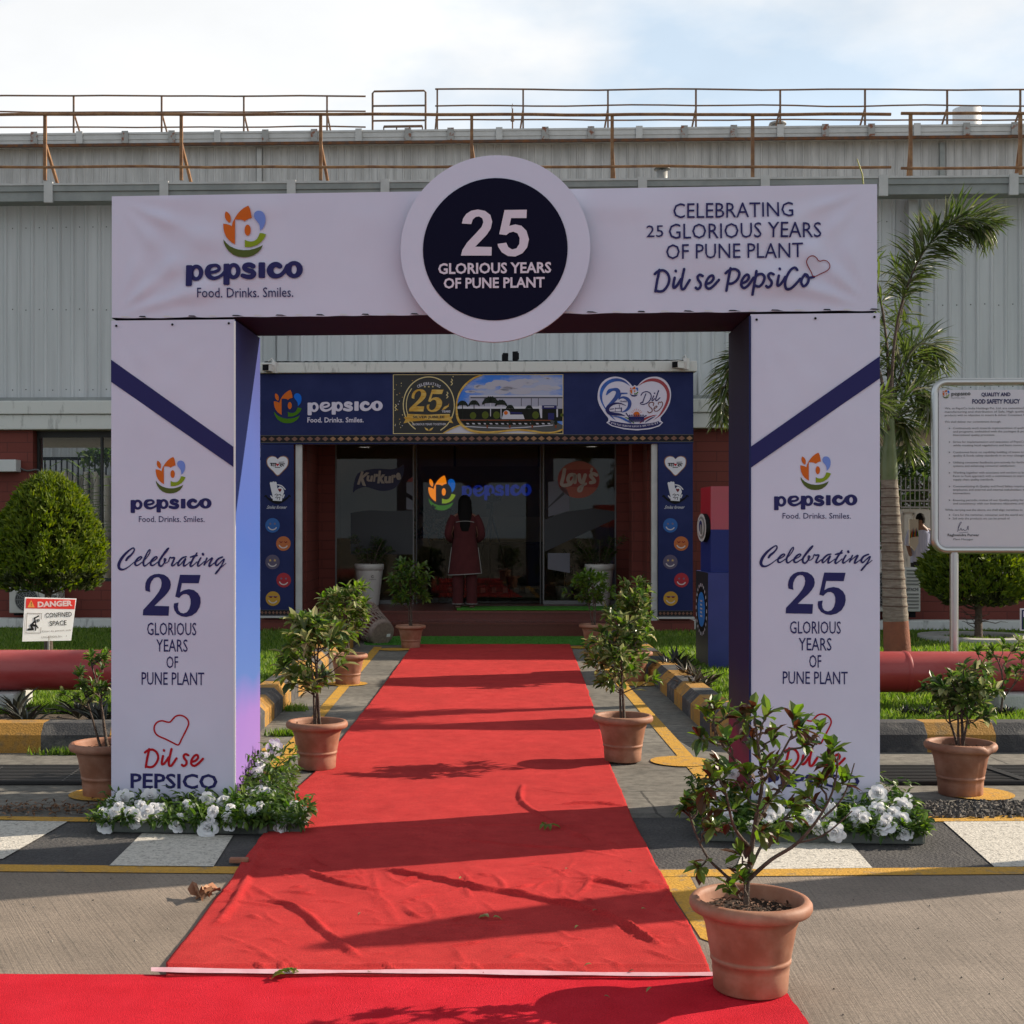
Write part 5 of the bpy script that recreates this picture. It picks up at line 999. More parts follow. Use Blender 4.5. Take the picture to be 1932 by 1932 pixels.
def glass_wall(label, x0, x1):
    r = fthing(PFm, 'glass_panel', label, 'glass panel', 'tinted glass panels of the porch'); b = MB(); b.box(x0, GL, FZ+.06, x1, GL+.012, GT); b.obj('pane', [GLASS], r)
    b = MB(); b.box(x0, GL-.02, FZ+.001, x1, GL+.05, FZ+.058); b.box(x0-.004, GL-.012, FZ+.06, x0+.018, GL+.03, GT); b.box(x1-.018, GL-.012, FZ+.06, x1+.004, GL+.03, GT); b.obj('frame', [M('grey_rail', (.16,.16,.16), .4)], r); return r
r1 = glass_wall('left tinted glass panel with a chips snack logo on it', xa, xb); r2 = glass_wall('right tinted glass panel with a round red snack logo', xc, xd)
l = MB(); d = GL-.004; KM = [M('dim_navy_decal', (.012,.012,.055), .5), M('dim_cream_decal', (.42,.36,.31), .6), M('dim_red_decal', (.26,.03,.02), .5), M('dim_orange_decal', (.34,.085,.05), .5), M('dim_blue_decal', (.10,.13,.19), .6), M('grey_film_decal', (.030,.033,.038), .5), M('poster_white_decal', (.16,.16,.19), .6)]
kq = lambda x, y: gpx((810+x/6.232)*K, (1050+y/6.232)*K, d)
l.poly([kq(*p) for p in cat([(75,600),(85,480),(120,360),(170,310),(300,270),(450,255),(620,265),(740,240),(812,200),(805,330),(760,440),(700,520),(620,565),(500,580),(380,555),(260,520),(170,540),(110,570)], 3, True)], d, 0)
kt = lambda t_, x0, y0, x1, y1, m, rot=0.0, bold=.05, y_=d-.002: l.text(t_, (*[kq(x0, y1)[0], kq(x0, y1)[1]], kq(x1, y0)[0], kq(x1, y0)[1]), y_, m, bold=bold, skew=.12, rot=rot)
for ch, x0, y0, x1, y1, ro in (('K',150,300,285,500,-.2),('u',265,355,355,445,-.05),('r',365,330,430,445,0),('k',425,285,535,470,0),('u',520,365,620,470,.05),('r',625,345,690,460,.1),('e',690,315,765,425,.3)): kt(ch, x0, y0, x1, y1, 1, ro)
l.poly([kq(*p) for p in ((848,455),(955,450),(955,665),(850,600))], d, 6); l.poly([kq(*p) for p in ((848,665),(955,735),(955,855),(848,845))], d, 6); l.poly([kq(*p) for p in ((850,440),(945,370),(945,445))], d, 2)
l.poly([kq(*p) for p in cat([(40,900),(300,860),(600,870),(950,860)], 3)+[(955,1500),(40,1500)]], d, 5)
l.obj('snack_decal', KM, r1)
l = MB(); c_ = gpx((1100+795/3.22)*K, (800+1020/3.22)*K, d); rr = 157/3.22*K*(gpx(1100,900)[0]-gpx(1000,900)[0])/100
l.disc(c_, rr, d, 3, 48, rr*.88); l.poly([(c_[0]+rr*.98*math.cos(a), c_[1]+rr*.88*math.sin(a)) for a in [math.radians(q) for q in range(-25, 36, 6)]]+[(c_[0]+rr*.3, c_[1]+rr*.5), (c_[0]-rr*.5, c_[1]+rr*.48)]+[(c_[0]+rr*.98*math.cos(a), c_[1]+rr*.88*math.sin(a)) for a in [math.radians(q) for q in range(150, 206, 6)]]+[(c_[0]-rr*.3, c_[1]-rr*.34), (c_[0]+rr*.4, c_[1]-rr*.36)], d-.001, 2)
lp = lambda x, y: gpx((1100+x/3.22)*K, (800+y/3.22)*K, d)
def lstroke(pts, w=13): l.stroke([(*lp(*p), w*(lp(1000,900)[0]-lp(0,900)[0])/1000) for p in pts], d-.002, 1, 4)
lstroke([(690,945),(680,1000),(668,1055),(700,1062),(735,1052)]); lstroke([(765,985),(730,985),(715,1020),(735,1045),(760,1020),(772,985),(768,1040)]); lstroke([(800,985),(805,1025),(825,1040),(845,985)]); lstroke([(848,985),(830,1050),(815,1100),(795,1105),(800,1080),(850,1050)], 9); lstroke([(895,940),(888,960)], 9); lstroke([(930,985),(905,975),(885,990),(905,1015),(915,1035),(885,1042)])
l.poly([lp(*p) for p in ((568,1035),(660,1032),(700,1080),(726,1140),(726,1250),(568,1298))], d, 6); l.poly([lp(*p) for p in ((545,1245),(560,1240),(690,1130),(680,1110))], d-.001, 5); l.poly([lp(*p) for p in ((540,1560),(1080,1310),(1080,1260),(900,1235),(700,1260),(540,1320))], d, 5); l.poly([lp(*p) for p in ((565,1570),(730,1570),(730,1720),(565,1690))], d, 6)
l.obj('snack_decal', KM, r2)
b = MB()
for x in (xb+.03, xc-.05): b.box(x, GL-.01, FZ+.001, x+.02, GL+.02, GT)
r3 = fthing(PFm, 'sliding_door', 'tinted glass sliding door at the middle of porch', 'door'); b.obj('frame', [alu], r3)
b = MB(); b.box(xb+.05, GL+.03, FZ+.01, xc-.05, GL+.042, GT); b.obj('pane', [GLASS], r3)
# lobby room behind the glass
rx0, rx1, ry0, ry1, rz1 = gx0-.25, gx1+.25, GL+.26, GL+3.6, BZ0+.30
tan = M('tan_lobby_wall', (.62,.52,.40), .8, (.66,.56,.43), 2); dk = M('pale_lobby_ceiling', (.6,.58,.55), .8)
b = MB(); b.box(rx0, ry1, FZ, rx1, ry1+.1, rz1); b.box(rx0-.1, ry0, FZ, rx0, ry1+.1, rz1); b.box(rx1, ry0, FZ, rx1+.1, ry1+.1, rz1)
lob = fthing(PFm, 'lobby_wall', 'dim tan reception lobby wall behind the porch glass', 'wall'); b.obj('wall', [tan], lob)
b = MB(); b.box(rx0, ry0, rz1, rx1, ry1, rz1+.1); b.obj('ceiling', [dk], lob)
b = MB(); b.box(rx0, 2.601, FZ-.05, rx1, ry1, FZ-.001); b.obj('floor', [M('dark_polished_floor', (.22,.20,.18), .2)], lob)
for px_ in (651, 1243):
    b = MB(); 
for px_, lab in ((675, 'round ceiling downlight left behind the porch header'), (1131, 'round ceiling downlight right behind the porch header')):
    q = gpx(px_, 843, 1.55); dl = fthing(PFm, 'downlight', lab, 'ceiling light', 'porch downlights'); zc_ = BZ0+.138
    b = MB(); b.lathe([(0,0),(.10,0),(.11,.0),(.115,-.012),(.09,-.012),(.0,-.011)], 20, (q[0], 1.35, zc_)); b.obj('rim', [M('white_light_rim', (.7,.7,.7), .5)], dl)
    b = MB(); b.lathe([(.088,-.014),(0,-.0145)], 20, (q[0], 1.35, zc_)); b.obj('diffuser', [M('downlight_glow', (1,.97,.9), .5, emit=5.0)], dl)
sg = fthing(PFm, 'lit_wall_sign', 'backlit orange, blue and green wordmark sign on lobby wall', 'sign'); d = ry1-.05
EM = [M('glow_orange', (1,.27,.008), .5, emit=1.05), M('glow_blue', (.006,.13,.62), .5, emit=.85), M('glow_lime', (.20,.30,.012), .5, emit=1.1), M('glow_green', (.04,.15,.01), .5, emit=.9), M('glow_navy', (.006,.018,.24), .5, emit=.75)]
l = MB(); draw_icon(l, (808,897,859.5,963), PFm, d, (0,1,2,3)); l.obj('logo', EM, sg)
l = MB(); draw_word(l, (871,913,1003,945), PFm, d, 4); l.obj('lettering', EM, sg)
b = MB(); q0 = gpx(795, 880, d); q1 = gpx(1020, 975, d); b.box(q0[0], d+.004, q1[1], q1[0], d+.03, q0[1]); b.obj('backboard', [M('brown_backboard', (.40,.32,.23), .6)], sg)
b = MB()
for px_ in (858, 1017): q = gpx(px_, 860, d); b.box(q[0]-.02, d+.004, q0[1]-.001, q[0]+.02, d+.02, rz1-.001)
b.obj('hanger', [alu], sg)
desk = fthing(PFm, 'reception_desk', 'dark reception desk with a row of white squares in lobby', 'desk'); dd = GL+1.6
q0 = gpx(837, 1000, dd); q1 = gpx(1023, 1000, dd)
b = MB(); b.box(q0[0], dd, FZ, q1[0], dd+.6, FZ+.92); b.box(q0[0]-.03, dd-.04, FZ+.921, q1[0]+.03, dd+.64, FZ+.96); b.obj('counter', [M('black_desk', (.014,.013,.012), .5)], desk, bevel=.01)
b = MB()
for k in range(8): b.box(q0[0]+.06+k*.19, dd-.008, FZ+.10, q0[0]+.14+k*.19, dd-.001, FZ+.19)
b.obj('white_squares', [M('dim_white_squares', (.28,.27,.25), .6)], desk)
l = MB(); a = gpx(1236, 1104-110, dd-.004); w = .33; l.text('25', (q1[0]-.62, FZ+.45, q1[0]-.36, FZ+.64), dd-.004, 0, bold=.02, skew=.2); l.text('pepsico', (q1[0]-.60, FZ+.74, q1[0]-.33, FZ+.80), dd-.004, 0, bold=.02); l.ring((q1[0]-.47, FZ+.545), (.19,.17), (.18,.16), dd-.004, 0); l.obj('lettering', [M('dim_grey_print', (.09,.09,.085), .6)], desk)
# camera tripod inside the lobby
tp = fthing(PFm, 'camera_tripod', 'camera on a tripod silhouetted inside the glass lobby', 'camera tripod'); dd = GL+.75; q = gpx(928, 945, dd); zc_ = gpx(928, 941, dd)[1]
b = MB(); b.box(q[0]-.075, dd-.05, zc_-.055, q[0]+.065, dd+.05, zc_+.05); b.box(q[0]-.03, dd-.04, zc_+.05, q[0]+.03, dd+.03, zc_+.085); b.tube([(q[0]+.06,dd,zc_+.005),(q[0]+.15,dd,zc_+.01)], .045, 14); b.obj('camera_body', [BLACKP], tp, bevel=.008)
b = MB(); b.tube([(q[0]-.01,dd,zc_-.06),(q[0]-.01,dd,zc_-.26)], .03, 10); b.box(q[0]-.09, dd-.04, zc_-.17, q[0]-.02, dd+.04, zc_-.09); b.obj('head', [BLACKP], tp)
for a in (0.4, 2.5, 4.6): b = MB(); b.tube([(q[0]-.01,dd,zc_-.25),(q[0]-.01+.20*math.cos(a),dd+.16*math.sin(a),(zc_+FZ)*.48),(q[0]-.01+.36*math.cos(a),dd+.3*math.sin(a),FZ)], [.02,.015,.011], 8); b.obj('leg', [BLACKP], tp)
# tall white planters
def frond(b, base, tip, L, w, n, m=0):
    base, tip = Vector(base), Vector(tip); mid = base.lerp(tip, .5)+Vector((0,0,.06)); pts = [Vector(p) for p in cat([tuple(base), tuple(mid), tuple(tip)], 6)]; b.tube(pts, .005, 5, 1)
    for i in range(n):
        t = .25+.75*i/n; p = pts[min(int(t*(len(pts)-1)), len(pts)-1)]; dr = (tip-base).normalized(); s_ = dr.cross(Vector((0,.9,.3))).normalized()
        for sg_ in (-1, 1): leaf(b, p, dr*.6+s_*sg_, L, w, m)
def planter(px_, yb, label, seed):
    rnd.seed(seed); q = gpx(px_, yb, 1.75); r = thing('tall_planter', label, 'planter', tuple(PFm.world((q[0], 1.72, FZ+.001))), 0, 'white tapered planters by the lobby glass')
    pm_ = M('white_glazed_planter', (.50,.47,.44), .35, (.55,.52,.49), 3); b = MB(); b.lathe([(0,0),(.145,0),(.15,.01),(.212,.54),(.212,.555),(.228,.56),(.232,.64),(.222,.65),(.205,.64),(.19,.58),(0,.58)], 40); pt = b.obj('pot', [pm_], r)
    l = MB(); s_ = textmesh('pepsico', .02); x0, z0 = -.02 if px_ > 900 else .06, .40
    vs = []
    for v in s_[0]:
        xx = x0+.10*(v[0]-s_[2])/(s_[4]-s_[2])-.05; zz = z0+.02*(v[1]-s_[3])/(s_[5]-s_[3]); rr_ = .152+(.212-.152)*zz/.54+.003; vs.append((xx, -math.sqrt(rr_*rr_-xx*xx), zz))
    l.add(vs, s_[1]); 
    for k in range(10):
        a0_, a1_ = math.radians(20+k*32), math.radians(20+(k+1)*32); xs = lambda a, r_: (x0+r_*math.cos(a), 0, .455+r_*math.sin(a))
        vv = [xs(a0_,.022), xs(a1_,.022), xs(a1_,.014), xs(a0_,.014)]; l.add([(v[0], -math.sqrt(.2065**2-v[0]**2)-.002, v[2]) for v in vv], [(3,2,1,0)])
    l.obj('lettering', [M('grey_planter_print', (.10,.10,.10), .6)], pt)
    f_ = MB(); 
    for k in range(16):
        a = rnd.random()*6.28; e = Vector((rnd.uniform(.18,.42)*math.cos(a), rnd.uniform(.1,.3)*math.sin(a), rnd.uniform(.82,1.08))); frond(f_, (.08*math.cos(a), .08*math.sin(a), .58), e, .08, .034, 9)
    f_.obj('foliage', [LEAF_DARK, BARK], r)
planter(697, 1143, 'tall white planter left of doorway behind the tipped basket', 31); planter(1131, 1143, 'tall white planter right of doorway behind small shrubs', 32)
# indoor plant left of the sign, grey pot right
rnd.seed(33); q = gpx(826, 1020, GL+1.3); r = thing('indoor_plant', 'dark indoor plant on a tall stand inside the lobby', 'plant', tuple(PFm.world((q[0], GL+1.3, FZ))))
b = MB(); b.lathe([(0,0),(.18,0),(.13,.9),(.17,1.0),(.15,1.0),(0,.98)], 24); b.obj('stand', [M('dark_vase', (.05,.05,.05), .3)], r); f_ = MB()
for k in range(60): whorl(f_, Vector((rnd.gauss(0,.22), rnd.gauss(0,.16), rnd.uniform(1.0,1.55))), rv()+Vector((0,0,.6)), 6, .10, .04, (0,))
f_.obj('foliage', [LEAF_DARK], r)
q = gpx(1066, 1110, GL+.55); r = thing('indoor_plant', 'small leafy plant in a grey pot behind the right glass', 'plant', tuple(PFm.world((q[0], GL+.55, FZ))))
b = MB(); b.lathe([(0,0),(.12,0),(.16,.26),(.15,.27),(0,.25)], 24); b.obj('pot', [M('pale_grey_pot', (.35,.35,.34), .5)], r); f_ = MB(); f_.tube([(0,0,.25),(.02,0,.6)], .012, 6, 1)
for k in range(34): whorl(f_, Vector((rnd.gauss(0,.13), rnd.gauss(0,.1), rnd.uniform(.45,.85))), rv()+Vector((0,0,.6)), 5, .07, .03, (0,))
f_.obj('foliage', [LEAF_DARK, BARK], r)
# woven waste basket lying on its side
bk = thing('wicker_basket', 'brown woven waste basket tipped over beside the porch steps', 'basket', (0,0,0))
wick = M('brown_wicker', (.20,.145,.12), .6, (.28,.21,.17), 30); B0 = P(722,1196,18.55); B1 = P(683,1168,18.98); ax = (B1-B0).normalized(); u = ax.cross(Vector((0,0,1))).normalized(); v = u.cross(ax)
r0, r1, Lb = .178, .258, .52
def bp(a, t, r=None): rr_ = r if r is not None else r0+(r1-r0)*t; return B0+ax*Lb*t+(u*math.cos(a)+v*math.sin(a))*rr_
b = MB()
for k in range(26):
    for sg_ in (1, -1): b.tube([bp(6.283*k/26+sg_*.55*t, t) for t in [.12+.76*i/8 for i in range(9)]], .0065, 5, 0)
for t in (.12,.3,.5,.7,.88): b.tube([bp(6.283*i/28, t) for i in range(28)], .007, 5, 0, closed=True)
b.obj('weave', [wick], bk)
b = MB(); vs = []; 
for t, r_ in ((0,.0),(0,r0-.02),(.0,r0),(.12,r0+.012)):
    for i in range(28): vs.append(bp(6.283*i/28, t, r_))
b.add(vs, [(j*28+i, j*28+(i+1) % 28, (j+1)*28+(i+1) % 28, (j+1)*28+i)[::-1] for j in range(3) for i in range(28)], 0, True); b.obj('base', [wick], bk)
b = MB(); b.tube([bp(6.283*i/36, 1.0) for i in range(36)], .018, 8, 0, closed=True); vs = [bp(6.283*i/28, t) for t in (.9, 1.0) for i in range(28)]; b.add(vs, [(i, (i+1) % 28, 28+(i+1) % 28, 28+i) for i in range(28)], 0, True); b.obj('rim', [wick], bk)
b = MB(); cc = bp(-.25, -.006, .10); b.add([cc-u*.03-v*.022, cc+u*.03-v*.022, cc+u*.03+v*.022, cc-u*.03+v*.022], [(3,2,1,0)]); b.obj('label_tag', [M('white_paper_tag', (.7,.7,.7), .6)], bk)
# ------------------------------------------------------------------ people
def skin(mb, vs, es, rad, sub=2, root=0):
    name = 'tmp'; me = bpy.data.meshes.new(name); me.from_pydata([tuple(v) for v in vs], es, []); o = bpy.data.objects.new(name, me); C.objects.link(o)
    md = o.modifiers.new('s', 'SKIN'); md.use_smooth_shade = True
    for i, r in enumerate(rad): me.skin_vertices[0].data[i].radius = r if isinstance(r, tuple) else (r, r)
    me.skin_vertices[0].data[root].use_root = True
    sb = o.modifiers.new('u', 'SUBSURF'); sb.levels = sub; sb.render_levels = sub
    bpy.context.view_layer.update(); dg = bpy.context.evaluated_depsgraph_get(); m2 = bpy.data.meshes.new_from_object(o.evaluated_get(dg)); bpy.data.objects.remove(o)
    mb.add([v.co[:] for v in m2.vertices], [list(p.vertices) for p in m2.polygons], 0, True); bpy.data.meshes.remove(m2)
def loft(b, rings, n=28, m=0, cap=True):
    """rings: (cx, cy, z, rx, ry)"""
    vs = []
    for cx_, cy_, z, rx_, ry_ in rings:
        for i in range(n): a = 6.28319*i/n; vs.append((cx_+rx_*math.cos(a), cy_+ry_*math.sin(a), z))
    b.add(vs, [(j*n+i, j*n+(i+1) % n, (j+1)*n+(i+1) % n, (j+1)*n+i) for j in range(len(rings)-1) for i in range(n)], m, True)
    if cap: b.add(vs[:n], [tuple(range(n))[::-1]], m); b.add(vs[-n:], [tuple(range(n))], m)
SKINC = M('brown_skin', (.20,.10,.065), .55); HAIR = M('black_hair', (.006,.005,.005), .8, spec=.1, bump=.5, bscale=120, stretch=(1,1,.08))
KURTA = M('maroon_cotton', (.052,.007,.008), .95, (.066,.010,.011), 8, bump=.25, bscale=14); PIPING = M('white_piping', (.24,.23,.22), .8)
w_ = P(877, 1146, 20.62); wr = thing('person', 'person with long dark hair in maroon tunic standing at the glass doorway', 'person', (w_.x, w_.y, FZ+.022), 0)
k = 1.0
body_v = [(0,0,.90),(0,.01,1.10),(0,.0,1.30),(0,.005,1.40),(0,-.01,1.47),(0,-.005,1.56), (-.085,0,.84),(-.088,-.01,.46),(-.09,.0,.09),(-.09,-.10,.03)]
body_v = [(0,0,.92),(0,.01,1.10),(0,.0,1.28),(0,.0,1.38),(0,.015,1.46),(0,.03,1.54),(0,.035,1.60),
 (-.09,0,.84),(-.10,.01,.46),(-.105,-.01,.09),(-.105,.10,.03),(.09,0,.84),(.10,.01,.46),(.105,-.01,.09),(.105,.10,.03),
 (-.165,.0,1.335),(-.235,-.01,1.09),(-.15,.16,.99),(-.075,.24,1.05),(.165,.0,1.335),(.235,-.01,1.09),(.15,.16,.99),(.075,.24,1.05)]
body_e = [(0,1),(1,2),(2,3),(3,4),(4,5),(5,6),(0,7),(7,8),(8,9),(9,10),(0,11),(11,12),(12,13),(13,14),(3,15),(15,16),(16,17),(17,18),(3,19),(19,20),(20,21),(21,22)]
body_r = [(.15,.11),(.125,.09),(.14,.10),(.09,.07),.05,(.075,.09),(.065,.08),.085,.055,.04,.035,.085,.055,.04,.035,.06,.045,.033,.035,.06,.045,.033,.035]
bm_ = MB(); skin(bm_, body_v, body_e, body_r)
b = MB(); loft(b, [(0,.01,.50,.250,.175),(0,.01,.56,.242,.168),(0,.01,.75,.215,.155),(0,.01,.90,.195,.15),(0,.01,1.05,.165,.125),(0,.005,1.18,.175,.125),(0,0,1.30,.185,.118),(0,0,1.37,.165,.10),(0,.0,1.41,.10,.075),(0,.01,1.43,.065,.06)], 30)
for s_ in (-1, 1): 
    pts = cat([(s_*.15,0,1.36),(s_*.215,-.005,1.24),(s_*.25,-.01,1.09),(s_*.21,.07,1.02),(s_*.165,.14,1.0)], 4); b.tube(pts, [.072-.030*i/(len(pts)-1) for i in range(len(pts))], 14)
ku = b.obj('tunic', [KURTA], wr, smooth=True)
b = MB(); b.tube([(.252*math.cos(a), .01+.177*math.sin(a), .50+.014*math.cos(a)) for a in [6.28319*i/40 for i in range(40)]], .007, 6, 0, closed=True)
for s_ in (-1, 1): b.tube([(s_*.246,-.03,.52),(s_*.222,-.03,.72),(s_*.198,-.03,.90)], .006, 6)
b.tube(cat([(-.135,-.115,1.275),(-.05,-.128,1.29),(.05,-.128,1.29),(.135,-.115,1.275)], 4), .005, 6)
b.obj('piping', [PIPING], ku)
b = MB()
for s_ in (-1, 1): loft(b, [(s_*.105,0,.055,.083,.083),(s_*.103,0,.2,.078,.078),(s_*.10,.0,.46,.085,.085),(s_*.095,0,.6,.095,.10),(s_*.09,0,.8,.10,.11)], 20)
tr_ = b.obj('trousers', [KURTA], wr, smooth=True)
b = MB()
for s_ in (-1, 1): b.tube([(s_*.105+.085*math.cos(a), .085*math.sin(a), .055) for a in [6.28319*i/20 for i in range(20)]], .006, 6, 0, closed=True)
b.obj('piping', [PIPING], tr_)
b = MB(); loft(b, [(0,-.10,1.14,.055,.03),(0,-.085,1.22,.085,.05),(0,-.06,1.34,.108,.068),(0,-.03,1.45,.105,.085),(0,.005,1.54,.10,.105),(0,.02,1.60,.095,.11),(0,.03,1.655,.07,.085),(0,.03,1.685,.03,.04)], 24); b.obj('hair', [HAIR], wr, smooth=True)
b = MB()
for s_ in (-1, 1): b.box(s_*.105-.04, -.06, 0, s_*.105+.04, .17, .03)
b.obj('sandals', [M('brown_sandal', (.09,.045,.03), .6)], wr, bevel=.01)
for s_ in (-1, 1):   # folded hands: palm, four fingers and a thumb each
    for k in range(4): 
        L_ = (.070,.078,.072,.058)[k]; p0 = Vector((s_*.070, .255, 1.075-.017*k)); skin(bm_, [p0, p0+Vector((-s_*L_*.5,.012,.004)), p0+Vector((-s_*L_,-.002,.0))], [(0,1),(1,2)], [.0095,.0085,.007], 1)
    skin(bm_, [Vector((s_*.085,.235,1.07)), Vector((s_*.06,.225,1.105)), Vector((s_*.035,.228,1.125))], [(0,1),(1,2)], [.012,.010,.008], 1)
bm_.obj('body', [SKINC], wr)
# ------------------------------------------------------------------ factory building
BF = Frame(0, 20.9, -0.034); bx_ = lambda x, y=700, d=0.0: BF.loc(x, y, d)[0]; bz_ = lambda y, x=900, d=0.0: BF.loc(x, y, d)[1]
clad = M('weathered_grey_cladding', (0.505,0.525,0.53), .55, (0.56,0.575,0.58), 1.2, (.35,.65), stretch=(2.5,2.5,.35))
clad2 = M('dusty_grey_cladding', (0.435,0.43,0.42), .7, (0.56,0.555,0.545), 1.6, (.35,.62), stretch=(2.2,2.2,.5))
grit(clad, 1.0, .86, .38, .62, 1, (7, 7, .22)); grit(clad2, 1.0, .80, .38, .60, 1, (6, 6, .3))
gutm = M('grey_gutter_metal', (0.42,0.42,0.41), .6, (0.50,0.50,0.49), 3, (.35,.6)); gutd = M('dark_gutter_metal', (0.22,0.235,0.23), .6, (0.28,0.295,0.285), 3)
rust = M('rusty_steel', (0.16,0.062,0.022), .85, (0.085,0.05,0.035), 7, (.40,.58), bump=.3, bscale=50); rustp = M('rust_stained_paint', (0.30,0.30,0.29), .7, (0.20,0.075,0.04), 9, (.52,.60))
def rib_wall(b, x0, x1, z0, z1, y, pitch, dep=.03, m=0):
    n = int((x1-x0)/pitch); pr = []
    for i in range(n+1):
        x = x0+i*pitch; pr += [(x, 0), (x+pitch*.66, 0), (x+pitch*.76, -dep), (x+pitch*.88, -dep)]
    vs = [(x, y+d_, z) for z in (z0, z1) for x, d_ in pr]; k = len(pr)
    b.add(vs, [(i, i+1, k+i+1, k+i) for i in range(k-1)], m)
fb = fthing(BF, 'factory_building', 'grey corrugated factory building behind the porch with white plaster beam', 'building')
WX0, WX1 = -13.0, 14.0; WZ0, WZ1 = bz_(748), bz_(368, 900, -.02); LGZ = bz_(340, 900, -.5)
b = MB(); rib_wall(b, WX0, WX1, WZ0, WZ1+.1, 0, .207); b.add([(WX0,.06,WZ0),(WX1,.06,WZ0),(WX1,.06,WZ1),(WX0,.06,WZ1)], [(0,1,2,3)]); b.obj('corrugated_wall', [clad], fb)
b = MB(); 
for zz in (WZ0+.12, WZ0+1.35, WZ0+2.6):
    for k in range(120): b.disc((WX0+.207*k+.07, zz+rnd.uniform(-.01,.01)), .010, -.006, 0, 6)
b.obj('screws', [M('dark_screw', (.06,.06,.06), .6)], fb)
b = MB(); b.box(WX0, -.10, WZ0-.10, WX1, .05, WZ0-.001); b.obj('flashing', [gutd], fb)
b = MB(); z1_, z2_, z3_ = bz_(757), bz_(783), bz_(811)
for xa_, xb_ in ((WX0, lx(487)-.05+0.0), (lx(1315)+.08, WX1)):
    b = MB(); b.box(xa_, -.34, z2_+.004, xb_, -.0, z1_); b.box(xa_, -.30, z3_, xb_, 0, z2_); b.obj('beam', [stained], fb, bevel=.015)
b = MB()
xL0, xL1 = bx_(-60), bx_(69, 950); 
for xa_, xb_, y0_ in ((WX0, bx_(-120), -.12), (xL0, xL1, -.18), (bx_(470), lx(487)+.02, -.10), (lx(1308)+.05, bx_(1655), -.06), (bx_(2040), WX1, -.12)): b = MB(); b.box(xa_, y0_, .05, xb_, .32, z3_-.001); b.obj('brick_column', [redbrick], fb)
b = MB(); SZ = bz_(1097, 200); 
for xa_, xb_ in ((xL1-.02+.022, bx_(470)-.002), (bx_(1655)+.002, bx_(2040)-.002), (bx_(-120)+.002, xL0-.002)): b = MB(); b.box(xa_, -.03, .05, xb_, .12, SZ); b.obj('low_brick_wall', [redbrick], fb)
b = MB()
for xa_, xb_ in ((WX0, lx(487)-.12), (lx(1313)+.1, WX1)): b = MB(); b.box(xa_, -.45, .03, xb_, -.20, bz_(1166, 200, -.3)); b.obj('plinth', [stained], fb, bevel=.01)
# roof strip of the lower block and the gutter
b = MB(); b.box(WX0, -.2, LGZ-.06, WX1, 5.2, LGZ+.0); b.obj('lower_roof', [clad2], fb)
b = MB(); b.box(WX0, .13, 3.06, WX1, 5.0, 3.2); b.obj('ceiling_slab', [stained], fb)
gt0, gt1, gt2 = bz_(373, 900, -.55), bz_(355, 900, -.55), bz_(340, 900, -.55)
def gutter(b, y, za, zb, zc, dm=0):
    b.box(WX0, y, za, WX1, y+.30, zb); b.box(WX0, y-.025, zb+.001, WX1, y+.02, zc-.03); b.box(WX0, y-.04, zc-.029, WX1, y+.03, zc, 1)
b = MB(); gutter(b, -.55, gt0, gt1, gt2); gu = b.obj('gutter', [gutd, gutm], fb)
b = MB()
for x in (-60, 81, 309, 560, 745, 990+60, 1253, 1495, 1728, 1985): q = bx_(x*.957+5, 355, -.6); b = MB(); b.box(q, -.60, gt0-.03, q+.13, -.552, gt2+.02); b.obj('gutter_bracket', [gutm, gutm], gu)
for x, x2, zb_ in ((1706, 1722, 3.2), (527, 545, 3.2)):
    b = MB(); b.box(bx_(x), -.22, zb_ if x > 1000 else bz_(683), bx_(x2), -.06, gt0); b.obj('downpipe', [M('pale_downpipe', (.40,.41,.41), .5)], fb)
# upper set-back storey
UF = Frame(0, 34.2, -0.034); uz = lambda y, x=900, d=0.0: UF.loc(x, y, d)[1]; ux = lambda x, y=260, d=0.0: UF.loc(x, y, d)[0]
ub = fthing(UF, 'upper_storey', 'set-back upper storey of dusty corrugated sheet above the lower roof', 'building')
UX0, UX1 = -22, 24; g0, g1 = uz(265, 900, -.4), uz(244, 900, -.4)
b = MB(); rib_wall(b, UX0, UX1, 0.05, g0+.1, 0, .205, .03); b.obj('corrugated_wall', [clad2], ub)
b = MB(); b.box(UX0, -.40, g0, UX1, .2, g0+.10); b.box(UX0, -.42, g0+.101, UX1, -.38, g1-.05); b.box(UX0, -.44, g1-.049, UX1, -.36, g1, 0); b.obj('gutter', [gutm], ub)
b = MB(); b.box(UX0, -.46, g0-.07, UX1, -.40, g0-.001); b.obj('rusty_rail', [rust], ub)
b = MB()
for k in range(26):
    q = ux(-120+k*88+rnd.uniform(-4,4), 250, -.45); b = MB(); b.box(q, -.47, g0+.0, q+.16, -.445, g1+.03, 0 if (k*7) % 3 else 1); b.obj('gutter_bracket', [rustp, gutm], ub)
b = MB(); b.box(UX0, .02, g0+.02, UX1, 14, g1-.06); b.obj('roof', [clad2], ub)
for x in (486, 1770):
    b = MB(); b.box(ux(x), -.14, 6, ux(x+9), -.03, g0-.08); b.obj('downpipe', [gutm if x < 900 else gutd], ub)
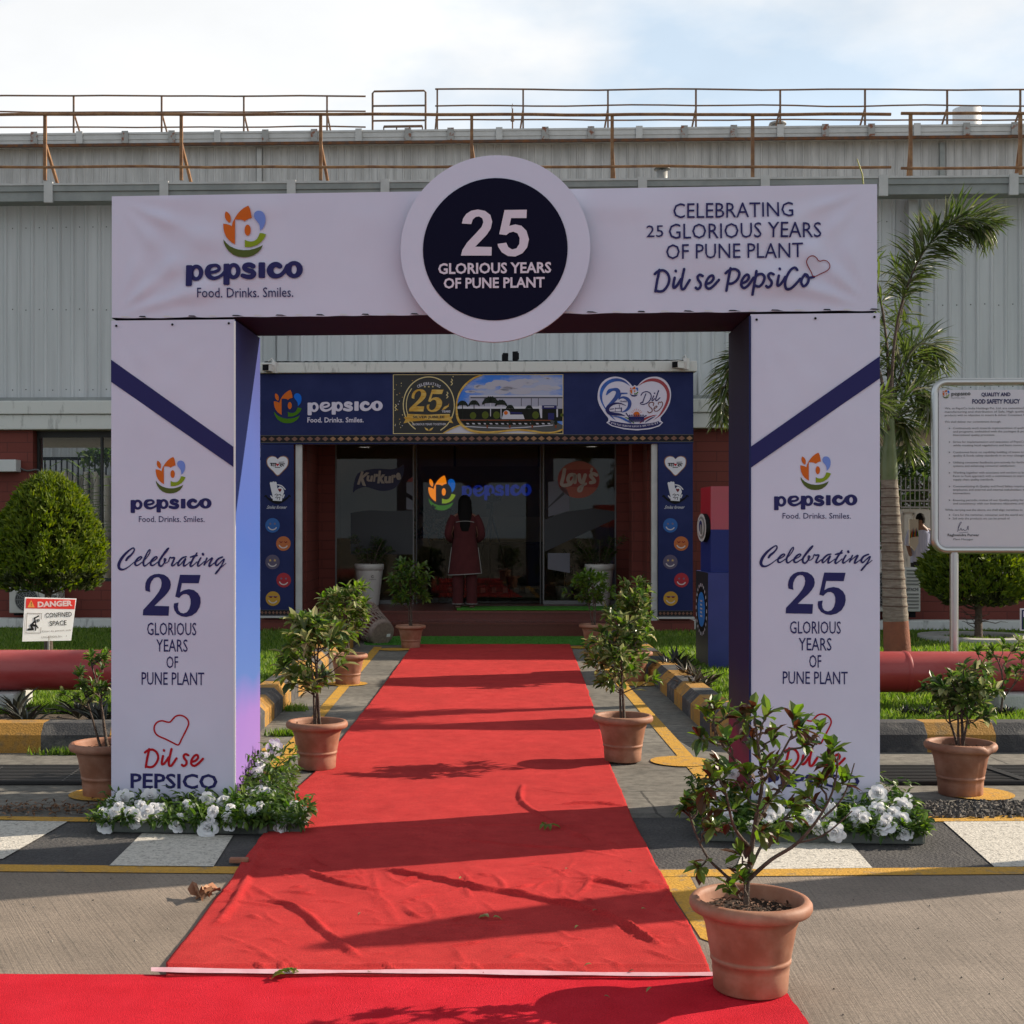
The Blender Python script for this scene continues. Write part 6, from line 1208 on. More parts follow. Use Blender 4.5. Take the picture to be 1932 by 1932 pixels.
# railings
def railing(fr, name, label, posts, ytop, ymids, ybase, d, r, braces=1, ends=None, sag=0.0, mids_m=0, mat=None, group=None):
    root = fthing(fr, name, label, 'railing', group)
    for x in posts:
        a = fr.loc(x, ybase, d); t = fr.loc(x, ytop, d); b = MB(); b.bar((a[0], d, a[1]), (a[0], d, t[1]), r*2, r*2)
        b.bar((a[0]+.08*braces, d+.42, a[1]), (a[0], d+.02, a[1]+(t[1]-a[1])*.55), r*1.7, r*1.7); b.obj('post', [mat or rust], root)
    x0, x1 = ends
    for i, yy in enumerate([ytop]+list(ymids)):
        n = max(2, int((x1-x0)/60)); pts = []
        for k in range(n+1):
            x = x0+(x1-x0)*k/n; q = fr.loc(x, yy+(3.0*noise.noise((x*.006, i*3.1, fr.oy))), d-.02); pts.append((q[0], d-.02, q[1]))
        b = MB(); b.tube(pts, r*(1.05 if i == 0 else .95), 6); b.obj('rail', [mat or rust], root)
    return root
rust2 = M('orange_rusted_steel', (0.27,0.150,0.072), .85, (0.17,0.085,0.045), 6, (.4,.6), bump=.3, bscale=50)
RB = bz_(332, 900, -.3)
fr_l = railing(BF, 'roof_railing', 'nearer rusty orange railing along the lower roof edge, long stretch', [-150,85,342,605,890,1155,1420], 216, [315], 340, -.30, .023, 1, (-400, 1681), mat=rust2, group='railings on the roofs')
railing(BF, 'roof_railing', 'nearer rusty orange railing along the lower roof edge, right end past the gap', [1718,1925,2150], 214, [317], 340, -.30, .023, 1, (1700, 2400), mat=rust2, group='railings on the roofs')
rust3 = M('dark_rusted_steel', (0.14,0.105,0.085), .85, (0.20,0.11,0.065), 6, (.4,.6))
railing(UF, 'roof_railing', 'far railing on the upper roof, left stretch before the gate frame', [-40,139,305,460,617], 181, [211,239], 252, -.2, .021, 1, (-300, 690), mat=rust3, group='railings on the roofs')
railing(UF, 'roof_railing', 'far railing on the upper roof, long right stretch with gently bent rails', [825,987,1147,1313,1472,1632,1787,1925,2080], 169, [199,226], 250, -.2, .021, -1, (821, 2300), mat=rust3, group='railings on the roofs')
gf = fthing(UF, 'roof_gate_frame', 'separate rounded gate frame standing on the upper roof between two railings', 'railing'); b = MB(); d = -.2
c4 = [UF.loc(x, y, d) for x, y in ((703,250),(703,176),(706,172.5),(800,171),(803,174),(803,250))]; b.tube([(p[0], d, p[1]) for p in c4], .026, 6); b.obj('frame', [rust3], gf)
for yy in (200, 228): b = MB(); a = UF.loc(703, yy, d); c_ = UF.loc(803, yy-1, d); b.tube([(a[0], d, a[1]), (c_[0], d, c_[1])], .024, 6); b.obj('rail', [rust3], gf)
b = MB(); a = UF.loc(724, 239, d-.15); c_ = UF.loc(797, 238, d-.15); b.bar((a[0], d-.15, a[1]), (c_[0], d-.15, c_[1]), .05, .05); 
for k in range(4): q = a[0]+(c_[0]-a[0])*k/3; b.bar((q, d-.15, a[1]-.11), (q, d-.15, a[1]), .03, .03)
b.obj('hatch_step', [rust3], gf)
def roof_bits(fr, x, y, d, prof, label, name, cat_, mat, n=16):
    q = fr.loc(x, y, d); r = thing(name, label, cat_, tuple(fr.world((q[0], d, q[1])))); b = MB(); b.lathe(prof, n); b.obj('body', [mat], r); return r
vm = M('grey_vent_metal', (.25,.25,.24), .5); darkv = M('dark_vent_cap', (.05,.055,.05), .5)
v_ = roof_bits(BF, 1249, 335, .5, [(.085,-.1),(.085,.10),(.0,.10)], 'small mushroom roof vent with dark cap on the lower roof', 'roof_vent', 'vent', vm); b = MB(); b.lathe([(0,.19),(.06,.18),(.12,.14),(.125,.12),(.0,.13)], 18); b.lathe([(.012,.09),(.012,.14)], 8); b.obj('cap', [darkv], v_)
v_ = roof_bits(UF, 1467, 246, .6, [(.16,-.2),(.16,.12),(0,.12)], 'squat round vent on the upper roof behind railing', 'roof_vent', 'vent', vm); b = MB(); b.lathe([(0,.24),(.20,.19),(.22,.14),(0,.15)], 18); b.obj('cap', [vm], v_)
roof_bits(UF, 1824, 250, 3, [(.36,-1),(.36,.62),(.34,.63),(0,.60)], 'pale chimney stub rising behind the upper roof railing', 'chimney_stub', 'chimney', M('pale_flue', (.62,.63,.64), .5), 24)
b = MB(); q = UF.loc(967, 250, .3); w0 = UF.world((q[0], .3, q[1])); b.tube([w0, w0+Vector((0,0,.60))], .018, 6); b.tube([w0+Vector((0,0,.28)), w0+Vector((0,0,.42))], [.05,.03], 8); b.tube([w0+Vector((-.02,0,.60)), w0+Vector((.0,0,.72))], .008, 5); tag(b.obj('roof_mast', [rust3]), 'thin short mast on the upper roof above the round sign', 'mast')
# porch roof fittings
def flood(x, y, rz, label):
    q = PFm.loc(x, y, .25); r = thing('floodlight', label, 'floodlight', tuple(PFm.world((q[0], .25, SZ1))), rz, 'floodlights on the porch roof')
    b = MB(); h = q[1]-SZ1; b.box(-.040, -.05, h-.065, .040, -.02, h+.065); b.box(-.033, -.02, h-.05, .033, .03, h+.05); b.obj('housing', [BLACKP], r, bevel=.006); b = MB(); b.box(-.012, -.01, 0, .012, .01, h-.06); b.obj('bracket', [BLACKP], r); return r
flood(952, 675, .3, 'left of two small black floodlights on the porch roof, with white base'); flood(974, 672, -.5, 'right of two small black floodlights on the porch roof, tilted slim one')
def cctv(x, y, rz, label):
    q = PFm.loc(x, y, -.2); r = thing('security_camera', label, 'security camera', tuple(PFm.world((q[0], -.16, q[1]))), rz, 'security cameras on the porch roof edge'); wm = M('white_camera_plastic', (.62,.60,.57), .4)
    b = MB(); b.box(-.055, -.16, -.05, .055, .08, .05); b.box(-.062, -.18, .04, .062, .03, .056); b.obj('housing', [wm], r, bevel=.012); b = MB(); b.box(-.045, -.168, -.042, .045, -.158, .038); b.tube([(0,-.165,0),(0,-.175,0)], .026, 14); b.obj('lens', [BLACKP], r); b = MB(); b.box(.03, .0, -.06, .09, .06, .10); b.tube([(.06,.03,.09),(.02,.05,.15),(-.05,.1,.12),(-.06,.2,.02)], .012, 6); b.obj('bracket', [wm], r)
cctv(508, 695, -.25, 'white security camera at the left end of the porch roof slab'); cctv(1287, 689, -.8, 'white security camera at the right end of the porch roof slab')
b = MB(); b.tube([PFm.world((lx(500,683)+.05*k*1.0, -.05, SZ1+.012+.004*math.sin(k*2.2))) for k in range(int((lx(1300)-lx(500))/.05))], .010, 5); tag(b.obj('roof_cable', [BLACKP]), 'black cable lying along the porch roof edge', 'cable')
# bay windows and courtyard beyond
cg = tinted('clear_bay_glass', (.86,.88,.88), .010)
wi = fthing(BF, 'bay_window', 'large clear window bay behind the left conical shrub', 'window'); b = MB(); b.box(xL1+.01, .03, SZ+.02, bx_(468), .042, z3_-.05); b.obj('pane', [cg], wi); b = MB()
for x in (69.5, 189, 330): b.box(bx_(x, 950)+.005, .0, SZ+.001, bx_(x, 950)+.035, .08, z3_-.002)
b.box(xL1+.04, .002, SZ+.002, bx_(466), .078, SZ+.05); b.box(xL1+.04, .002, z3_-.10, bx_(466), .078, z3_-.003); b.obj('frame', [M('dark_window_frame', (.02,.02,.02), .5)], wi)
fpm = M('cream_fence_panel', (.78,.70,.60), .7)
fn = thing('panel_fence', 'sunlit cream panel fence seen through the left window bay', 'fence'); FY = 31.0
b = MB()
for k in range(-6, 26):
    x0_ = P(140+k*19.0, 960, FY).x; ca, sa = .31*math.cos(.95), .31*math.sin(.95); na, nb_ = .02*math.sin(.95), .02*math.cos(.95); zt_ = P(0, 890+6*((k*5) % 3 == 0), FY).z
    b.add([(x0_+q[0], FY+q[1], z) for z in (.1, zt_) for q in ((0,0),(ca,sa),(ca-na,sa+nb_),(-na,nb_))], [(3,2,1,0),(4,5,6,7),(0,1,5,4),(1,2,6,5),(2,3,7,6),(3,0,4,7)])
b.obj('panels', [fpm], fn); b = MB(); xa_, xb_ = P(20,0,FY).x, P(640,0,FY).x
b.box(xa_, FY+.05, P(0,868,FY).z, xb_, FY+.10, P(0,862,FY).z)
for k in range(60): q = xa_+(xb_-xa_)*k/59; b.bar((q, FY+.07, 1), (q, FY+.07, P(0,866,FY).z), .03, .03)
b.obj('dark_rail', [BLACKP], fn)
def tree(name, label, cx_, cy_, cz_, rx_, ry_, rz_, nclump, nleaf, L, w, mats, seed, trunk_r=.12, group=None, tz0=0.0):
    rnd.seed(seed); r = thing(name, label, 'tree', (cx_, cy_, tz0), 0, group); f_ = MB(); t_ = MB()
    t_.tube(branch_pts(Vector((0,0,0)), Vector((0,0,cz_-tz0-rz_*.2)), 5, .1), [trunk_r*(1-.1*i) for i in range(6)], 9)
    for k in range(nclump):
        d_ = rv().normalized(); rr_ = rnd.random()**.4; c_ = Vector((d_.x*rx_*rr_, d_.y*ry_*rr_, cz_-tz0+d_.z*rz_*rr_)); cr = .28*min(rx_, rz_)*rnd.uniform(.6,1.3)
        if k < 14: t_.tube(branch_pts(Vector((0,0,cz_-tz0-rz_*.6)), c_, 4, .15), [trunk_r*.4,trunk_r*.3,.025,.018,.01], 6)
        for q in range(nleaf):
            p = c_+Vector((rnd.gauss(0,cr), rnd.gauss(0,cr), rnd.gauss(0,cr*.6))); leaf(f_, p, rv()+Vector((0,0,-.2)), L*rnd.uniform(.6,1.2), w, rnd.choice((0,0,1) if len(mats) > 1 else (0,)), Vector((rnd.uniform(-.5,.5), rnd.uniform(-.5,.5), 1)))
    t_.obj('trunk', [BARK], r); f_.obj('crown', mats, r); return r
q = P(235, 838, 29); tree('courtyard_tree', 'dark spreading tree seen through the left window bay', q.x, 29, q.z, 1.0, .9, .62, 16, 45, .20, .09, [LEAF_DARK], 81, .08)
def cane_palm(px_, Y, h, label, seed, n=16, zb=.1):
    rnd.seed(seed); q = P(px_, 950, Y); r = thing('courtyard_palm', label, 'palm', (q.x, Y, zb), 0, 'palms seen through the window bays'); f_ = MB()
    for k in range(n):
        a = rnd.random()*6.28; e = Vector((h*.42*math.cos(a)*rnd.uniform(.5,1), h*.3*math.sin(a), h*rnd.uniform(.6,1.05))); frond(f_, (0,0,.1), e, h*.16, .05, 12)
    f_.obj('foliage', [LEAF_BRIGHT, BARK], r)
cane_palm(98, 28.5, 2.7, 'green feathery palm behind the left conical shrub top', 82); cane_palm(150, 29.6, 2.0, 'lower feathery palm before the cream fence', 83); 
q = P(1758, 900, 30); tree('courtyard_tree', 'dark bushy tree in the gloomy bay right of the palm trunk', q.x, 30, q.z, 2.3, 1.2, 1.7, 30, 60, .22, .10, [LEAF_DARK], 84, .10)
rl = thing('courtyard_railing', 'pale railing in the gloomy bay right of the palm trunk', 'railing'); b = MB(); Y = 28.6; xa_, xb_ = P(1700,0,Y).x, P(1900,0,Y).x
for yy in (925, 945, 957): b.bar((xa_, Y, P(0,yy,Y).z), (xb_, Y, P(0,yy,Y).z), .035, .035)
for k in range(24): q = xa_+(xb_-xa_)*k/23; b.bar((q, Y, P(0,957,Y).z), (q, Y, P(0,900,Y).z), .018, .018)
b.box(xa_, Y+.02, .05, xb_, Y+.14, P(0,960,Y).z, 1)
b.obj('bars', [M('pale_grey_bars', (.28,.28,.28), .6), stained], rl)
# man in the bay
mq = P(1737, 1150, 26.2); mr = thing('person', 'person in pale blue striped shirt standing beyond the palm trunk', 'person', (mq.x, 26.2, .1), 0)
bm_ = MB(); skin(bm_, [(0,0,.92),(0,0,1.12),(0,0,1.32),(0,0,1.42),(-.02,-.03,1.50),(-.02,-.05,1.58),(-.02,-.055,1.66),(-.09,0,.85),(-.10,.0,.46),(-.10,.02,.09),(-.10,-.10,.04),(.09,0,.85),(.10,0,.46),(.10,.02,.09),(.10,-.10,.04),(-.18,0,1.38),(-.24,.02,1.12),(-.22,-.1,.90),(.18,0,1.38),(.25,.02,1.12),(.22,-.06,.88)],
 [(0,1),(1,2),(2,3),(3,4),(4,5),(5,6),(0,7),(7,8),(8,9),(9,10),(0,11),(11,12),(12,13),(13,14),(3,15),(15,16),(16,17),(3,18),(18,19),(19,20)], [(.14,.10),(.13,.09),(.14,.10),(.08,.06),.05,(.075,.09),(.065,.08),.08,.055,.04,.035,.08,.055,.04,.035,.055,.042,.035,.055,.042,.035]); bm_.obj('body', [SKINC], mr)
shirt = M('pale_blue_shirt', (.36,.40,.60), .8, (.50,.53,.68), 14, stretch=(3,3,.2))
b = MB(); loft(b, [(0,0,.78,.195,.13),(0,0,.95,.185,.125),(0,0,1.15,.18,.12),(0,0,1.32,.20,.12),(0,0,1.42,.15,.09),(0,-.01,1.48,.07,.065)], 24)
for s_ in (-1, 1): b.tube([(s_*.17,0,1.39),(s_*.225,.01,1.24),(s_*.25,.02,1.10)], [.07,.062,.058], 12)
b.obj('shirt', [shirt], mr, smooth=True); b = MB()
for s_ in (-1, 1): loft(b, [(s_*.10,0,.07,.07,.075),(s_*.10,0,.46,.078,.082),(s_*.092,0,.80,.095,.11)], 18)
b.obj('trousers', [M('black_trousers', (.015,.015,.02), .8)], mr, smooth=True); b = MB(); loft(b, [(-.02,-.03,1.53,.085,.075),(-.02,-.035,1.62,.088,.10),(-.02,-.04,1.70,.06,.075),(-.02,-.04,1.725,.02,.03)], 18); b.obj('hair', [HAIR], mr, smooth=True)
sb = thing('display_stand', 'white framed display stand with a colourful poster beside the person', 'display stand', (0,0,0)); Y = 25.4; b = MB(); q = lambda x, y: P(x, y, Y)
x0_, x1_ = q(1703,0).x, q(1724,0).x; zt = q(0,968).z
for a_, c_ in (((x0_, .1), (x0_, zt)), ((x0_, zt), (x1_, zt)), ((x1_, zt), (x1_, q(0,985).z))): b.bar((a_[0], Y, a_[1]), (c_[0], Y, c_[1]), .05, .05)
b.obj('frame', [M('white_display_frame', (.6,.6,.58), .5)], sb); b = MB(); b.prism([(q(1714,0).x, q(0,980).z), (q(1731,0).x, q(0,980).z), (q(1731,0).x, q(0,1025).z), (q(1724,0).x, q(0,1040).z), (q(1714,0).x, q(0,1027).z)], Y-.05, Y-.02, 0); x_, z_ = q(1722,1003).x, q(1722,1003).z
for k in range(7): b.poly([(x_-.07+.02*k, z_-.12+.01*k), (x_-.03+.02*k, z_-.10), (x_-.05+.02*k, z_+.04+.02*(k % 3))], Y-.053-.001*k, 1+k % 3)
b.obj('poster', [M('cream_poster', (.62,.58,.50), .6), GREENP, ORANGE, NAVY], sb)
# air conditioners
def ac(x0p, x1p, y0p, y1p, Yd, label, txt):
    a, c_ = BF.loc(x0p, y1p, Yd), BF.loc(x1p, y0p, Yd); r = fthing(BF, 'air_conditioner', label, 'air conditioner', 'outdoor air conditioner units'); cm = M('cream_ac_casing', (.52,.50,.46), .5, (.44,.42,.38), 4)
    b = MB(); b.box(a[0], Yd, a[1], c_[0], Yd+.34, c_[1]); b.obj('casing', [cm], r, bevel=.015); w_, h_ = c_[0]-a[0], c_[1]-a[1]; cx_, cz_ = a[0]+w_*.36, (a[1]+c_[1])/2; R_ = min(w_*.33, h_*.42)
    b = MB(); b.disc((cx_, cz_), R_, Yd-.006, 0, 32); b.ring((cx_, cz_), (R_*1.04,)*2, (R_*.97,)*2, Yd-.014, 1)
    for k in range(1, 6): b.ring((cx_, cz_), (R_*k/6+.004,)*2, (R_*k/6-.004,)*2, Yd-.012, 1, 28)
    for k in range(6): an = math.pi*k/6; b.bar((cx_-R_*math.cos(an), Yd-.016, cz_-R_*math.sin(an)), (cx_+R_*math.cos(an), Yd-.016, cz_+R_*math.sin(an)), .008, .006, 1, (0,1,0))
    b.obj('fan_grille', [M('dark_fan_recess', (.03,.03,.03), .6), M('grey_grille_wire', (.20,.20,.19), .5)], r); b = MB()
    for k in range(5):
        for zz in (c_[1]-.05-.05*k, a[1]+.05+.05*k): b.box(a[0]+w_*.74, Yd-.012, zz, c_[0]-.03, Yd-.004, zz+.018)
    b.obj('louvre', [M('dark_louvre', (.16,.155,.145), .6)], r)  # louvre slats in a darker grey than the casing
    b = MB(); b.text(txt, (a[0]+w_*.72, (a[1]+c_[1])/2-.02, c_[0]-.035, (a[1]+c_[1])/2+.03), Yd-.006, 0, bold=.03) if txt else None
    if txt: b.obj('lettering', [M('grey_brand_print', (.12,.12,.12), .6)], r)
    b = MB(); b.box(a[0]+.06, Yd+.04, .24, a[0]+.14, Yd+.30, a[1]-.001); b.box(c_[0]-.14, Yd+.04, .24, c_[0]-.06, Yd+.30, a[1]-.001); b.obj('foot', [BLACKP], r)
ac(17, 110, 1106, 1157, -.48, 'cream air conditioner unit half hidden under the left conical shrub', ''); ac(1635, 1737, 1071, 1154, -.48, 'cream air conditioner with louvres behind the palm trunk', 'HITACHI')
wl_ = fthing(BF, 'wall_lamp_box', 'white box fixed to the brick column at left edge', 'wall fitting'); a, c_ = BF.loc(-40, 890, -.4), BF.loc(31, 867, -.4); b = MB(); b.box(a[0], -.42, a[1], c_[0], -.185, c_[1]); b.obj('box', [M('white_box_paint', (.55,.55,.54), .5)], wl_, bevel=.01)
b = MB(); pts = [BF.loc(*p, -.21) for p in ((31,880),(50,888),(68,886),(75,892),(73,925),(79,960))]; b.tube([(p[0], -.205, p[1]) for p in cat(pts, 4)], .014, 6); b.obj('cable', [M('grey_cable', (.10,.10,.10), .6)], wl_)
# ------------------------------------------------------------------ red-blue box standee
SF = Frame((1350-PX)/F*15.6, 15.6, 0.62)
st = thing('display_pedestal', 'tall navy pedestal box with round blue emblem right of the porch', 'display box', (0,0,0)); navyb = M('navy_box_board', (.030,.042,.19), .5, (.038,.05,.22), 3)
# corner edge nearest the camera at px 1340; left face recedes to 1312, right face recedes behind the arch pillar
def boxq(xa, xe, xr, Yr, Ye, Yl, z0, z1):
    L_ = P(xa, 0, Yl); E_ = P(xe, 0, Ye); R_ = P(xr, 0, Yr); B_ = L_+R_-E_
    return [Vector((p.x, p.y, z)) for z in (z0, z1) for p in (L_, E_, R_, B_)]
BFS = [(3,2,1,0),(4,5,6,7),(1,2,6,5),(2,3,7,6),(3,0,4,7),(0,1,5,4)]
Ye = 14.6; zb0 = P(0,1264,Ye).z; zb1 = P(0,1081,Ye).z
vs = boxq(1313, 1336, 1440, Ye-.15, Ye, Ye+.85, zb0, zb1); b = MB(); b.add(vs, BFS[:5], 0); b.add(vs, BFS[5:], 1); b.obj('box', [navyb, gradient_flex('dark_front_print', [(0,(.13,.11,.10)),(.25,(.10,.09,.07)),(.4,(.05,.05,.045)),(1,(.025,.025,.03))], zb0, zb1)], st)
def on_face(L_, E_, z0, z1, u, v, off=.004):
    n = (E_-L_).cross(Vector((0,0,1))); n.z = 0; n.normalize()
    if n.dot(Vector((0,0,0))-L_) < 0: n = -n
    p = L_.lerp(E_, u)+n*off; return Vector((p.x, p.y, z0+(z1-z0)*v))
L_, E_ = vs[0].copy(), vs[1].copy(); b = MB()
def fdisc(b, cu, cv, ru, rv_, m, off, n=28, ri=None):
    if ri: 
        pts = [on_face(L_, E_, zb0, zb1, cu+ru*s_*math.cos(6.2832*i/n), cv+rv_*s_*math.sin(6.2832*i/n), off) for i in range(n) for s_ in (1, ri)]; b.add(pts, [(2*i, (2*i+2) % (2*n), (2*i+3) % (2*n), 2*i+1) for i in range(n)], m)
    else: b.add([on_face(L_, E_, zb0, zb1, cu+ru*math.cos(6.2832*i/n), cv+rv_*math.sin(6.2832*i/n), off) for i in range(n)], [tuple(range(n))], m)
fdisc(b, .5, .60, .40, .235, 0, .004); fdisc(b, .5, .60, .30, .185, 1, .006)
for k in range(22):
    a_ = 6.2832*k/22; p = [on_face(L_, E_, zb0, zb1, .5+.43*math.cos(a_+q)*s_, .60+.262*math.sin(a_+q)*s_, .006) for q, s_ in ((-.07,.93),(.07,.93),(.07,1.06),(-.07,1.06))]; b.add(p, [(0,1,2,3)], 2)
for k in range(5): p = [on_face(L_, E_, zb0, zb1, .42+dx_, .52+.04*k+dz_, .008) for dx_, dz_ in ((0,0),(.18-.03*(k % 2),0),(.18-.03*(k % 2),.018),(0,.018))]; b.add(p, [(0,1,2,3)], 2)
b.obj('round_emblem', [BLACKP, M('cyan_emblem', (.012,.16,.50), .5), M('grey_emblem_print', (.42,.40,.44), .5)], st)
b = MB(); b.add([Vector((v.x, v.y, z))+Vector((0,-.02 if i in (0,1,4,5) else .02,0)) for i, v, z in [(i, vs[i % 4], (.0, zb0-.001)[i//4]) for i in range(8)]], BFS); b.obj('foundation', [stained], st)
can = thing('cube_display', 'red and blue cube with white round emblem standing on the navy pedestal', 'display box', (0,0,0)); z0_, z1_ = zb1+.001, P(0,917,Ye).z; zm = P(0,999,Ye).z
vs2 = boxq(1322, 1341, 1440, Ye-.05, Ye+.10, Ye+.75, z0_, z1_); b = MB()
mid = [Vector((v.x, v.y, zm)) for v in vs2[:4]]; lo, hi = vs2[:4], vs2[4:]
for q0_, q1_, m_ in ((lo, mid, 0), (mid, hi, 1)):
    for i in range(4): j = (i+1) % 4; b.add([q0_[i], q0_[j], q1_[j], q1_[i]], [(0,1,2,3)], m_+(2 if i == 1 and m_ == 1 else 0))
b.add(hi, [(0,1,2,3)], 1); b.obj('cube', [M('deep_blue_board', (.006,.018,.15), .5), M('deep_red_board', (.34,.008,.020), .5), BLACKP, M('pinkish_red_board', (.44,.085,.12), .5, (.40,.095,.11), 3)], can)
L_, E_ = vs2[0].copy(), vs2[1].copy(); zb0s, zb1s = zb0, zb1; zb0, zb1 = z0_, z1_; b = MB()
n_ = (E_-L_).cross(Vector((0,0,1))).normalized()
ring_ = [on_face(L_, E_, zb0, zb1, .55+.45*math.cos(6.2832*i/32), .52+.165*math.sin(6.2832*i/32), o_) for o_ in (.002, .05) for i in range(32)]; b.add(ring_, [(i, (i+1) % 32, 32+(i+1) % 32, 32+i) for i in range(32)], 0); b.add(ring_[32:], [tuple(range(32))], 1)
fdisc(b, .55, .52, .36, .132, 2, .054); fdisc(b, .55, .52, .29, .105, 1, .058); fdisc(b, .55, .535, .16, .07, 3, .062); fdisc(b, .62, .50, .10, .06, 2, .066)
b.obj('round_emblem', [BLACKP, M('emblem_cream', (.55,.54,.52), .5), M('emblem_grey', (.22,.22,.21), .5), NAVY], can); zb0, zb1 = zb0s, zb1s
# ------------------------------------------------------------------ red pipes and supports
pipem = M('red_pipe_paint', (.34,.036,.036), .42, (.42,.085,.080), 1.6, (.42,.66), stretch=(.7,2,2), coat=.15)
def pipe(x0p, x1p, Yp, y0p, y1p, joints, label):
    zc2 = (P(0,y0p,Yp).z+P(0,y1p,Yp).z)/2; r_ = (P(0,y0p,Yp).z-P(0,y1p,Yp).z)/2; xa, xb_ = P(x0p,0,Yp).x, P(x1p,0,Yp).x; r = thing('red_pipe', label, 'pipe', (0,0,0), 0, 'red pipes running along the beds')
    b = MB(); b.tube([(xa+(xb_-xa)*k/12, Yp, zc2) for k in range(13)], r_, 36); b.obj('pipe', [pipem], r)
    for j in joints: q = P(j,0,Yp).x; b = MB(); b.tube([(q-.02,Yp,zc2),(q-.008,Yp,zc2),(q+.008,Yp,zc2),(q+.02,Yp,zc2)], [r_+.001,r_+.006,r_+.006,r_+.001], 36, 0, False); b.obj('weld_seam', [pipem], r)
    return zc2, r_
pipe(-700, 262, 11.45, 1226, 1302, (194,-60), 'red pipe along the left bed behind the dark plants'); zc2, r_ = pipe(1640, 2700, 11.45, 1229, 1306, (1707,), 'red pipe along the right lawn edge')
whp = M('whitewashed_block', (.42,.42,.40), .85, (.52,.52,.50), 6, bump=.3)
def block(x0p, x1p, label, ytop=1318):
    a, c_ = P(x0p,0,11.25), P(x1p,0,11.25); b = MB(); b.box(a.x, 11.2, .05, c_.x, 11.75, zc2-r_*.92); tag(b.obj('pipe_support', [whp], bevel=.02), label, 'concrete block')
block(1880, 1990, 'whitewashed concrete block carrying the right red pipe'); block(-40, 30, 'whitewashed concrete block carrying the left red pipe')
# ------------------------------------------------------------------ drain grates, gravel, litter
blackm = M('black_iron', (.014,.014,.015), .55)
def grate(x0_, x1_, y0_, y1_, diags, label):
    r = thing('drain_grate', label, 'drain grate', (0,0,0), 0, 'iron drain grates along the kerbs'); b = MB(); b.add([(x0_,y0_,.004),(x1_,y0_,.004),(x1_,y1_,.004),(x0_,y1_,.004)], [(0,1,2,3)]); b.obj('channel', [M('drain_dark', (.004,.004,.004), .9)], r); b = MB(); n = 10
    for k in range(n+1): y = y0_+(y1_-y0_)*k/n; b.box(x0_, y-.008, .006, x1_, y+.008, .022)
    x = x0_
    while x < x1_: b.box(x, y0_, .007, x+.012, y1_, .020); x += .52
    b.obj('bars', [M('grey_worn_iron', (.075,.072,.070), .55, metal=.4)], r); b = MB()
    for a_, c_ in diags: b.bar((a_[0], a_[1], .026), (c_[0], c_[1], .026), .06, .008)
    b.box(x0_, y0_-.03, .005, x1_, y0_-.009, .026); b.box(x0_, y1_+.009, .005, x1_, y1_+.03, .026)
    b.obj('frame', [blackm], r)
yA, yB = G(0,1480).y, G(0,1452).y
grate(-9, G(204,1465).x+.1, yA, yB, [((G(168,1480).x, yA), (G(210,1458).x, yB-.05))], 'iron drain grate left of the left arch pillar'); grate(G(1655,1465).x, 10, yA, yB, [((G(1860,1455).x, yB), (G(1935,1480).x, yA)), ((G(1650,1482).x, yA+.05), (G(1662,1482).x, yA))], 'iron drain grate right of the right arch pillar')
def stones(name, area, n, mats, sz, label):
    rnd.seed(hash(name) % 97 if False else len(name)); b = MB()
    for k in range(n):
        x = rnd.uniform(area[0], area[1]); y = rnd.uniform(area[2], area[3]); s_ = sz*rnd.uniform(.5,1.4); a = rnd.random()*6.28; z = rnd.uniform(0, .012)+.012*max(0, 1-abs((y-area[2])/(area[3]-area[2])-.5)*2)
        c_ = [(x+s_*math.cos(a+q)*rnd.uniform(.6,1), y+s_*math.sin(a+q)*rnd.uniform(.6,1), z) for q in (0,1.5,3.1,4.6)]+[(x+s_*.4*math.cos(a+q+.5), y+s_*.4*math.sin(a+q+.5), z+s_*rnd.uniform(.4,.9)) for q in (0,1.5,3.1,4.6)]
        b.add(c_, [(4,5,6,7),(0,1,5,4),(1,2,6,5),(2,3,7,6),(3,0,4,7)], 0)
    return tag(b.obj(name, mats), label, name, kind='stuff')
GRAV = M('grey_gravel', (.07,.066,.062), .9, island=[(.13,.12,.11),(.20,.175,.15),(.10,.085,.075),(.05,.05,.05)])
stones('gravel', (1.55, 7.2, 7.50, 7.92), 5200, [GRAV], .017, 'strip of dark gravel along the right crossing edge'); stones('gravel', (-6, -1.35, 7.55, 7.75), 500, [GRAV], .012, 'sparse gravel along the left crossing edge')
rnd.seed(45); b = MB()
for k in range(700):
    x, y = rnd.uniform(-3.5, 4.5), rnd.uniform(3.2, 6.3); s_ = rnd.uniform(.002, .006); a = rnd.random()*6.28
    b.add([(x+s_*math.cos(a+q), y+s_*math.sin(a+q), .0015) for q in (0, 2.1, 4.2)]+[(x, y, .003+s_*.7)], [(0,1,3),(1,2,3),(2,0,3)])
tag(b.obj('grit', [M('pale_grit', (.35,.31,.26), .9, island=[(.12,.10,.08),(.48,.44,.38)])]), 'scattered grit crumbs on the brushed concrete road', 'grit', kind='stuff')
rnd.seed(44); b = MB()
for k in range(1300): leaf(b, Vector((rnd.uniform(-5.5,-1.5), rnd.gauss(7.72,.09), .006+.02*rnd.random())), Vector((rnd.uniform(-1,1), rnd.uniform(-1,1), rnd.uniform(-.1,.5))), rnd.uniform(.02,.055), rnd.uniform(.008,.018), 0)
tag(b.obj('dry_leaves', [DRYLEAF]), 'windrow of dry brown leaves along the left gutter', 'leaf litter', kind='stuff')
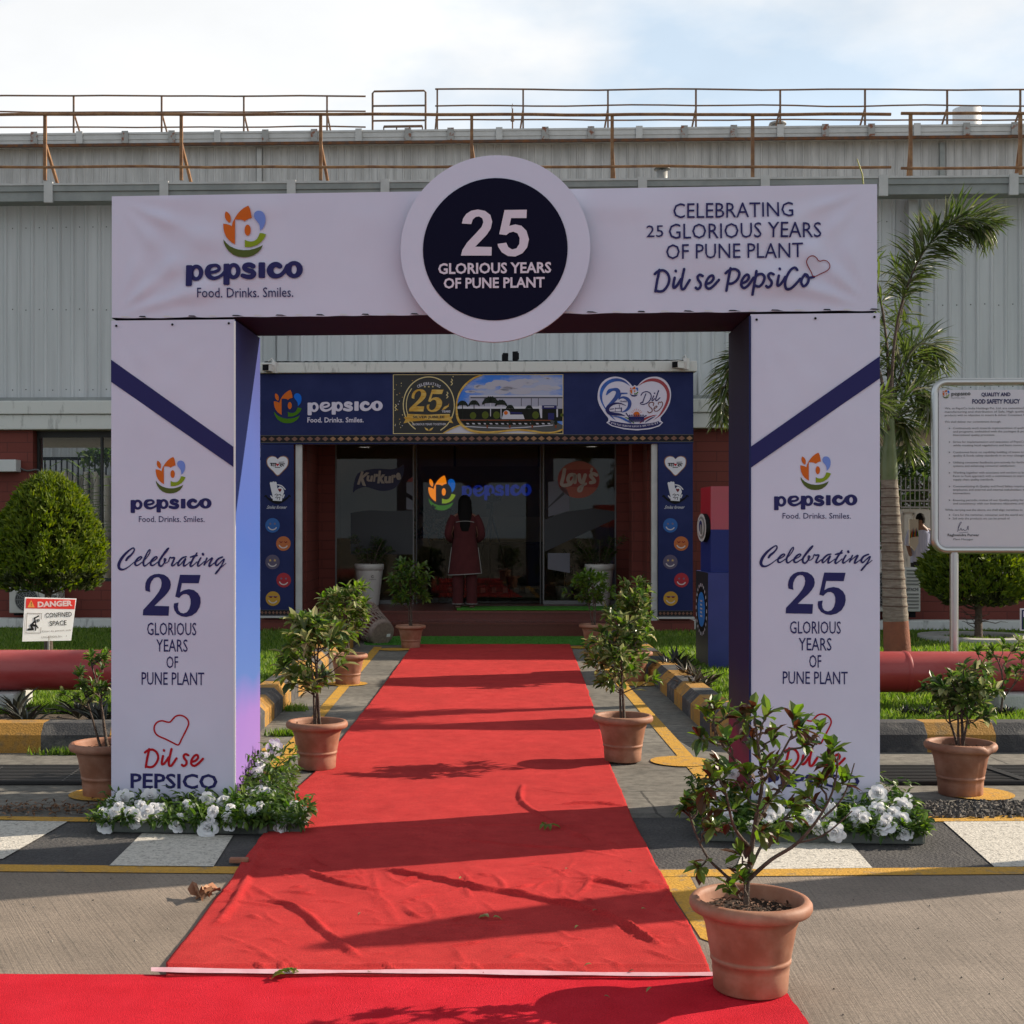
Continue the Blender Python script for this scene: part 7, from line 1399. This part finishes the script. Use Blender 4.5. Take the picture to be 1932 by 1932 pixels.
def fallen(px_, y, label, n=1, L=.05, m=LEAF_BRIGHT, seed=0, z=.02):
    rnd.seed(900+seed); g = G(px_, y, z); b = MB()
    for k in range(n): a = rnd.random()*6.28; leaf(b, Vector((rnd.uniform(-.01,.01)*n*.4, rnd.uniform(-.01,.01)*n*.4, .006)), Vector((math.cos(a), math.sin(a), rnd.uniform(.05,.4))), L*rnd.uniform(.7,1.2), L*.42, 0, droop=.5)
    o = b.obj('fallen_leaf', [m]); o.location = (g.x, g.y, z); return tag(o, label, 'leaf', 'fallen leaves on the carpets and road')
fallen(549, 1840, 'fresh green leaf cluster lying on the pink tape', 6, .06, LEAF_BRIGHT, 1, .024); fallen(1034, 1558, 'green leaf sprig on the middle of the carpet', 5, .06, LEAF_BRIGHT, 2, .024); fallen(928, 1733, 'pale curled leaf in the middle of the front half of the carpet', 3, .05, LEAF_CREAM, 3, .02)
for k, (x, y, lab) in enumerate(((1092,1750,'small leaf bit on carpet right of the pale curled leaf'),(1195,1835,'dark leaf bit just above the pink tape near its right end'),(1115,1822,'small dry leaf bit above the pink tape, right of centre'),(1118,1722,'small green leaf bit near the right carpet fold'),(1209,1718,'small dry leaf bit near the lower right carpet fold'),(1066,1643,'small dry leaf bit by the middle carpet fold'),(870,1658,'pale leaf bit by the long carpet fold start'),(1185,1646,'small brown leaf bit near the right carpet edge'),(1470,1690,'tiny yellow-green sprig at the rim of the nearest pot'),(680,1725,'thin pale stalk on the left carpet half'),(1230,1866,'small leaf bit on front carpet near the nearest pot'),(1140,1883,'dry leaf bit on the shaded front carpet'),(690,1838,'dark leaf bit above the pink tape, left part'))): fallen(x, y, lab, 1, .028, DRYLEAF if k % 2 else LEAF_CREAM, 10+k, .022 if y < 1836 else .012)
rnd.seed(3); g = G(384, 1696); b = MB()
for k in range(7): leaf(b, Vector((rnd.uniform(-.04,.04), rnd.uniform(-.03,.03), .005)), Vector((rnd.uniform(-1,1), rnd.uniform(-.6,.6), rnd.uniform(.1,.6))), .075, .05, 0, Vector((rnd.uniform(-.6,.6), rnd.uniform(-.6,.6), 1)), .7, .5)
o = b.obj('crumpled_leaf', [M('tan_dry_leaf', (.36,.17,.09), .8, island=[(.26,.11,.06),(.42,.24,.14)])]); o.location = (g.x, g.y, .004); tag(o, 'large crumpled brown leaf beside left edge of the carpet', 'leaf')
g = G(546, 1637); b = MB(); b.box(0,0,0,.09,.035,.025); o = b.obj('brick_chip', [terracotta], bevel=.006); o.location = (G(432,1632).x, G(432,1632).y, .006); tag(o, 'broken red brick piece at the left carpet edge', 'brick chip')
# ------------------------------------------------------------------ grass
GR = M('grass_blade', (.07,.14,.014), .6, island=[(.11,.20,.022),(.16,.25,.035),(.22,.28,.06),(.08,.16,.018)], transl=.45)
def grass(label, polyf, n, h, seed):
    rnd.seed(seed); b = MB()
    for k in range(n):
        q = polyf()
        if q is None: continue
        x, y, z = q; a = rnd.random()*6.28; w_ = .006+.0004*y; hh = h*rnd.uniform(.5,1.4); lx_, ly_ = rnd.uniform(-.6,.6)*hh, rnd.uniform(-.6,.6)*hh
        b.add([(x-w_*math.cos(a), y-w_*math.sin(a), z), (x+w_*math.cos(a), y+w_*math.sin(a), z), (x+lx_, y+ly_, z+hh)], [(0,1,2)])
    return tag(b.obj('grass', [GR]), label, 'grass', kind='stuff')
def reg(x0f, x1f, y0_, y1_, z=.07):
    def f():
        y = y0_+(y1_-y0_)*rnd.random()**1.35; return (rnd.uniform(x0f(y), x1f(y)), y, z)
    return f
grass('green lawn grass left of the walkway', reg(lambda y: -4.6-.30*(y-11), lambda y: -1.05+.0435*(y-11.5)-.25, 11.1, 20.2), 52000, .05, 1)
grass('green lawn grass right of the walkway', reg(lambda y: 2.55+.0405*(y-10.4), lambda y: 5.6+.5*(y-10), 9.95, 19.8), 72000, .05, 2)
grass('grass tufts at the kerb foot', lambda: rnd.choice(((rnd.gauss(G(125,1420).x,.10), G(125,1424).y+rnd.uniform(-.03,.03), 0), (rnd.gauss(G(535,1385).x,.05), G(535,1388).y+rnd.uniform(-.05,.05), 0), (rnd.gauss(G(560,1335).x,.05), G(560,1340).y+rnd.uniform(-.1,.1), 0))), 420, .05, 3)
# ------------------------------------------------------------------ dark strap-leaved bedding plants
LILY = M('dark_strap_leaf', (.020,.024,.018), .4, island=[(.035,.038,.028),(.026,.020,.024),(.05,.055,.035)]); LILY2 = M('bronze_strap_leaf', (.05,.03,.028), .4, island=[(.10,.06,.045),(.07,.075,.03),(.20,.16,.11)])
def lily(seed, m):
    rnd.seed(seed); b = MB()
    for k in range(20):
        a = k*2.4; t = rnd.uniform(.3,1.1); d_ = Vector((math.cos(a)*math.sin(t), math.sin(a)*math.sin(t), math.cos(t))); leaf(b, Vector((0,0,.0)), d_, rnd.uniform(.20,.32), .035, 0, Vector((0,0,1)), .35, .2)
    return b.obj('bedding_plant', [m])
PR = [lily(1, LILY), lily(2, LILY), lily(3, LILY2)]
def put_lily(i, x, y, z, s_, label, grp):
    o = PR[i].copy(); C.objects.link(o); o.location = (x, y, z); o.rotation_euler = (0,0,rnd.random()*6); o.scale = (s_, s_, s_); tag(o, label, 'bedding plant', grp)
for k in range(26): put_lily(k % 2, -1.95-.155*k+rnd.uniform(-.06,.06), 10.12+.35*(k % 3)+rnd.uniform(-.08,.08), .08, rnd.uniform(.7,1.0), 'dark strap-leaved plant in the bed under the left red pipe', 'dark bedding plants under the left pipe')
for k, (x, y) in enumerate(((1262,1262),(1275,1250),(1290,1262),(1298,1280),(1315,1285),(1330,1292),(1308,1300))): g = G(x, y+12, .07); put_lily(0 if k < 3 else 2, g.x, g.y, .07, .95, 'dark strap-leaved plant on the lawn before the navy pedestal' if k < 3 else 'bronze strap-leaved plant beside the right walkway kerb', 'dark plants by the pedestal' if k < 3 else 'bronze plants by the kerb')
for k, (x, y) in enumerate(((1716,1352),(1740,1352),(1760,1354),(1895,1352),(1915,1352))): g = G(x, y+6, .07); put_lily(k % 2, g.x, g.y+.12, .07, .45, 'small dark sprout behind the right front kerb', 'small dark sprouts behind the kerb')
for o in PR: bpy.data.objects.remove(o)
# ------------------------------------------------------------------ conical shrubs
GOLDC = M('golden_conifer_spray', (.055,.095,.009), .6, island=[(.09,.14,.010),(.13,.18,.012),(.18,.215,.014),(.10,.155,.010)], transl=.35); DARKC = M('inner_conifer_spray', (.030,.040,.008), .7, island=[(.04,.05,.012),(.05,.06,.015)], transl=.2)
def conifer(cx_, cy_, z0_, z1_, R_, prof, label, seed, n, trunk):
    rnd.seed(seed); r = thing('conical_shrub', label, 'shrub', (cx_, cy_, .05), 0, 'clipped golden shrubs'); f_ = MB(); s_ = MB()
    s_.tube(branch_pts(Vector((0,0,0)), Vector((.0,0,z0_+.4)), 5, .02), [.055,.05,.045,.04,.035,.03], 9)
    for k in range(10): a = rnd.random()*6.28; s_.tube(branch_pts(Vector((0,0,z0_-.05+.05*(k % 3))), Vector((R_*.7*math.cos(a), R_*.7*math.sin(a), z0_+rnd.uniform(.0,.3))), 4, .04), [.018,.015,.012,.008,.005], 6)
    for k in range(12): a = rnd.random()*6.28; s_.tube(branch_pts(Vector((.02*math.cos(a),.02*math.sin(a),z0_*rnd.uniform(.3,.9))), Vector((R_*rnd.uniform(.2,.55)*math.cos(a), R_*.4*math.sin(a), z0_*rnd.uniform(.5,1))), 4, .05), [.008,.006,.005,.004,.003], 5)
    for k in range(n):
        v = rnd.random()**.85; a = rnd.random()*6.28; rr_ = prof(v)*R_*(.96+.13*noise.noise((3*math.cos(a), 3*math.sin(a), v*6+seed))+.09*noise.noise((9*math.cos(a), 9*math.sin(a), v*15)))
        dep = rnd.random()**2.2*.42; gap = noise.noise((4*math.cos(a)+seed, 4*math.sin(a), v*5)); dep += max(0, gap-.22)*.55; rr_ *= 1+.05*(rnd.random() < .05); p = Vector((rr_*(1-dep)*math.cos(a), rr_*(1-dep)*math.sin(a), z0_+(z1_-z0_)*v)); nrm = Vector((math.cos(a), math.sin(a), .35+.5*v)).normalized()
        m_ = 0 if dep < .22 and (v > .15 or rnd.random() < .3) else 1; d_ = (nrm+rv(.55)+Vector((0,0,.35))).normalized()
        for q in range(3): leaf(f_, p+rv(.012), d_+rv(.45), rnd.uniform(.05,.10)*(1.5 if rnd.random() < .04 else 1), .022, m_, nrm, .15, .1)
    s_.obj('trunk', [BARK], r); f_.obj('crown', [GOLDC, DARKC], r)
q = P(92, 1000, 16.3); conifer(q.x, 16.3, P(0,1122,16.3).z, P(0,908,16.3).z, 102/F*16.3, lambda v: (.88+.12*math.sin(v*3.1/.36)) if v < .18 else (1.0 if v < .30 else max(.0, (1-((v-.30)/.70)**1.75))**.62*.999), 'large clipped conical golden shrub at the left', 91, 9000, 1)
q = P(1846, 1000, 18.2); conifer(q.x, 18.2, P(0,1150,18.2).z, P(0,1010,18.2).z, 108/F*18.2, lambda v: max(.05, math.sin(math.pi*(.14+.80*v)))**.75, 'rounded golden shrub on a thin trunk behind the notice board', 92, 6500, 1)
rg = thing('tree_ring', 'pale concrete ring set in the grass round the right shrub', 'concrete ring', (q.x, 18.2, .07)); b = MB(); b.lathe([(.50,.0),(.50,.07),(.76,.07),(.76,.0)], 48, sm=False); b.obj('ring', [M('pale_concrete', (.36,.35,.33), .9, (.44,.43,.40), 8)], rg); b = MB(); b.lathe([(.499,.02),(0,.03)], 32); b.obj('soil', [soil], rg)
# ------------------------------------------------------------------ palm
PALMG = M('palm_leaflet', (.05,.085,.022), .35, island=[(.085,.125,.03),(.12,.165,.035),(.06,.075,.04),(.24,.24,.17)], transl=.34, spec=.5)
rnd.seed(55); PYd = 12.9; q0 = P(1693, 1250, PYd); pr = thing('palm_tree', 'foxtail palm with ringed trunk beside the right arch pillar', 'palm', (q0.x, PYd, .05))
lp_ = lambda x, y, dy=0.0: P(x, y, PYd+dy)-Vector((q0.x, PYd, .05))
ringm = M('palm_trunk_grey', (.27,.235,.19), .85, (.17,.14,.11), 9, (.4,.62), stretch=(1,1,6), bump=.4, bscale=30); redb = M('palm_base_red_paint', (.26,.095,.05), .85, (.20,.075,.045), 8, bump=.3, bscale=40)
b = MB(); pts = []; rs_ = []; ms_ = []
for k in range(61):
    t = k/60; y = 1245-(1245-905)*t; cx_ = 1694-16*t-1*math.sin(t*3); hw = (25.5-10.5*t-3*math.exp(-((t-1)/.12)**2)*0)/F*PYd; pts.append(lp_(cx_, y)); rs_.append(hw*(1+(.035 if k % 3 == 0 and t > .22 else 0)))
k0 = 13; b.tube(pts[:k0+1], rs_[:k0+1], 18, 1); b.tube(pts[k0:], rs_[k0:], 18, 0); b.obj('trunk', [ringm, redb], pr)
b = MB()
for k in range(18, 60, 3): b.tube([pts[k]-Vector((0,0,.006)), pts[k]+Vector((0,0,.006))], rs_[k]*1.012, 18, 0, False)
b.obj('trunk_ring', [M('dark_trunk_ring', (.10,.065,.05), .9)], pr)
b = MB(); b.tube([lp_(1678,908), lp_(1677,880), lp_(1678,840), lp_(1680,790)], [.075,.078,.06,.035], 14); b.obj('crownshaft', [M('green_crownshaft', (.10,.14,.05), .4, (.16,.19,.09), 5)], pr)
def plume(spine, Lw, n, seed, dens=4):
    t0_ = .34 if seed == 1 else .16; rnd.seed(seed); b = MB(); sp_ = [Vector(p) for p in cat([tuple(p) for p in spine], 8)]; N = len(sp_); b.tube(sp_, [.016-.013*i/(N-1) for i in range(N)], 6, 1)
    for k in range(n):
        t = t0_+(1-t0_)*(k/n); f = t*(N-1); i = min(int(f), N-2); p = sp_[i].lerp(sp_[i+1], f-i); d_ = (sp_[i+1]-sp_[i]).normalized(); u = d_.cross(Vector((0,0,1)))
        if u.length < .05: u = d_.cross(Vector((1,0,0)))
        u.normalize(); v = d_.cross(u)
        for q in range(dens):
            a = rnd.random()*6.28; dd = d_*rnd.uniform(.35,.9)+(u*math.cos(a)+v*math.sin(a))*rnd.uniform(.8,1.1)+Vector((0,0,-.12)); LL = Lw*rnd.uniform(.7,1.1)*min(1, .45+2.2*(t-t0_+.06))*(1 if t < .85 else 1-.35*(t-.85)/.15)
            leaf(b, p, dd, LL, .023, 0, Vector((rnd.uniform(-.5,.5), rnd.uniform(-.5,.5), 1)), .25, .22)
    return b
FR = [([lp_(1679,800), lp_(1688,640), lp_(1712,540,-.1), lp_(1752,462,-.2), lp_(1812,415,-.3), lp_(1868,428,-.35)], .38, 105, 1), ([lp_(1679,800,.1), lp_(1695,720,.2), lp_(1722,660,.35), lp_(1752,650,.5), lp_(1768,690,.55)], .34, 52, 2), ([lp_(1680,810), lp_(1712,745,.1), lp_(1745,735,.2), lp_(1760,790,.25)], .32, 46, 3),
 ([lp_(1678,800), lp_(1655,690,.1), lp_(1600,620,.2), lp_(1520,610,.3), lp_(1420,650,.35), lp_(1375,705,.38), lp_(1362,790,.38)], .32, 130, 4), ([lp_(1677,810), lp_(1640,740,.2), lp_(1580,700,.4), lp_(1520,740,.5), lp_(1490,820,.5)], .34, 70, 5), ([lp_(1679,800), lp_(1672,640,.3), lp_(1650,520,.5), lp_(1610,440,.6), lp_(1560,420,.6)], .32, 34, 6), ([lp_(1679,800), lp_(1690,650,.5), lp_(1705,560,.9), lp_(1690,500,1.2)], .30, 26, 7), ([lp_(1678,815), lp_(1690,790,.05), lp_(1706,800,.1), lp_(1716,860,.12)], .28, 34, 8), ([lp_(1678,815), lp_(1660,760,-.4), lp_(1640,770,-.7), lp_(1625,840,-.8)], .30, 60, 9)]
for sp_, L_, n, sdd in FR: plume(sp_, L_, n, sdd, 5).obj('frond', [PALMG, BARK], pr)
# ------------------------------------------------------------------ notice board
NF = Frame((1900-PX)/F*12.3, 12.3, -0.05); nb = fthing(NF, 'notice_board', 'tubular steel framed white quality policy notice board at right', 'notice board'); steel = M('brushed_steel_tube', (.50,.50,.49), .32, metal=.9)
A = NF.loc(1763, 721); Bq = NF.loc(1763, 1038); XR = A[0]+1.62; rT = .034; b = MB()
def rrect(x0_, z0_, x1_, z1_, r_):
    o = []
    for cx_, cz_, a0_ in ((x1_-r_, z1_-r_, 0), (x0_+r_, z1_-r_, 90), (x0_+r_, z0_+r_, 180), (x1_-r_, z0_+r_, 270)):
        for q in range(0, 91, 15): o.append((cx_+r_*math.cos(math.radians(a0_+q)), 0, cz_+r_*math.sin(math.radians(a0_+q))))
    return o
b.tube(rrect(A[0], Bq[1], XR, A[1], .10), rT, 14, closed=True); b.obj('frame', [steel], nb)
for xp in (NF.loc(1800, 1100)[0], XR-(NF.loc(1800,1100)[0]-A[0])): b = MB(); b.tube([(xp,0,.05),(xp,0,Bq[1]-.02)], .037, 14); b.obj('post', [steel], nb)
pa = NF.loc(1772, 736, -.01); pb_ = NF.loc(1773, 1032, -.01); b = MB(); b.box(pa[0]-.005, -.012, pb_[1], XR-.06, .0, pa[1]); pn = b.obj('panel', [M('white_acp_panel', (.62,.59,.64), .4, (.64,.615,.655), 2)], nb)
b = MB()
for x in (.5,): 
    for zz in (Bq[1], A[1]): b.box(A[0]+.78, -.008, min(zz, (pb_ if zz == Bq[1] else pa)[1]), A[0]+.82, .01, max(zz, (pb_ if zz == Bq[1] else pa)[1]))
b.obj('clip', [steel], nb)
l = MB(); d = -.016; nz = lambda x, y: NF.loc((2160+x/4.393)*K, (880+y/4.393)*K, d); nbx = lambda x0_, y0_, x1_, y1_: ((2160+x0_/4.393)*K, (880+y0_/4.393)*K, (2160+x1_/4.393)*K, (880+y1_/4.393)*K)
draw_icon(l, nbx(150,120,222,208), NF, d, (1,2,3,4)); draw_word(l, nbx(240,148,437,190), NF, d, 5); draw_text(l, 'Food. Drinks. Smiles.', nbx(240,196,385,208), NF, d, 5)
draw_text(l, 'QUALITY AND', nbx(548,148,846,194), NF, d, 0, bold=.035); draw_text(l, 'FOOD SAFETY POLICY', nbx(455,216,944,262), NF, d, 0, bold=.035)
hgt = nz(0, 0)[1]-nz(0, 26)[1]
def para(x, y, t, xr=None):
    a = nz(x, y); desc = any(c in t for c in 'gjpqy,;'); hh = hgt*(1.0 if desc else .78); base = a[1]
    vs_, fs_, x0_, z0_, x1_, z1_ = textmesh(t); k_ = hgt*.78/.70; w_ = (x1_-x0_)*k_*.98
    if xr: w_ = nz(xr, y)[0]-a[0]
    l.text(t, (a[0], base+z0_*k_, a[0]+w_, base+z1_*k_), d, 5)
for x, y, t, xr in ((175,320,'We, at PepsiCo India Holdings Pvt. Ltd. are committed to the',1080),(175,355,'manufacturing and distribution of Safe, High quality food',1080),(175,390,'products with an objective to ensure & deliver Consistent Quality.',1080),(175,457,'We shall deliver our commitment through:',750),(260,522,'Continuously work towards implementation of quality systems',1120),(260,557,'and programs, embedded with the packages & practices of',1120),(260,592,'International quality processes;',685),(260,663,'Strive for implementation and execution of PepsiCo standards',1140),(260,698,'while meeting local regulations and basic norms of safety;',1110),(260,768,'Continuous focus on capability building of teams to deliver',1090),(260,803,'quality & foods safety standards in an ever changing world;',1110),(260,873,'Utilizing consumer feedbacks pro-actively for further improving',1160),(260,908,'systems and enhancing consumer satisfaction;',895),(260,977,'Working together with associates and vendors to build the',1080),(260,1012,'Farm to Fork approach with a commitment to improving',1050),(260,1048,'supply chain quality standards.',676),(260,1117,'Communicating th Quality and Food Safety requirements to',1110),(260,1152,'employees and external and internal stakeholders through',1080),(260,1188,'interventions.',440),(260,1258,'Ensuring periodic review of our Quality policy for suitability',1130),(260,1293,'and consistency with our business objectives and dynamics.',1130),(178,1358,'While carrying out the above, we shall align ourselves to',970),(255,1409,'Care for the customer, consumer and the world we live in',1060),(255,1446,'Sell only the products we can be proud of',838)): para(x, y, t, xr)
for y in (515,655,760,866,970,1110,1250,1401,1438):
    l.poly([nz(213,y-10), nz(232,y), nz(213,y+10), nz(220,y)], d, 5)
draw_text(l, 'Raghvendra Purwar', nbx(203,1592,527,1626), NF, d, 5, bold=.02); draw_text(l, 'Plant Manager', nbx(262,1640,466,1664), NF, d, 5)
uu = (nz(1000,900)[0]-nz(0,900)[0])/1000; l.stroke([(*nz(*p), 2.2*uu) for p in ((305,1570),(315,1520),(330,1480),(345,1475),(325,1510),(310,1550),(330,1555),(340,1535),(350,1560),(365,1545),(375,1560),(400,1550),(412,1510),(414,1555))], d, 0, 3); l.stroke([(*nz(*p), 1.6*uu) for p in ((318,1585),(410,1577))], d, 0, 0)
l.obj('lettering', [M('policy_navy', (.02,.018,.09), .5), ORANGE, BLUEP, LIME, DKGREEN, M('policy_grey', (.10,.10,.105), .5)], pn)
# ------------------------------------------------------------------ danger sign
DF = Frame((93-PX)/F*12.4, 12.4, 0.68); dsn = fthing(DF, 'danger_sign', 'white and red DANGER confined space sign on a thin stake', 'sign')
dz = lambda x, y, d_=0.0: DF.loc((40+x/12.88)*K, (1380+y/12.88)*K, d_); BACKLIT = M('backlit_white_sheet', (.93,.94,.95), .45, transl=.5)
b = MB(); b.prism([dz(228,130), dz(1772,172), dz(1612,1432), dz(148,1462)], -.004, .0, 0); b.obj('panel', [BACKLIT], dsn)
l = MB(); d = -.0065; dp = lambda pts, m, q=0.0: l.poly([dz(*p) for p in pts], d-q, m)
dp([(262,168),(1735,205),(1712,490),(250,462)], 1); dp([(410,215),(515,437),(296,437)], 2, .001); dp([(403,285),(424,285),(417,362),(408,362)], 0, .002); dp([(403,378),(422,378),(422,400),(403,400)], 0, .002)
def dtext(t, x0_, y0_, x1_, y1_, m, **k_): a, c_ = dz(x0_, y1_), dz(x1_, y0_); l.text(t, (a[0], a[1], c_[0], c_[1]), d-.002, m, **k_)
dtext('DANGER', 600, 225, 1645, 440, 3, bold=.05); dtext('CONFINED', 838, 570, 1625, 745, 0, bold=.008); dtext('SPACE', 960, 822, 1468, 990, 0, bold=.008); dtext('Enter by permit only', 738, 1085, 1615, 1195, 4); dtext('LOCATION No.:   1', 722, 1262, 1468, 1362, 4)
du = (dz(1000,700)[0]-dz(0,700)[0])/1000
def dst(pts, w, m=0, q=.002): l.stroke([(*dz(*p), w*du) for p in pts], d-q, m, 0)
dst([(285,610),(725,622)], 8, 4); dst([(725,622),(712,790)], 8, 4); dst([(285,610),(245,1200)], 8, 4); dst([(245,1200),(690,1205)], 8, 4); dst([(690,1205),(700,1040)], 8, 4)
dst([(630,695),(510,760)], 20); dst([(510,750),(525,850)], 20); dp([(500,840),(545,850),(560,940),(600,1010),(560,1020),(430,1000),(380,960)], 0, .002); dst([(400,970),(455,1090)], 30); dst([(320,1095),(460,1095)], 28); dst([(550,1000),(535,1120)], 18); dst([(570,990),(610,1050)], 18); l.disc(dz(615,830), 48*du, d-.002, 0, 18); dp([(605,780),(620,780),(625,880),(612,880)], 5, .003); l.disc(dz(505,925), 22*du, d-.003, 5, 12)
l.obj('lettering', [BLACKP, M('danger_red', (.80,.055,.045), .5, transl=.5), M('warning_amber', (.80,.42,.10), .5, transl=.4), M('sign_white_ink', (.85,.85,.86), .5, transl=.5), M('faded_grey_ink', (.22,.20,.19), .5), BACKLIT], dsn)
b = MB(); a = dz(945, 1462); b.tube([(a[0], .006, .05), (a[0], .006, dz(950, 1300)[1])], .011, 8); b.obj('stake', [M('grey_stake', (.25,.25,.24), .5)], dsn)
# small green plate at the right edge
SPF = Frame((1945-PX)/F*13.5, 13.5, 0); sp_ = fthing(SPF, 'garden_sign', 'small blue and green bordered sign at right picture edge', 'sign'); b = MB(); a, c_ = SPF.loc(1925, 1190), SPF.loc(1968, 1148); b.box(a[0], 0, a[1], c_[0], .01, c_[1]); b.obj('panel', [WHITEP], sp_)
b = MB(); w_ = c_[0]-a[0]; h_ = c_[1]-a[1]; b.poly([(a[0]+w_*.06, a[1]+h_*.06), (c_[0]-w_*.06, a[1]+h_*.06), (c_[0]-w_*.06, c_[1]-h_*.06), (a[0]+w_*.06, c_[1]-h_*.06)], -.003, 0); b.poly([(a[0]+w_*.12, a[1]+h_*.1), (c_[0]-w_*.12, a[1]+h_*.1), (c_[0]-w_*.12, c_[1]-h_*.42), (a[0]+w_*.12, c_[1]-h_*.42)], -.005, 1); b.poly([(a[0]+w_*.12, c_[1]-h_*.38), (c_[0]-w_*.12, c_[1]-h_*.38), (c_[0]-w_*.12, c_[1]-h_*.12), (a[0]+w_*.12, c_[1]-h_*.12)], -.005, 2); b.obj('print', [NAVY, GREENP, WHITEP], sp_)
b = MB(); q = (a[0]+c_[0])/2; b.box(q-.012, .011, .05, q+.012, .03, c_[1]-.02); b.obj('stake', [M('grey_stake', (.25,.25,.24), .5)], sp_)
# leafy shrub by the right pipe support and yellow cane on the arch
rnd.seed(66); YY = 10.9; g = P(1888, 1345, YY); r = thing('leafy_shrub', 'open leafy shrub growing by the whitewashed pipe support', 'shrub', (g.x, YY, .07)); sq = lambda x, y, dy=0: P(x, y, YY+dy)-Vector((g.x, YY, .07))
stems = [([sq(1888,1345), sq(1892,1310), sq(1890,1270), sq(1880,1240)], .010, .004), ([sq(1890,1320), sq(1915,1290,-.05), sq(1940,1255,-.08)], .007, .003), ([sq(1890,1300), sq(1870,1275,.05), sq(1850,1250,.05)], .006, .003)]
tips = [(sq(a_, c_, q), sq(e_, f_, q)) for a_, c_, e_, f_, q in ((1880,1245,1868,1222,0),(1885,1250,1895,1215,.05),(1890,1265,1910,1225,-.05),(1852,1252,1845,1228,.05),(1860,1262,1870,1240,.05),(1935,1260,1945,1225,-.08),(1925,1272,1928,1238,-.06),(1905,1300,1880,1300,-.05),(1910,1295,1920,1262,-.05),(1880,1280,1860,1285,.03),(1940,1255,1960,1240,-.08),(1890,1290,1905,1270,0),(1915,1230,1925,1205,-.04))]
shrub(r, stems, tips, .10, .038, (0,0,3,2), 8, 1)
q0 = P(1703-36, 346+8, 7.5); b = MB(); a = AF.loc(1638*.995, 352, .1); w1 = AF.world((a[0], .1, HZ1-.004)); w2 = P(1617, 300, w1.y); b.tube([w1, w1.lerp(w2, .5)+Vector((.01,0,0)), w2], [.004,.004,.003], 6); tag(b.obj('bamboo_cane', [M('yellow_green_cane', (.30,.30,.06), .6)]), 'thin yellow-green cane sticking up behind arch top right', 'cane')
# unseen stand-in for an unknown tall thing, added to cast the road shadow
sx = MB(); sx.prism([(6.70,.12),(7.14,.12),(7.14,2.0),(7.10,2.35),(7.02,2.62),(6.90,2.86),(6.80,2.95),(6.74,2.90),(6.70,2.6)], 4.70, 4.73); sx.v = [(y_, x_, z_) for x_, y_, z_ in sx.v]; fl = thing('shadow_blocker', 'added unseen shadow-casting flag beside the road past the right picture edge', 'blocker'); sx.obj('blocker', [PANELNAVY], fl); sx = MB(); sx.tube([(4.715,6.72,0),(4.715,6.70,2.6),(4.715,6.76,2.93)], .015, 8); sx.lathe([(0,0),(.22,0),(.22,.03),(.03,.05),(0,.05)], 24, (4.715, 6.72, 0)); sx.obj('pole', [steel], fl)
bpy.context.view_layer.update()
